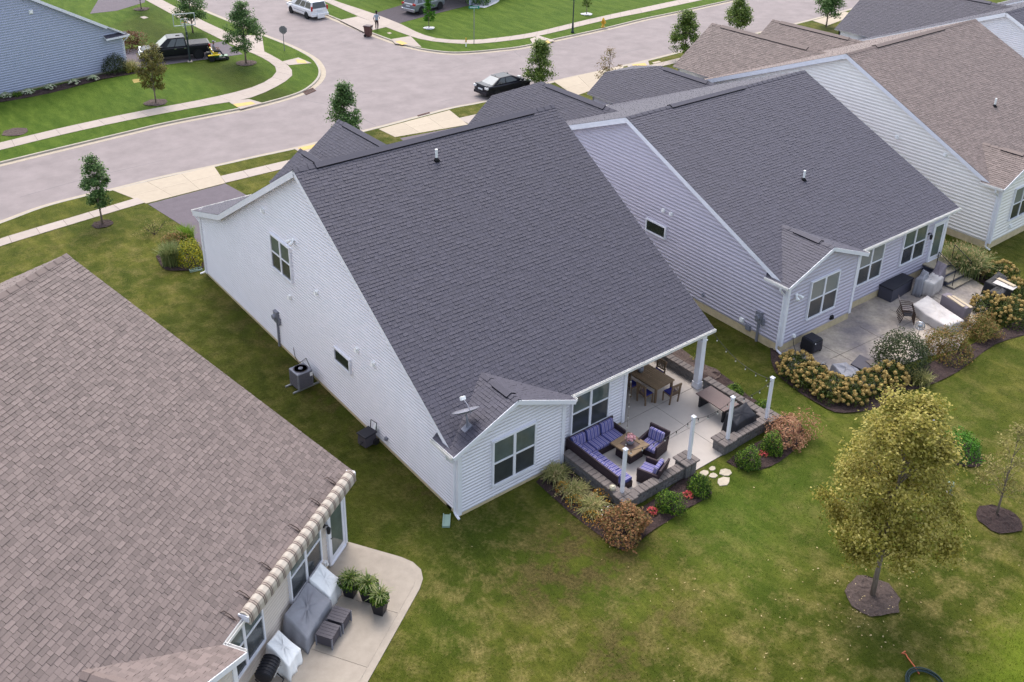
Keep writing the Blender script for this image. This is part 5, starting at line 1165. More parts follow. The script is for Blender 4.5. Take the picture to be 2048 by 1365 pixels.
# wall-side things of the white house
def condenser():
    b = G(603, 776); t = thing('air_conditioner', 'grey air conditioning condenser beside the white wall', 'air conditioner', (b[0]+.1, b[1]+.15, 0), R(4))
    m = MB(); m.box(-.36, .36, -.36, .36, .06, .82); m.build('cabinet', 'metal_grey', t, bevel=.05, seg=3); m = MB()
    for s in (-1, 1):
        for i in range(16): m.box(-.3, .3, s*.362-.004, s*.362+.004, .12+i*.042, .14+i*.042); m.box(s*.362-.004, s*.362+.004, -.3, .3, .12+i*.042, .14+i*.042)
    g = m.build('louvre', 'resin_grey', t); g['kind'] = 'stuff'
    m = MB(); m.lathe([(.3, .815), (.3, .84), (.27, .84), (.27, .815)], 24); m.build('fan_ring', 'resin_grey', t); m = MB(); m.lathe([(.265, .823), (.01, .823)], 24); m.build('fan_well', 'plastic_black', t); m = MB(); m.lathe([(.1, .83), (.09, .86), (.02, .87)], 16); m.build('fan_motor', 'metal_grey', t)
    m = MB(); m.box(.2, .33, -.375, -.362, .55, .72); m.build('label_plate', 'pvc', t)
    for s in (-1, 1): m = MB(); m.box(-.6, 1.25, s*.3-.03, s*.3+.03, .0, .06); m.build('rail', 'steel', t)
    m = MB(); m.tube([(.36, .2, .3), (.7, .3, .12), (1.1, .35, .25), (b[0]*0+1.25, .4, .5)], .025, 6); m.build('refrigerant_line', 'plastic_black', t)
condenser()
def hose_box():
    b = G(735, 888); t = thing('hose_reel', 'dark grey hose reel cart against the white wall', 'hose reel', (b[0], b[1], 0), R(10)); m = MB(); m.box(-.28, .28, -.24, .24, .06, .5, .02); m.build('bin', 'resin_grey', t, bevel=.02); m = MB(); m.box(-.31, .31, -.27, .27, .5, .56, .02); m.build('lid', 'lid_dark', t, bevel=.015)
    for s in (-1, 1): m = MB(); m.lathe([(.02, -.03), (.14, -.03), (.14, .03), (.02, .03)], 16, (.2, s*.28, .14), 'y'); m.build('wheel', 'plastic_black', t)
    m = MB(); m.tube([(.3, -.16, .4), (.36, -.16, .85), (.36, .16, .85), (.3, .16, .4)], .018, 6); m.build('handle', 'plastic_black', t); m = MB(); m.tube([(-.28, -.1, .3), (-.4, -.15, .32), (-.42, -.05, .2), (-.3, .05, .25)], .02, 6); m.build('crank', 'plastic_black', t)
hose_box()
m = MB(); m.tube([(-.03, 12.1, .62), (-.08, 11.9, .3), (-.1, 11.6, .12), (-.06, 11.3, .35), (-.03, 10.95, .68), (-.06, 10.6, .5), (-.1, 10.2, .3), (-.25, 9.9, .2)], .013, 5); o = m.build('utility_cable', 'wire'); tag(o, 'loose utility cables hanging on the white wall above the condenser', 'cable')
for px, lb, rz in (((893, 1043), 'pale green splash block at the rear downspout', R(-128)), ((392, 541), 'pale green splash block at the front downspout', R(170))):
    b = G(*px); m = MB(); m.box(-.3, .3, -.12, .12, 0, .03); m.box(-.3, .3, -.13, -.1, .0, .08); m.box(-.3, .3, .1, .13, .0, .08); m.box(-.31, -.28, -.13, .13, 0, .08); o = m.build('splash_block', 'splash_green', loc=(b[0], b[1], .0), rot=(0, 0, rz+math.pi)); tag(o, lb, 'splash block', 'splash blocks')
def dish():
    p = Vector((.55, .42, 3.62)); t = thing('satellite_dish', 'grey satellite dish on the corner of the dark roof', 'satellite dish', (.62, .35, 3.27))
    m = MB(); m.box(-.18, .18, -.12, .12, .0, .04); m.build('foot', 'metal_grey', t, rot=(0, R(-28), 0)); m = MB(); m.tube([(0, 0, 0), (0, 0, .35), (.0, .06, .5)], .035, 8); m.build('mast', 'metal_grey', t)
    m = MB(); m.lathe([(.001, .0), (.17, .012), (.34, .05), (.5, .11), (.505, .116), (.34, .06), (.17, .022), (.001, .01)], 24); d = m.build('reflector', 'metal_grey', t, smooth=True, loc=(0, .05, .55), rot=(R(-30), R(6), 0)); d.scale = (1, .8, 1)
    m = MB(); m.tube([(0, -.3, .0), (0, -.2, .3), (0, 0, .5)], .016, 6); a = m.build('feed_arm', 'metal_grey', t, loc=(0, .05, .55), rot=(R(-30), R(6), 0)); m = MB(); m.box(-.09, .09, -.05, .05, .46, .58); m.build('receiver', 'pvc', a)
dish()
# ------------------------------------------------------------------ stamped patio of the grey house
p = [G(u, v)[:2] for u, v in ((1560, 704), (1600, 660), (1730, 590), (1880, 505), (1915, 540), (1985, 585), (2000, 605), (1955, 640), (1915, 700), (1850, 715), (1770, 745), (1715, 775), (1660, 785), (1610, 765), (1575, 735))]
if area2(p) < 0: p = p[::-1]
p_stamped = list(p); m = MB(); m.prism(p, -.05, .03); o = m.build('patio', 'stamped'); o['kind'] = 'structure'
for a, b in (((1640, 690), (1725, 735)), ((1720, 655), (1800, 700)), ((1780, 620), (1860, 668)), ((1660, 720), (1900, 610)), ((1850, 585), (1915, 620)), ((1820, 560), (1960, 632))):
    A_, B_ = G(*a), G(*b); m = MB(); m.beam((A_[0], A_[1], .03), (B_[0], B_[1], .03), .018, .008); k = m.build('saw_joint', 'joint', o)
def box_from(name, label, cat, px, h, body, lid, lidh=.07, boards=0):
    """px: three floor corners, going round; the fourth is found from them"""
    a, b, c = (np.array(G(u, v, .03)[:2]) for u, v in px); q = [a, b, c, a+c-b]; q = q if area2(q) > 0 else q[::-1]; ctr = np.mean(np.array(q), 0); t = thing(name, label, cat, (ctr[0], ctr[1], .03)); Q = [x-ctr for x in q]
    m = MB(); quad_box(m, Q, 0, h-lidh); m.build('body', body, t, bevel=.015)
    if lid: m = MB(); quad_box(m, [x*1.035 for x in Q], h-lidh, h); m.build('lid', lid, t, bevel=.015)
    for i in range(boards): pass
    return t, Q
box_from('deck_box', 'large dark grey deck box against the grey house wall', 'deck box', ((1754.5, 594), (1781, 606), (1822, 581)), .7, 'box_grey', 'lid_dark')
t, Q = box_from('covered_cabinet', 'taupe covered cabinet with pale boards on top', 'cabinet', ((1877, 618), (1924.7, 647), (1938, 642)), .78, 'cover_taupe', None, 0)
for k, (a, b, z) in enumerate((((1896, 592), (1928, 614), .83), ((1905, 592), (1943, 616), .81))):
    A_, B_ = G(*a, z), G(*b, z); m = MB(); m.beam(A_, B_, .16, .04); o = m.build('board', 'board_pale'); tag(o, ['shorter pale wooden board lying on the taupe cover', 'longer pale wooden board lying on the taupe cover'][k], 'board', 'boards on the taupe cover')
drape('covered_chair', 'tall grey covered chair beside the deck box', 'covered furniture', foot([(1822, 590), (1838, 597), (1852, 586), (1838, 578)]), [.9, 1.0, 1.15, 1.15], 'cover_grey', .08, .04)
drape('covered_table', 'white stained cover over furniture below the grey house window', 'covered furniture', foot([(1838, 590), (1862, 598), (1882, 583), (1860, 572)]), [.82, .8, .8, .85], 'cover_dirty', .02, .06, 9)
drape('covered_chair', 'tall taupe covered chair beside the steps', 'covered furniture', foot([(1852, 578), (1872, 586), (1886, 572), (1866, 562)]), [.75, .75, 1.2, 1.2], 'cover_taupe', .06, .03)
drape('covered_lounger', 'long white stained cover over a low lounger', 'covered furniture', foot([(1820, 628), (1850, 648), (1890, 672), (1925, 662), (1890, 635), (1850, 610)]), [.55, .45, .5, .55, .48, .55], 'cover_dirty', .03, .05, 6, top_noise=.05)
drape('covered_grill', 'black covered grill at the end of the stamped patio', 'grill', foot([(1968, 612), (1992, 625), (2022, 606), (2000, 592)]), [.8, .82, 1.0, 1.05], 'cover_black', .08, .02)
drape('covered_chair', 'dark covered chair behind the black grill', 'covered furniture', foot([(1962, 588), (1985, 600), (2010, 585), (1990, 572)]), [.7, .72, .85, .85], 'cover_black', .06, .02)
A_, B_ = G(1990, 563, .98), G(2030, 578, .98); m = MB(); m.beam(A_, B_, .5, .03); o = m.build('plywood_sheet', 'cover_dirty'); tag(o, 'white sheet lying on the covered chair behind the grill', 'board'); A2, B2 = G(1996, 557, 1.03), G(2030, 573, 1.03); m = MB(); m.beam(A2, B2, .2, .04); o = m.build('board', 'board_pale'); tag(o, 'pale board lying on the white sheet', 'board')
def generator():
    b = G(1621, 700, .03); t = thing('generator', 'black cube shaped heater on the patio by the wall outlet', 'heater', b, R(-4)); m = MB(); m.box(-.34, .34, -.34, .34, .08, .62, .02); m.build('casing', 'plastic_black', t, bevel=.03)
    m = MB(); m.box(-.3, .3, -.3, .3, .62, .68, .03); m.build('top_cover', 'lid_dark', t, bevel=.015); m = MB()
    for i in range(6): m.box(-.24, .24, -.35, -.335, .16+i*.07, .19+i*.07)
    g = m.build('grille', 'resin_grey', t); g['kind'] = 'stuff'; m = MB(); m.lathe([(.03, -.01), (.03, .01)], 10, (-.2, -.35, .55), 'y'); m.build('dial', 'pvc', t)
    for sx in (-1, 1):
        for sy in (-1, 1): m = MB(); m.box(sx*.28-.03, sx*.28+.03, sy*.28-.03, sy*.28+.03, 0, .1); m.build('foot', 'plastic_black', t)
    w1 = (17.3+.8-b[0], -b[1]-.04, .6); m = MB(); m.tube([(w1[0], w1[1], w1[2]), (w1[0]-.1, w1[1]-.2, .2), (w1[0]-.25, w1[1]-.5, .02), (w1[0]+.1, w1[1]-.6, .02), (-.3, .0, .05)], .014, 5); m.build('power_cord', 'plastic_black', t)
generator()
def steps():
    t = thing('entry_steps', 'stone entry steps with black rail posts at the glass door', 'steps', (h2.location.x, h2.location.y, 0), -.015)
    for i in range(4):
        y1 = .44; y0 = -1.35+i*.34; z = .19*(i+1)-.05; m = MB(); m.box(11.55+(.0 if i < 3 else .05), 13.15, y0, y1, .0 if i == 0 else z-.19, z-.05); m.build('riser', 'step_dark', t); m = MB(); m.box(11.52, 13.18, y0-.03, y1 if i == 3 else y0+.36, z-.05, z); m.build('tread', 'step_stone', t)
    for x in (11.65, 13.05): m = MB(); m.tube([(x, -1.2, .1), (x, -1.2, 1.05)], .018, 6); m.tube([(x, -.2, .6), (x, -.2, 1.6)], .018, 6); m.tube([(x, -1.2, 1.05), (x, -.2, 1.6)], .018, 6); m.build('handrail', 'plastic_black', t)
steps()
def sling_chairs():
    b = G(1813, 643, .03); src = thing('stacking_chair', 'bottom sling chair of the stack beside the covered lounger', 'chair', b, R(38), 'stacked sling chairs')
    m = MB(); m.hexa([(-.24, -.25, .42), (.24, -.25, .42), (.24, .22, .38), (-.24, .22, .38)], [(-.24, -.25, .44), (.24, -.25, .44), (.24, .22, .4), (-.24, .22, .4)]); m.build('seat', 'sling', src); m = MB(); m.hexa([(-.24, .2, .38), (.24, .2, .38), (.24, .22, .38), (-.24, .22, .38)], [(-.24, .38, .9), (.24, .38, .9), (.24, .4, .9), (-.24, .4, .9)]); m.build('backrest', 'sling', src)
    for s in (-1, 1): m = MB(); m.tube([(s*.27, -.28, 0), (s*.27, -.26, .6), (s*.28, -.1, .64), (s*.28, .3, .62), (s*.26, .4, .92)], .02, 6); m.tube([(s*.27, .34, 0), (s*.27, .22, .4), (s*.26, .3, .62)], .02, 6); m.build('side_frame', 'frame_brown', src)
    for i, n in enumerate(('second', 'third', 'top')): c = copy_tree(src); c.location.z += .09*(i+1); c.location.y += .03*(i+1); c.location.x -= .03*(i+1); c['label'] = n+' sling chair of the stack beside the covered lounger'
sling_chairs()
def stake():
    b = G(1831, 694, .0); t = thing('garden_spinner', 'silver wire spinner on a thin stake by the patio edge', 'garden spinner', b); h = HT(b, 652); m = MB(); m.tube([(0, 0, 0), (0, 0, h)], .012, 6); m.build('stake', 'plastic_black', t)
    for k in range(6): a = k*math.pi/6; m = MB(); m.tube([(math.cos(a)*.2*math.cos(s), math.sin(a)*.2*math.cos(s), h+.2*math.sin(s)) for s in np.linspace(0, 6.28, 17)], .012, 4, cap=False); m.build('hoop', 'steel', t)
    m = MB(); m.lathe([(.001, -.09), (.07, -.06), (.1, 0), (.07, .06), (.001, .09)], 14, (0, 0, h)); m.build('globe', 'steel', t, smooth=True)
stake()
def fire_pit():
    c = np.array(G(1692, 752)[:2]); t = thing('seat_wall', 'curved stone seat wall round the fire pit', 'wall', (c[0], c[1], 0)); r = 1.25
    for i in range(14):
        a = R(-165)+i*R(150)/13
        for k in range(2): link('block', bmesh_box(('sw',), (.26, .28, .17), 'block'), t, (r*math.cos(a), r*math.sin(a), k*.175), (0, 0, a+math.pi/2))
        link('cap_stone', bmesh_box(('swc',), (.275, .38, .07), 'cap_stone', .015), t, (r*math.cos(a), r*math.sin(a), .35), (0, 0, a+math.pi/2))
    f = thing('fire_pit', 'round dark fire pit inside the curved seat wall', 'fire pit', (c[0]-.05, c[1]-.1, .03)); m = MB(); m.lathe([(.42, 0), (.46, .3), (.4, .32), (.36, .14), (.001, .12)], 20); m.build('bowl', 'metal_grey', f, smooth=True)
    drape('tarp', 'crumpled grey tarp lying over the fire pit edge', 'tarp', [(c[0]-.75, c[1]-.35), (c[0]+.2, c[1]-.55), (c[0]+.45, c[1]+.35), (c[0]-.4, c[1]+.55)], [.42, .3, .36, .5], 'cover_grey', .05, .09, 6, top_noise=.07)
    q = G(1725, 738, .1); m = MB(); m.cbox((0, 0, 0), (.95, .75, .05), R(12), R(6)); o = m.build('dark_slab', 'resin_grey', loc=(q[0], q[1], .36)); tag(o, 'flat dark panel resting on the seat wall end', 'panel'); m = MB(); m.cbox((0, 0, -.19), (.6, .5, .3), R(12)); m.build('support', 'block', o)
    q = G(1643, 745, .03); o = thing('basket', 'black bucket on the patio beside the fire pit', 'bucket', (q[0], q[1], .03)); m = MB(); m.lathe([(.16, 0), (.21, .3), (.19, .3), (.15, .04), (.001, .04)], 16); m.build('pail', 'plastic_black', o, smooth=True); m = MB(); m.tube([(.2*math.cos(a), 0, .3+.2*math.sin(a)) for a in np.linspace(0, math.pi, 9)], .01, 5); m.build('bail', 'steel', o)
fire_pit()
# ------------------------------------------------------------------ awning house patio
def to0(x, y, z=0.): g = loc0(x, y); return (g[0], g[1], z)
def patio0():
    edge = [(0.05, .0), (.05, -2.0), (-.02, -2.45), (-.22, -2.82), (-.55, -3.03), (-.95, -3.1), (-12, -3.1), (-12, 0)]; o = MB(); o.prism([loc0(*p) for p in edge][::-1] if area2([loc0(*p) for p in edge]) < 0 else [loc0(*p) for p in edge], -.1, .03); b = o.build('patio', 'concrete_far'); b['kind'] = 'structure'
    inn = [(-.1, -.0), (-.1, -1.95), (-.2, -2.4), (-.4, -2.7), (-.7, -2.84), (-1.0, -2.88)]
    pan = [inn+[(-2.1, -2.88), (-2.1, 0)], [(-2.12, 0), (-2.12, -2.88), (-4.2, -2.88), (-4.2, 0)], [(-4.22, 0), (-4.22, -2.88), (-6.3, -2.88), (-6.3, 0)], [(-6.32, 0), (-6.32, -2.88), (-8.4, -2.88), (-8.4, 0)]]
    for p in pan: q = [loc0(*x) for x in p]; q = q if area2(q) > 0 else q[::-1]; m = MB(); m.prism(q, 0, .04); m.build('slab', 'concrete_far', b)
patio0()
def planter(label, x, y, s=1.):
    t = thing('planter', label, 'planter', to0(x, y, .04), R0, 'black planters on the awning patio'); m = MB(); m.hexa([(-.15, -.15, 0), (.15, -.15, 0), (.15, .15, 0), (-.15, .15, 0)], [(-.22, -.22, .5), (.22, -.22, .5), (.22, .22, .5), (-.22, .22, .5)]); m.build('pot', 'plastic_black', t, bevel=.01)
    V, F, _ = blades(np.stack([RNG.normal(0, .04, 110), RNG.normal(0, .04, 110), np.full(110, .5)], 1), .5, .9, .028, 110); link('spikes', fastmesh('spikes', V, F, 'blade_tall'), t)
    n = 800; d = unit(RNG.normal(size=(n, 3))); P = d*np.array([.36, .36, .25])*RNG.uniform(.6, 1, n)[:, None]*s+np.array([0, 0, .56]); leaf_obj('foliage', P, .075, 'leaf_box', t, d+np.array([0, 0, .6])); return t
planter('black planter standing next to the glass door', -1.95, -1.2, 1.1); planter('black planter between the other two planters', -1.92, -1.8); planter('black planter beside the outer patio edge', -2.25, -2.35, .85)
f0 = lambda pts: [loc0(*p) for p in pts]
drape('covered_sofa', 'large blue grey cover over seating below the window', 'covered furniture', f0([(-4.35, -1.05), (-2.75, -1.05), (-2.65, -.12), (-4.15, -.12)]), [.5, .6, .95, .95], 'cover_grey', .08, .05, 9)
drape('covered_chair', 'white cover over a chair next to the blue grey cover', 'covered furniture', f0([(-2.75, -.95), (-1.9, -.9), (-1.9, -.15), (-2.7, -.15)]), [.55, .55, 1.0, 1.0], 'cover_white', .06, .04)
drape('covered_chair', 'crumpled white cover beside the black grill', 'covered furniture', f0([(-5.35, -1.05), (-4.6, -1.05), (-4.5, -.2), (-5.2, -.2)]), [.5, .5, .85, .95], 'cover_white', .06, .06)
def side_box(label, x, y):
    t = thing('side_table', label, 'table', to0(x, y, .04), R0, 'dark slatted side tables')
    m = MB(); m.box(-.25, .25, -.25, .25, .06, .38); m.build('body', 'resin_grey', t, bevel=.01)
    for i in range(5): m = MB(); m.box(-.27+i*.109, -.27+i*.109+.1, -.27, .27, .4, .43); m.build('slat', 'resin_grey', t)
    for sx in (-1, 1):
        for sy in (-1, 1): m = MB(); m.box(sx*.26-.02, sx*.26+.02, sy*.26-.02, sy*.26+.02, 0, .4); m.build('leg', 'metal_grey', t)
side_box('dark slatted side table nearer the crumpled white cover', -3.75, -1.4); side_box('dark slatted side table nearer the planters', -3.12, -1.42)
def grill():
    t = thing('grill', 'open black cart grill beside the tan wall', 'grill', to0(-5.75, -.62, .04), R0+R(8)); m = MB()
    m.loft([[(-.33, .22*math.cos(a), .72+.17*math.sin(a)) for a in np.linspace(0, 6.28, 15)[:-1]], [(-.3, .26*math.cos(a), .72+.2*math.sin(a)) for a in np.linspace(0, 6.28, 15)[:-1]], [(.3, .26*math.cos(a), .72+.2*math.sin(a)) for a in np.linspace(0, 6.28, 15)[:-1]], [(.33, .22*math.cos(a), .72+.17*math.sin(a)) for a in np.linspace(0, 6.28, 15)[:-1]]]); m.build('firebox', 'plastic_black', t, smooth=True)
    for i in range(7): m = MB(); m.tube([(-.3+i*.1, .27*math.cos(a), .72+.21*math.sin(a)) for a in np.linspace(.3, 2.8, 8)], .012, 5); m.build('lid_rib', 'lid_dark', t)
    m = MB(); m.tube([(-.25, -.3, .74), (.25, -.3, .74)], .015); m.build('handle', 'steel', t)
    for sx in (-1, 1): m = MB(); m.tube([(sx*.3, -.3, .03), (sx*.3, .25, .58)], .02, 6); m.tube([(sx*.3, .3, .03), (sx*.3, -.25, .58)], .02, 6); m.build('leg', 'plastic_black', t)
    m = MB(); m.tube([(-.3, -.3, .05), (.3, -.3, .05)], .015); m.tube([(-.3, .0, .3), (.3, 0, .3)], .015); m.build('stretcher', 'plastic_black', t)
    for sx in (-1, 1): m = MB(); m.lathe([(.02, -.02), (.09, -.02), (.09, .02), (.02, .02)], 14, (sx*.32, .3, .09), 'x'); m.build('wheel', 'lid_dark', t)
grill()
def awning():
    t = thing('awning', 'beige and brown striped retracted awning along the eave', 'awning', to0(0, 0, 0), R0); m = MB(); x0_, x1_ = -6.15, -.02
    prof = [(-.2, 3.06), (-.28, 3.14), (-.38, 3.15), (-.5, 3.08), (-.54, 2.98), (-.55, 2.78)]
    for i in range(len(prof)-1): (y0, z0), (y1, z1) = prof[i], prof[i+1]; m.quad((x0_, y0, z0), (x1_, y0, z0), (x1_, y1, z1), (x0_, y1, z1))
    for x in (x0_, x1_): m.add([(x, y, z) for y, z in prof]+[(x, -.3, 2.85)], [tuple(range(7))])
    m.build('fabric', 'awning_stripe', t, normals=False); m = MB(); m.tube([(x0_, -.38, 3.02), (x1_, -.38, 3.02)], .06, 8); m.build('roller', 'trim_white', t); m = MB(); m.box(x0_, x1_, -.53, -.5, 2.9, 2.98); m.build('front_bar', 'trim_white', t)
    for x in (x0_-.03, x1_+.0): m = MB(); m.box(x, x+.04, -.52, -.2, 2.88, 3.08); m.build('end_cap', 'trim_white', t)
    for x in (-6.35, -5.6, -4.5, -2.9, -1.7, -.7):
        m = MB(); m.tube([(x, -.28, 3.02), (x, -.1, 3.18), (x, .1, 3.25), (x-.1, .2, 3.22), (x-.03, .02, 3.14), (x, -.22, 3.04)], .014, 5); m.build('roof_bracket', 'frame_brown', t)
awning()
# hose and utility riser on the back lawn
b = G(1850, 1372); t = thing('garden_hose', 'dark green hose coil lying on the back lawn', 'hose', (b[0], b[1], 0)); m = MB(); m.tube([((.48+.05*math.sin(a*.37))*math.cos(a), (.48+.05*math.sin(a*.37))*math.sin(a), .03+.004*a) for a in np.linspace(0, 6.28*4, 90)], .02, 5); m.build('coil', 'rope_green', t)
b = G(1838, 1350); m = MB(); m.tube([(0, 0, .03), (.1, .2, .06), (.25, .5, .03), (.32, .62, .03), (.25, .7, .03), (.4, .68, .03)], .02, 5); o = m.build('extension_cord', 'rope_orange', loc=(b[0], b[1], 0)); tag(o, 'short orange cord lying against the green hose coil', 'cord')
b = G(1899, 985); t = thing('utility_riser', 'pale green capped riser pipe behind the large tree', 'riser pipe', b); m = MB(); m.lathe([(.1, 0), (.1, .3), (.12, .32), (.12, .4), (.06, .45), (.001, .46)], 14); m.build('pipe', 'splash_green', t, smooth=True); m = MB(); m.lathe([(.15, 0), (.13, .05)], 14); m.build('collar', 'concrete', t)
b = G(1862, 858); t = thing('garden_light', 'small white solar light on the lawn near the long bed', 'solar light', b); m = MB(); m.tube([(0, 0, 0), (0, 0, .35)], .012); m.build('stake', 'metal_grey', t); m = MB(); m.lathe([(.02, .33), (.07, .38), (.07, .43), (.01, .46)], 10); m.build('head', 'pvc', t, smooth=True)
# ------------------------------------------------------------------ street things
pm('paint_black', (.008, .008, .014), .3, .1, 3., spec=.25, coat=.1); pm('paint_white', (.72, .72, .74), .3, .04, 3., spec=.5, coat=.6); pm('paint_grey', (.2, .215, .25), .3, .06, 3., spec=.5, coat=.7, metal=.25); pm('paint_navy', (.009, .009, .016), .3, .1, 3., spec=.25, coat=.1)
pm('car_glass', (.03, .036, .042), .05, .15, 2., spec=.8); pm('car_glass_light', (.2, .22, .23), .08, .12, 2., spec=.8)
pm('tyre', (.018, .018, .02), .85, .2, 20.); pm('rim', (.5, .5, .52), .35, .1, 8., metal=.6); pm('rim_dark', (.05, .05, .055), .4, .1, 8.)
pm('chrome', (.62, .63, .66), .2, .08, 6., metal=.85); pm('red_lamp', (.42, .02, .02), .2, .1); pm('clear_lamp', (.7, .7, .72), .15, .06); pm('plate', (.62, .64, .68), .5, .1, 12.); pm('black_trim', (.02, .02, .022), .6, .15, 8.)
pm('bin_brown', A(110, 76, 72, 1.5), .55, .08, 5.); pm('bin_lid', A(96, 74, 80, 1.7), .5, .08, 5.); pm('hydrant_yellow', A(236, 184, 60, 1.5), .45, .08, 8.); pm('sign_green', A(30, 150, 130, 1.5), .4, .1, 20.); pm('sign_grey', A(150, 148, 152, 1.4), .5, .06, 6.); pm('pole_dark', A(58, 70, 72, 1.4), .5, .1); pm('pole_steel', A(150, 150, 150, 1.4), .5, .08)
pm('mower_green', (.02, .13, .03), .35, .1, 6., coat=.4); pm('mower_yellow', (.75, .55, .03), .4, .08, 6.); pm('skin', (.32, .17, .11), .6, .08, 9.); pm('skin_dark', (.06, .032, .024), .6, .08, 9.); pm('hair', (.01, .008, .008), .8, .2, 30.); pm('trousers', A(84, 66, 70, 1.5), .85, .12, 9.); pm('jeans', A(56, 58, 74, 1.5), .85, .12, 9.); pm('shirt_grey', A(158, 154, 164, 1.5), .85, .08, 9.)
stripes('shirt_stripe', [(0, A(196, 206, 220, 1.4)), (.6, A(120, 146, 178, 1.4))], .09, 0)
pm('clear_board', A(214, 222, 220, 1.5), .15, .05)
def wheel(parent, x, y, r, wd, rim='rim', side=1, spokes=5):
    m = MB(); h = wd/2; m.lathe([(r*.62, -h), (r*.9, -h), (r, -h*.7), (r, h*.7), (r*.9, h), (r*.62, h)], 24, (0, 0, 0), 'y'); w_ = m.build('wheel', 'tyre', parent, smooth=False, loc=(x, y, r))
    m = MB(); m.lathe([(r*.63, -.0), (r*.63, .03*side)], 24, (0, side*h*.55, 0), 'y'); m.build('rim_barrel', 'rim_dark', w_)
    m = MB(); yy = side*(h*.82)
    for k in range(spokes):
        a = 2*math.pi*k/spokes; c, s = math.cos(a), math.sin(a); q = r*.1; p1 = Vector((c*r*.6, yy, s*r*.6)); n = Vector((-s, 0, c))
        m.add([Vector((0, yy, 0))-n*q, Vector((0, yy, 0))+n*q, p1+n*q*1.1, p1-n*q*1.1], [(0, 1, 2, 3)])
    m.lathe([(r*.66, 0), (r*.58, 0)], 24, (0, yy, 0), 'y'); m.build('rim', rim, w_, normals=False); return w_
def car(name, label, cat, loc, rz, paint, st, green, wb, wr, wd, wins, glass=('car_glass', 'car_glass', 'car_glass'), rim='rim', spokes=5, bev=.05, extra=None, tail='red_lamp', plate=True, L=None):
    """st: lower body stations (x, z bottom, z top, half width) rear to front; green: (xb0, xb1, half width, z belt, xr0, xr1, half width, z roof)"""
    t = thing(name, label, cat, (loc[0], loc[1], loc[2]), rz, 'cars and trucks'); rings = []
    for x, zb, zt, hw in st:
        e = min(.1, (zt-zb)*.3); rg = [(x, hw*.9, zb), (x, hw*.98, zb+e), (x, hw, (zb+zt)*.5), (x, hw*.985, zt-e), (x, hw*.9, zt-.02), (x, hw*.5, zt+.012)]; rings.append(rg+[(a, -b, c) for a, b, c in rg[::-1]])
    m = MB(); m.loft(rings); b = m.build('body', paint, t, smooth=True)
    for p in b.data.polygons: p.use_smooth = True
    mod = b.modifiers.new('edge', 'EDGE_SPLIT'); mod.split_angle = R(32)
    xb0, xb1, hb_, zb, xr0, xr1, hr, zr = green
    B = [Vector(p) for p in ((xb0, hb_, zb), (xb1, hb_, zb), (xb1, -hb_, zb), (xb0, -hb_, zb))]; T = [Vector(p) for p in ((xr0, hr, zr), (xr1, hr, zr), (xr1, -hr, zr), (xr0, -hr, zr))]
    m = MB(); m.hexa([tuple(p) for p in (B[3], B[2], B[1], B[0])], [tuple(p) for p in (T[3], T[2], T[1], T[0])]); m.build('cabin', paint, t, bevel=bev, seg=3)
    def pane(nm, a, b_, c, d, u0, u1, v0, v1, mat):
        def at(u, v): return (a*(1-u)+b_*u)*(1-v)+(d*(1-u)+c*u)*v
        n = (b_-a).cross(d-a).normalized(); ctr = (a+b_+c+d)/4
        if n.dot(ctr-Vector(((xb0+xb1)/2, 0, zb))) < 0: n = -n
        q = [at(u0, v0)+n*.012, at(u1, v0)+n*.012, at(u1, v1)+n*.012, at(u0, v1)+n*.012]; m = MB(); m.add(q+[p-n*.01 for p in q], [(0, 1, 2, 3), (7, 6, 5, 4), (0, 4, 5, 1), (1, 5, 6, 2), (2, 6, 7, 3), (3, 7, 4, 0)]); m.build(nm, mat, t)
    pane('windshield', B[1], B[2], T[2], T[1], .05, .95, .06, .93, glass[0]); pane('rear_window', B[3], B[0], T[0], T[3], .07, .93, .1, .9, glass[1])
    for sgn in (0, 1):
        a, b_, c, d = (B[0], B[1], T[1], T[0]) if sgn == 0 else (B[3], B[2], T[2], T[3])
        for u0, u1 in wins: pane('side_window', a, b_, c, d, u0, u1, .1, .86, glass[2])
    hw = max(s[3] for s in st)
    for sx in (-1, 1):
        for sy in (-1, 1):
            x = sx*wb/2; wheel(t, x, sy*(hw-wd/2+.01), wr, wd, rim, sy, spokes)
            m = MB(); m.lathe([(wr*1.16, 0), (wr*.9, 0)], 24, (0, 0, 0), 'y'); m.build('wheel_arch', 'black_trim', t, loc=(x, sy*(hw+.004), wr*1.04), normals=False)
    x0, x1 = st[0][0], st[-1][0]
    for sy in (-1, 1):
        m = MB(); m.tube([(xb1-.35, sy*(hb_+.02), zb+.05), (xb1-.33, sy*(hb_+.14), zb+.08)], .02); m.box(xb1-.4, xb1-.22, min(sy*(hb_+.1), sy*(hb_+.26)), max(sy*(hb_+.1), sy*(hb_+.26)), zb+.02, zb+.18); m.build('mirror', paint, t, bevel=.02)
    if extra: extra(t, hw)
    return t
def lamp(t, nm, x0, x1, y0, y1, z0, z1, mat):
    for s in (-1, 1): m = MB(); m.box(x0, x1, min(s*y0, s*y1), max(s*y0, s*y1), z0, z1); m.build(nm, mat, t, bevel=.012)
def on_axis(rear, front, hw, wb, z):
    """near-side tyre contact points (pixels) -> centre and heading; hw>0: the near side is the car's left"""
    a, b = np.array(G(*rear, z)[:2]), np.array(G(*front, z)[:2]); d = (b-a)/np.linalg.norm(b-a); left = np.array([-d[1], d[0]]); c = (a+b)/2-left*hw; return (float(c[0]), float(c[1]), z), math.atan2(d[1], d[0])
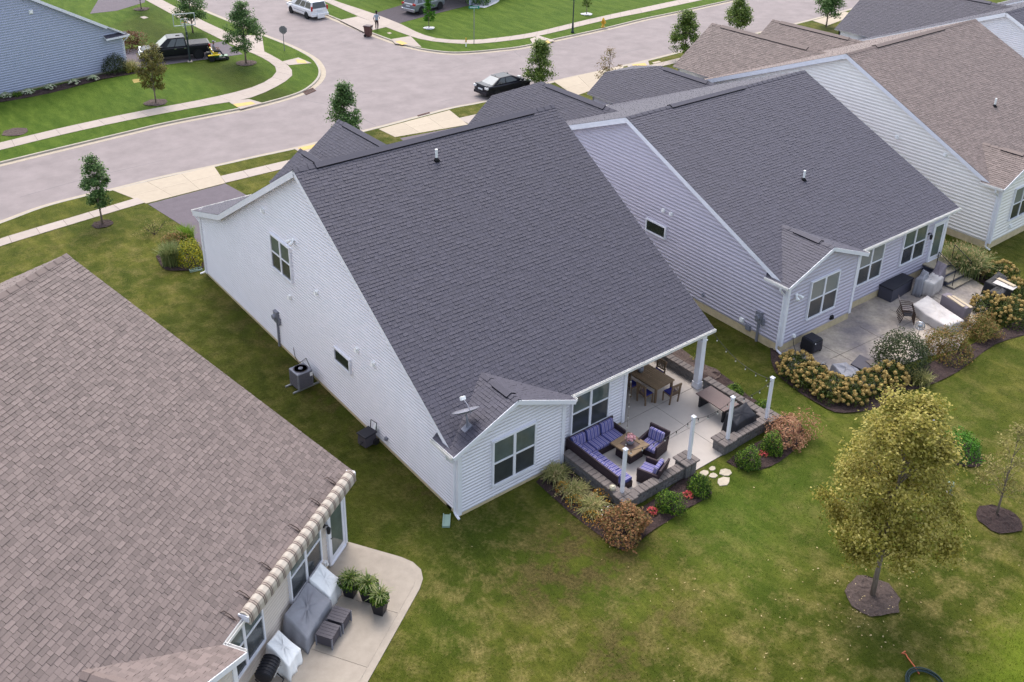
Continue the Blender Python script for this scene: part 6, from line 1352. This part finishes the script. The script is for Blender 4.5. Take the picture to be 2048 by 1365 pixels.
# black crew-cab pickup (points along its own +x; its left side faces the lawn)
loc, rz = on_axis((398.6, 117.5), (310.5, 126.), .92, 3.6, .012)
def pk(t, hw):
    m = MB(); m.box(-2.75, -.92, -.82, .82, 1.22, 1.27); m.build('bed_cover', 'lid_dark', t, bevel=.02); lamp(t, 'tail_light', -2.86, -2.7, .72, .97, .85, 1.2, 'red_lamp'); lamp(t, 'headlight', 2.72, 2.9, .55, .93, .85, 1.05, 'clear_lamp')
    m = MB(); m.box(2.86, 2.93, -.55, .55, .72, 1.05); m.build('grille', 'chrome', t, bevel=.02); m = MB(); m.box(2.78, 3.0, -.95, .95, .45, .68); m.build('front_bumper', 'chrome', t, bevel=.04); m = MB(); m.box(-2.98, -2.8, -.92, .92, .48, .68); m.build('rear_bumper', 'chrome', t, bevel=.04)
    for sy in (-1, 1):
        m = MB(); m.box(-.9, 1.3, min(sy*.92, sy*1.02), max(sy*.92, sy*1.02), .38, .45); m.build('running_board', 'black_trim', t, bevel=.01)
        for x in (.05, -.75): m = MB(); m.box(x-.1, x+.1, min(sy*.985, sy*1.01), max(sy*.985, sy*1.01), 1.02, 1.06); m.build('door_handle', 'chrome', t)
        for x in (1.2, .25, -.88): m = MB(); m.box(x-.008, x+.008, min(sy*.97, sy*1.003), max(sy*.97, sy*1.003), .5, 1.15); m.build('door_seam', 'black_trim', t)
    m = MB(); m.box(-.5, -.15, -.06, .06, 1.93, 1.97); m.build('roof_antenna', 'black_trim', t, bevel=.015)
car('pickup_truck', 'black crew cab pickup on the driveway of the blue house', 'pickup', loc, rz, 'paint_black', [(-2.85, .6, 1.22, .9), (-2.78, .48, 1.25, .98), (-.95, .42, 1.25, 1.0), (-.9, .42, 1.18, 1.0), (1.35, .42, 1.16, 1.0), (1.5, .42, 1.14, 1.0), (2.5, .45, 1.1, .97), (2.8, .5, 1.02, .9), (2.88, .6, .95, .8)], (-.95, 1.5, .93, 1.15, -.82, .55, .74, 1.93), 3.6, .41, .28, ((.06, .42), (.46, .72)), ('car_glass_light', 'car_glass', 'car_glass'), spokes=6, extra=pk)
# white minivan at the kerb, rear towards the intersection
loc, rz = on_axis((614, 38), (583, 26.5), .92, 3.08, RZ)
def vn(t, hw):
    lamp(t, 'tail_light', -2.56, -2.44, .8, .95, .9, 1.35, 'red_lamp'); lamp(t, 'headlight', 2.35, 2.5, .55, .9, .7, .9, 'clear_lamp'); m = MB(); m.box(-2.6, -2.5, -.28, .28, .82, .95); m.build('licence_plate', 'plate', t); m = MB(); m.box(-2.68, -2.45, -.95, .95, .35, .62); m.build('rear_bumper', 'paint_white', t, bevel=.04); m = MB(); m.box(-2.78, -2.7, -.4, .4, .18, .62); m.build('hitch_board', 'paint_white', t, bevel=.01)
    for sy in (-1, 1):
        m = MB(); m.box(-1.9, .6, min(sy*.72, sy*.76), max(sy*.72, sy*.76), 1.75, 1.79); m.build('roof_rail', 'black_trim', t); m = MB(); m.box(-1.5, .9, min(sy*.985, sy*1.0), max(sy*.985, sy*1.0), .62, .66); m.build('side_moulding', 'sign_grey', t)
car('minivan', 'white minivan parked at the kerb of the side street', 'minivan', loc, rz, 'paint_white', [(-2.55, .5, 1.0, .85), (-2.45, .32, 1.05, .96), (-1.5, .28, 1.05, .98), (1.2, .28, 1.02, .98), (1.7, .3, .98, .96), (2.3, .35, .85, .9), (2.5, .45, .75, .75)], (-2.5, 1.75, .92, 1.03, -2.3, .75, .72, 1.74), 3.08, .34, .22, ((.05, .3), (.33, .55), (.58, .8)), rim='rim_dark', extra=vn)
# black sedan on the near side of the street
loc, rz = on_axis((980, 200), (1060, 180), -.86, 2.67, RZ)
def sd(t, hw):
    lamp(t, 'tail_light', -2.3, -2.15, .5, .84, .78, .95, 'clear_lamp'); m = MB(); m.box(-2.31, -2.26, -.26, .26, .66, .78); m.build('licence_plate', 'plate', t); lamp(t, 'headlight', 2.1, 2.25, .5, .8, .6, .76, 'clear_lamp'); m = MB(); m.tube([(-.75, 0, 1.42), (-.85, 0, 1.52)], .012); m.build('antenna', 'black_trim', t); m = MB(); m.box(-2.25, -2.05, -.7, .7, 1.0, 1.05); m.build('spoiler', 'paint_navy', t, bevel=.015)
    m = MB(); m.box(-2.33, -2.2, -.8, .8, .3, .55); m.build('rear_bumper', 'paint_navy', t, bevel=.05)
car('sedan', 'black sedan parked in front of the dark garage roof', 'sedan', loc, rz, 'paint_navy', [(-2.28, .45, .88, .7), (-2.2, .3, 1.0, .84), (-1.7, .25, 1.0, .87), (-.9, .24, .96, .88), (.9, .24, .95, .88), (1.5, .26, .86, .86), (2.1, .3, .74, .76), (2.28, .4, .62, .6)], (-1.75, 1.45, .78, .95, -.8, .35, .58, 1.43), 2.67, .31, .2, ((.12, .4), (.44, .82)), ('car_glass', 'car_glass_light', 'car_glass'), extra=sd, bev=.09)
# grey car on the dark driveway
loc, rz = on_axis((834, 31), (888, 17), -.9, 2.75, .012)
def sv(t, hw):
    lamp(t, 'tail_light', -2.35, -2.2, .6, .92, .95, 1.15, 'red_lamp'); m = MB(); m.box(-2.4, -2.3, -.9, .9, .3, .62); m.build('rear_bumper', 'chrome', t, bevel=.04); m = MB(); m.box(-2.37, -2.32, -.26, .26, .8, .92); m.build('licence_plate', 'plate', t)
    for sy in (-1, 1): m = MB(); m.tube([(-1.5, sy*.62, 1.74), (.4, sy*.62, 1.76)], .02); m.build('roof_rail', 'chrome', t)
car('suv', 'grey suv parked on the dark driveway across the street', 'car', loc, rz, 'paint_grey', [(-2.35, .5, 1.05, .8), (-2.25, .34, 1.12, .92), (-1.4, .28, 1.12, .94), (1.0, .28, 1.05, .94), (1.6, .3, 1.0, .92), (2.2, .36, .9, .84), (2.38, .48, .78, .66)], (-2.25, 1.6, .86, 1.08, -1.75, .65, .64, 1.7), 2.75, .37, .24, ((.1, .3), (.34, .58), (.61, .84)), extra=sv, spokes=5)
# people
def body(name, parent, J, E, mats, assign, sub=2):
    """one continuous skinned figure; J: joint -> (x,y,z,radius)"""
    names = list(J); me = bpy.data.meshes.new(name); me.from_pydata([J[k][:3] for k in names], [(names.index(a), names.index(b)) for a, b in E], []); o = bpy.data.objects.new(name, me); COL.objects.link(o)
    md = o.modifiers.new('skin', 'SKIN'); md.use_smooth_shade = True
    for i, k in enumerate(names): r = J[k][3]; sv_ = me.skin_vertices[0].data[i]; sv_.radius = (r, r) if not isinstance(r, tuple) else r; sv_.use_root = (i == 0)
    s = o.modifiers.new('sub', 'SUBSURF'); s.levels = s.render_levels = sub
    dg = bpy.context.evaluated_depsgraph_get(); new = bpy.data.meshes.new_from_object(o.evaluated_get(dg)); bpy.data.objects.remove(o); new.name = name
    new.materials.clear()
    for m_ in mats: new.materials.append(MATS[m_])
    for p in new.polygons: p.material_index = assign(p.center); p.use_smooth = True
    return link(name, new, parent)
def person_walk():
    b = G(754, 60, 0.); t = thing('person', 'person in a blue striped shirt and brown trousers walking beside the bin', 'person', (b[0], b[1], .02), R(140))   # faces -y
    J = dict(pelvis=(0, 0, .9, .135), waist=(0, .0, 1.05, .125), chest=(0, .01, 1.27, .15), neck=(0, .0, 1.47, .055), chin=(0, -.02, 1.56, .075), head=(0, -.01, 1.66, .1), crown=(0, .01, 1.76, .06),
             hl=(.09, 0, .86, .1), kl=(.11, -.16, .48, .068), al=(.12, -.12, .09, .045), fl=(.12, -.28, .05, .045), hr=(-.09, 0, .86, .1), kr=(-.11, .06, .48, .068), ar=(-.12, .3, .12, .045), fr=(-.12, .18, .04, .045),
             sl=(.19, .01, 1.38, .062), el=(.27, .1, 1.1, .045), wl=(.24, .0, .88, .034), gl=(.23, -.04, .78, .036), sr=(-.19, .01, 1.38, .062), er=(-.28, .0, 1.1, .045), wr=(-.24, -.2, 1.02, .034), gr=(-.22, -.28, 1.03, .036))
    E = [('pelvis', 'waist'), ('waist', 'chest'), ('chest', 'neck'), ('neck', 'chin'), ('chin', 'head'), ('head', 'crown')]+[(a+s, b_+s) for s in 'lr' for a, b_ in (('h', 'k'), ('k', 'a'), ('a', 'f'), ('s', 'e'), ('e', 'w'), ('w', 'g'))]+[('pelvis', 'hl'), ('pelvis', 'hr'), ('chest', 'sl'), ('chest', 'sr')]
    def asg(c):
        if c.z > 1.49: return 2
        if abs(c.x) > .2 and c.z < 1.12: return 2
        if c.z < .07: return 3
        return 0 if c.z > .93 else 1
    bd = body('body', t, J, E, ['shirt_stripe', 'trousers', 'skin_dark', 'hair'], asg)
    m = MB(); m.lathe([(.001, .0), (.07, -.01), (.108, -.06), (.105, -.13), (.09, -.15)], 12, (0, .015, 1.83)); m.build('hair', 'hair', t, smooth=True)
    for s in (-1, 1):
        for k, (dx, l) in enumerate(((-.015, .07), (-.005, .08), (.006, .078), (.016, .065))): g = J['gl' if s > 0 else 'gr']; m = MB(); m.tube([(g[0]+dx, g[1]-.01, g[2]-.01), (g[0]+dx, g[1]-.03, g[2]-l*.6), (g[0]+dx, g[1]-.05, g[2]-l)], [.008, .007, .005], 5); m.build('finger', 'skin_dark', bd)
        m = MB(); m.tube([(g[0]-s*.02, g[1]-.01, g[2]+.01), (g[0]-s*.03, g[1]-.04, g[2]-.03)], [.009, .007], 5); m.build('thumb', 'skin_dark', bd)
    m = MB(); m.tube([(0, -.1, 1.64), (0, -.13, 1.61)], [.014, .018], 6); m.build('nose', 'skin_dark', bd)
person_walk()
def mower():
    b = G(436, 119.5, 0.); ang = R(-14); t = thing('riding_mower', 'green and yellow riding mower on the lawn beside the pickup', 'mower', (b[0], b[1], 0), ang)   # drives along +x
    for sy in (-1, 1): wheel(t, -.55, sy*.45, .27, .24, 'mower_yellow', sy, 8); wheel(t, .75, sy*.38, .15, .12, 'mower_yellow', sy, 6)
    m = MB(); m.box(-.25, .62, -.62, .62, .12, .28, .03); m.build('cutting_deck', 'black_trim', t, bevel=.04); m = MB(); m.box(-.75, .1, -.34, .34, .25, .55, .03); m.build('chassis', 'mower_green', t, bevel=.04); m = MB(); m.box(-.95, -.5, -.3, .3, .4, .75, .04); m.build('engine', 'black_trim', t, bevel=.04)
    m = MB(); m.box(.1, .85, -.28, .28, .26, .34); m.build('footplate', 'mower_green', t, bevel=.02)
    for sy in (-1, 1): m = MB(); m.box(-.85, .2, min(sy*.32, sy*.58), max(sy*.32, sy*.58), .5, .58, .03); m.build('fender', 'mower_yellow' if sy < 0 else 'mower_green', t, bevel=.03); m = MB(); m.tube([(-.1, sy*.3, .55), (.15, sy*.32, .9), (.1, sy*.1, .95)], .016, 6); m.build('control_lever', 'black_trim', t); m = MB(); m.tube([(.5, sy*.3, .3), (.75, sy*.38, .25)], .03, 6); m.build('caster_fork', 'black_trim', t)
    m = MB(); m.box(-.4, .05, -.25, .25, .58, .68); m.build('seat', 'mower_yellow', t, bevel=.04); m = MB(); m.hexa([(-.48, -.25, .66), (-.38, -.25, .66), (-.38, .25, .66), (-.48, .25, .66)], [(-.6, -.22, 1.12), (-.52, -.22, 1.12), (-.52, .22, 1.12), (-.6, .22, 1.12)]); m.build('seat_back', 'mower_yellow', t, bevel=.03)
    m = MB(); m.tube([(-.62, -.36, .5), (-.7, -.36, 1.1), (-.7, .36, 1.1), (-.62, .36, .5)], .022, 6); m.build('roll_bar', 'black_trim', t)
    p = thing('person', 'person in a grey shirt and cap riding the mower', 'person', (b[0], b[1], 0), ang)
    J = dict(pelvis=(-.25, 0, .78, .14), waist=(-.27, 0, .95, .135), chest=(-.27, 0, 1.15, .155), neck=(-.26, 0, 1.36, .056), chin=(-.23, 0, 1.45, .075), head=(-.24, 0, 1.54, .1), crown=(-.25, 0, 1.63, .07), hl=(-.2, .1, .76, .1), kl=(.24, .14, .74, .072), al=(.42, .14, .42, .05), fl=(.56, .14, .38, .045), hr=(-.2, -.1, .76, .1), kr=(.24, -.14, .74, .072), ar=(.42, -.14, .42, .05), fr=(.56, -.14, .38, .045),
             sl=(-.27, .19, 1.27, .064), el=(-.14, .28, 1.02, .047), wl=(.1, .24, .96, .036), gl=(.17, .22, .96, .036), sr=(-.27, -.19, 1.27, .064), er=(-.14, -.28, 1.02, .047), wr=(.1, -.24, .96, .036), gr=(.17, -.22, .96, .036))
    E = [('pelvis', 'waist'), ('waist', 'chest'), ('chest', 'neck'), ('neck', 'chin'), ('chin', 'head'), ('head', 'crown')]+[(a+s, b_+s) for s in 'lr' for a, b_ in (('h', 'k'), ('k', 'a'), ('a', 'f'), ('s', 'e'), ('e', 'w'), ('w', 'g'))]+[('pelvis', 'hl'), ('pelvis', 'hr'), ('chest', 'sl'), ('chest', 'sr')]
    def asg(c):
        if c.z > 1.38: return 2
        if c.x > -.08 and c.z > .88: return 2
        return 0 if (c.z > .86 and c.x < .0) else (3 if c.z < .46 else 1)
    bd = body('body', p, J, E, ['shirt_grey', 'jeans', 'skin', 'hair'], asg)
    m = MB(); m.lathe([(.001, 0), (.08, -.02), (.112, -.08), (.112, -.11)], 12, (-.245, 0, 1.7)); m.box(-.15, -.02, -.08, .08, 1.585, 1.6); m.build('cap', 'shirt_grey', p, smooth=False)
    for s in (-1, 1):
        for k in range(4): g = J['gl' if s > 0 else 'gr']; m = MB(); m.tube([(g[0], g[1], g[2]+.025-.017*k), (g[0]+.05, g[1]-s*.02, g[2]+.025-.017*k), (g[0]+.04, g[1]-s*.06, g[2]+.02-.017*k)], [.009, .008, .006], 5); m.build('finger', 'skin', bd)
        m = MB(); m.tube([(g[0], g[1]-s*.02, g[2]+.03), (g[0]+.03, g[1]-s*.05, g[2]+.05)], [.01, .007], 5); m.build('thumb', 'skin', bd)
mower()
# kerbside things
def bin_():
    b = G(737, 74, RZ); t = thing('rubbish_bin', 'brown wheeled rubbish bin standing in the gutter', 'bin', b, R(28)); m = MB(); m.hexa([(-.22, -.25, .06), (.22, -.25, .06), (.22, .25, .06), (-.22, .25, .06)], [(-.3, -.34, 1.0), (.3, -.34, 1.0), (.3, .34, 1.0), (-.3, .34, 1.0)]); m.build('body', 'bin_brown', t, bevel=.03); m = MB(); m.box(-.34, .34, -.38, .38, 1.0, 1.09, .03); m.build('lid', 'bin_lid', t, bevel=.03)
    m = MB(); m.tube([(-.28, .4, .98), (.28, .4, .98)], .02, 6); m.build('handle', 'bin_brown', t); m = MB(); m.box(.08, .24, -.345, -.325, .78, .88); m.build('sticker', 'plate', t, rot=(0, 0, 0))
    for s in (-1, 1): m = MB(); m.lathe([(.03, -.03), (.13, -.03), (.13, .03), (.03, .03)], 14, (s*.27, .22, .13), 'x'); m.build('wheel', 'tyre', t)
bin_()
def stop_sign():
    b = G(569, 102); t = thing('stop_sign', 'back of an octagonal sign on a steel post at the corner', 'sign', b, R(-48)); h = HT(b, 64); m = MB(); m.box(-.03, .03, -.02, .02, 0, h+.5); m.build('post', 'sign_grey', t); m = MB(); m.add([(.38*math.cos(R(22.5+45*k)), .03, h+.16+.38*math.sin(R(22.5+45*k))) for k in range(8)]+[(.38*math.cos(R(22.5+45*k)), .036, h+.16+.38*math.sin(R(22.5+45*k))) for k in range(8)], [tuple(range(8)), tuple(range(15, 7, -1))]+[(k, 8+k, 8+(k+1) % 8, (k+1) % 8) for k in range(8)]); m.build('plate', 'sign_grey', t)
stop_sign()
def street_sign():
    b = G(948, 88); t = thing('street_sign', 'green street name blades on a steel post at the corner', 'sign', b, R(-35)); h = HT(b, 18); m = MB(); m.tube([(0, 0, 0), (0, 0, h)], .035, 8); m.build('post', 'pole_steel', t)
    m = MB(); m.box(-.48, .48, -.012, .012, h+.02, h+.24); a = m.build('name_blade', 'sign_green', t); m = MB(); m.box(-.012, .012, -.45, .45, h-.22, h-.02); c = m.build('name_blade', 'sign_green', t)
    for k in range(6): m = MB(); m.box(-.36+k*.12, -.28+k*.12, -.018, -.0125, h+.08, h+.18); m.build('lettering', 'plate', a); m = MB(); m.box(-.018, -.0125, -.33+k*.11, -.26+k*.11, h-.17, h-.08); m.build('lettering', 'plate', c)
street_sign()
def hydrant():
    b = G(1206, 55); t = thing('fire_hydrant', 'yellow fire hydrant on the verge across the street', 'hydrant', b); m = MB(); m.lathe([(.2, 0), (.2, .06), (.13, .08), (.12, .62), (.17, .66), (.17, .7), (.14, .74), (.09, .86), (.03, .9), (.03, .95)], 16); m.build('barrel', 'hydrant_yellow', t, smooth=True)
    for s in (-1, 1): m = MB(); m.lathe([(.07, 0), (.07, .1), (.09, .1), (.09, .14)], 12, (s*.1, 0, .52), 'x') if s > 0 else m.lathe([(.09, -.14), (.09, -.1), (.07, -.1), (.07, 0)], 12, (-.1, 0, .52), 'x'); m.build('nozzle', 'hydrant_yellow', t)
    m = MB(); m.lathe([(.11, -.16), (.11, -.12), (.09, -.12), (.09, 0)], 12, (0, -.1, .48), 'y'); m.build('pumper_nozzle', 'hydrant_yellow', t)
hydrant()
b = G(932, 94); t = thing('marker_post', 'yellow and white utility marker post near the street sign', 'marker post', b); h = HT(b, 76); m = MB(); m.lathe([(.05, 0), (.05, h*.5)], 10); m.build('base_tube', 'pvc', t); m = MB(); m.lathe([(.055, h*.5), (.055, h*.95), (.04, h), (.001, h+.02)], 10); m.build('yellow_cap', 'hydrant_yellow', t)
b = G(1145, 66); t = thing('lamp_post', 'tall dark green lamp post on the verge', 'lamp post', b); m = MB(); m.lathe([(.16, 0), (.16, .1), (.11, .2), (.09, .9), (.07, 1.0)], 12); m.build('base', 'pole_dark', t, smooth=True); m = MB(); m.tube([(0, 0, .9), (0, 0, 4.6)], .055, 10); m.build('pole', 'pole_dark', t); m = MB(); m.lathe([(.05, 4.6), (.2, 4.75), (.22, 5.05), (.1, 5.2), (.02, 5.35)], 12); m.build('lantern', 'pole_dark', t, smooth=True)
def hoop():
    b = G(380, 124); t = thing('basketball_hoop', 'basketball hoop with clear backboard beside the driveway', 'basketball hoop', b, R(-15)); h = 3.05; m = MB(); m.box(-.07, .07, -.07, .07, 0, 2.6); m.build('pole', 'pole_dark', t, bevel=.01); m = MB(); m.box(-.2, .2, -.2, .2, 0, .06); m.build('footing', 'concrete', t)
    m = MB(); m.beam((0, 0, 2.1), (0, .75, 3.0), .07, .09); m.beam((0, 0, 2.55), (0, .75, 3.35), .07, .09); m.build('arm', 'pole_dark', t); m = MB(); m.beam((0, -.12, 2.2), (0, .3, 2.75), .05, .06); m.build('actuator', 'pole_steel', t)
    m = MB(); z0, z1, y = 2.9, 3.95, .85
    for a in ((-.9, -.84, z0, z1), (.84, .9, z0, z1), (-.84, .84, z0, z0+.06), (-.84, .84, z1-.06, z1)): m.box(a[0], a[1], y-.03, y+.03, a[2], a[3])
    f = m.build('backboard_frame', 'clear_board', t); m = MB()
    for a in ((-.31, -.26, 3.05, 3.5), (.26, .31, 3.05, 3.5), (-.26, .26, 3.05, 3.1), (-.26, .26, 3.45, 3.5)): m.box(a[0], a[1], y-.012, y+.012, a[2], a[3])
    m.build('target_square', 'clear_board', f); m = MB(); m.tube([(.23*math.cos(a), y+.32+.23*math.sin(a), 3.05) for a in np.linspace(0, 6.28, 19)], .014, 5, cap=False); m.build('rim', 'rope_orange', t)
    n = MB()
    for k in range(10): a = k*.628; n.tube([(.22*math.cos(a), y+.32+.22*math.sin(a), 3.04), (.12*math.cos(a+.4), y+.32+.12*math.sin(a+.4), 2.65)], .006, 4)
    n.build('net', 'pvc', t)
hoop()
def flat_cover(name, px, lb, mat='pvc', grp='utility covers set in the lawns'):
    p = [G(u, v)[:2] for u, v in px]; p = p if area2(p) > 0 else p[::-1]; m = MB(); m.prism(p, -.02, .03); tag(m.build(name, mat, bevel=.005), lb, 'utility cover', grp)
flat_cover('utility_cover', [(280, 35), (289, 33), (297, 36), (288, 38.5)], 'grey utility cover on the lawn behind the pickup', 'concrete'); flat_cover('utility_cover', [(774, 66.5), (780, 65.3), (784, 67.5), (778, 69)], 'white utility cover in the verge patch beside the bin', 'concrete_new'); flat_cover('utility_cover', [(1304, 126), (1318, 122.5), (1322, 125), (1308, 128.5)], 'white utility cover in the verge by the far ramp', 'concrete_new')
def drain(px, lb):
    q = [np.array(G(u, v, RZ+.03)) for u, v in px]; c = np.mean(np.array(q), 0); t = thing('storm_drain', lb, 'drain', (c[0], c[1], c[2]), 0, 'storm drains in the kerb'); Q = [x-c for x in q]; m = MB(); quad_box(m, [x[:2] for x in (Q if area2(Q) > 0 else Q[::-1])], -.05, -.01); m.build('throat', 'black_trim', t)
    n = 9
    for i in range(n): s = (i+.5)/n; a = Q[0]*(1-s)+Q[1]*s; b = Q[3]*(1-s)+Q[2]*s; m = MB(); m.beam(tuple(a), tuple(b), .05, .03); m.build('bar', 'iron', t)
    for a, b in ((Q[0], Q[1]), (Q[3], Q[2])): m = MB(); m.beam(tuple(a), tuple(b), .05, .035); m.build('frame_bar', 'iron', t)
drain([(838, 236), (862, 229), (859, 225), (835, 231.5)], 'rusty storm drain grate beside the concrete apron'); drain([(612, 190), (632, 181), (626, 176), (606, 185)], 'rusty storm drain in the kerb of the rounded corner')
# ------------------------------------------------------------------ blades of grass on the lawns, thinning out with distance
def grass_blades(N=180000):
    x = RNG.uniform(-20, 62, N*14); y = RNG.uniform(-16, 70, N*14); z = np.zeros_like(x)
    D = np.stack([x-CAMP[0], y-CAMP[1], z-CAMP[2]], 1); dist = np.linalg.norm(D, axis=1); dz = D@CF; u = PPX+FPX*(D@CR)/dz; v = PPY-FPX*(D@CU)/dz
    ok = (dz > 5) & (u > -40) & (u < 2090) & (v > -30) & (v < 1400) & (RNG.random(len(x)) < (26/dist)**2.2)
    x, y = x[ok], y[ok]
    foot = [(0, 0, 0., 4.7, 12.5, .42, 21.6), (17.297, -.023, -.015, 4.92, 13.05, .46, 22), (34.496, -.245, 0, 4.7, 13.5, .8, 22), (*loc0(-W0, -.8), R0, 4.72, W0, .8, 21.5), (53, 0, 0, 4.7, 13.5, .8, 22)]
    polys = list(NOGRASS)+[EDGE, [(4.7, -3.25), (12.85, -3.25), (12.85, 4.3), (4.7, 4.3)], p_stamped, [loc0(*q) for q in ((.1, 0), (.1, -3.15), (-12, -3.15), (-12, 0))]]
    for (hx, hy, a, wb, W, yb, D_) in foot:
        c, s = math.cos(a), math.sin(a); polys.append([(hx+c*px-s*py, hy+s*px+c*py) for px, py in ((0, 0), (wb, 0), (wb, yb), (W, yb), (W, D_), (0, D_))])
    keep = np.ones(len(x), bool)
    for pl in polys:
        P = np.array(pl); m = (x >= P[:, 0].min()) & (x <= P[:, 0].max()) & (y >= P[:, 1].min()) & (y <= P[:, 1].max()) & keep
        i = np.where(m)[0]
        if not len(i): continue
        ins = np.zeros(len(i), bool); j = len(P)-1
        for k in range(len(P)):
            a, b = P[k], P[j]
            if a[1] != b[1]: ins ^= ((a[1] > y[i]) != (b[1] > y[i])) & (x[i] < (b[0]-a[0])*(y[i]-a[1])/(b[1]-a[1])+a[0])
            j = k
        keep[i[ins]] = False
    x, y = x[keep][:N], y[keep][:N]; n = len(x)
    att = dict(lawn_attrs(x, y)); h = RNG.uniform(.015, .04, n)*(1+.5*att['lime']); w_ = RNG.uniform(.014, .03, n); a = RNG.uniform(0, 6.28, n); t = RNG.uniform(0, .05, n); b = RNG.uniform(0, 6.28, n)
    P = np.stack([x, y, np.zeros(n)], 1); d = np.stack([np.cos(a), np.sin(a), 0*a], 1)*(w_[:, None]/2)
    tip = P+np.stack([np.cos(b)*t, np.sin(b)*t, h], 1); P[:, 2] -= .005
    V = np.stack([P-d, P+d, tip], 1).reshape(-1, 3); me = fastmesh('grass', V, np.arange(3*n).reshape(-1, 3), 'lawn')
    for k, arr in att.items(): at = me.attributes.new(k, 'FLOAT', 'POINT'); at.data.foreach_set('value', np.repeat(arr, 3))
    at = me.attributes.new('blade', 'FLOAT', 'POINT'); at.data.foreach_set('value', np.repeat(RNG.uniform(.05, .45, n).astype(np.float32), 3))
    o = link('grass', me); o['kind'] = 'stuff'; o['label'] = 'mown grass blades on the lawns'
grass_blades()
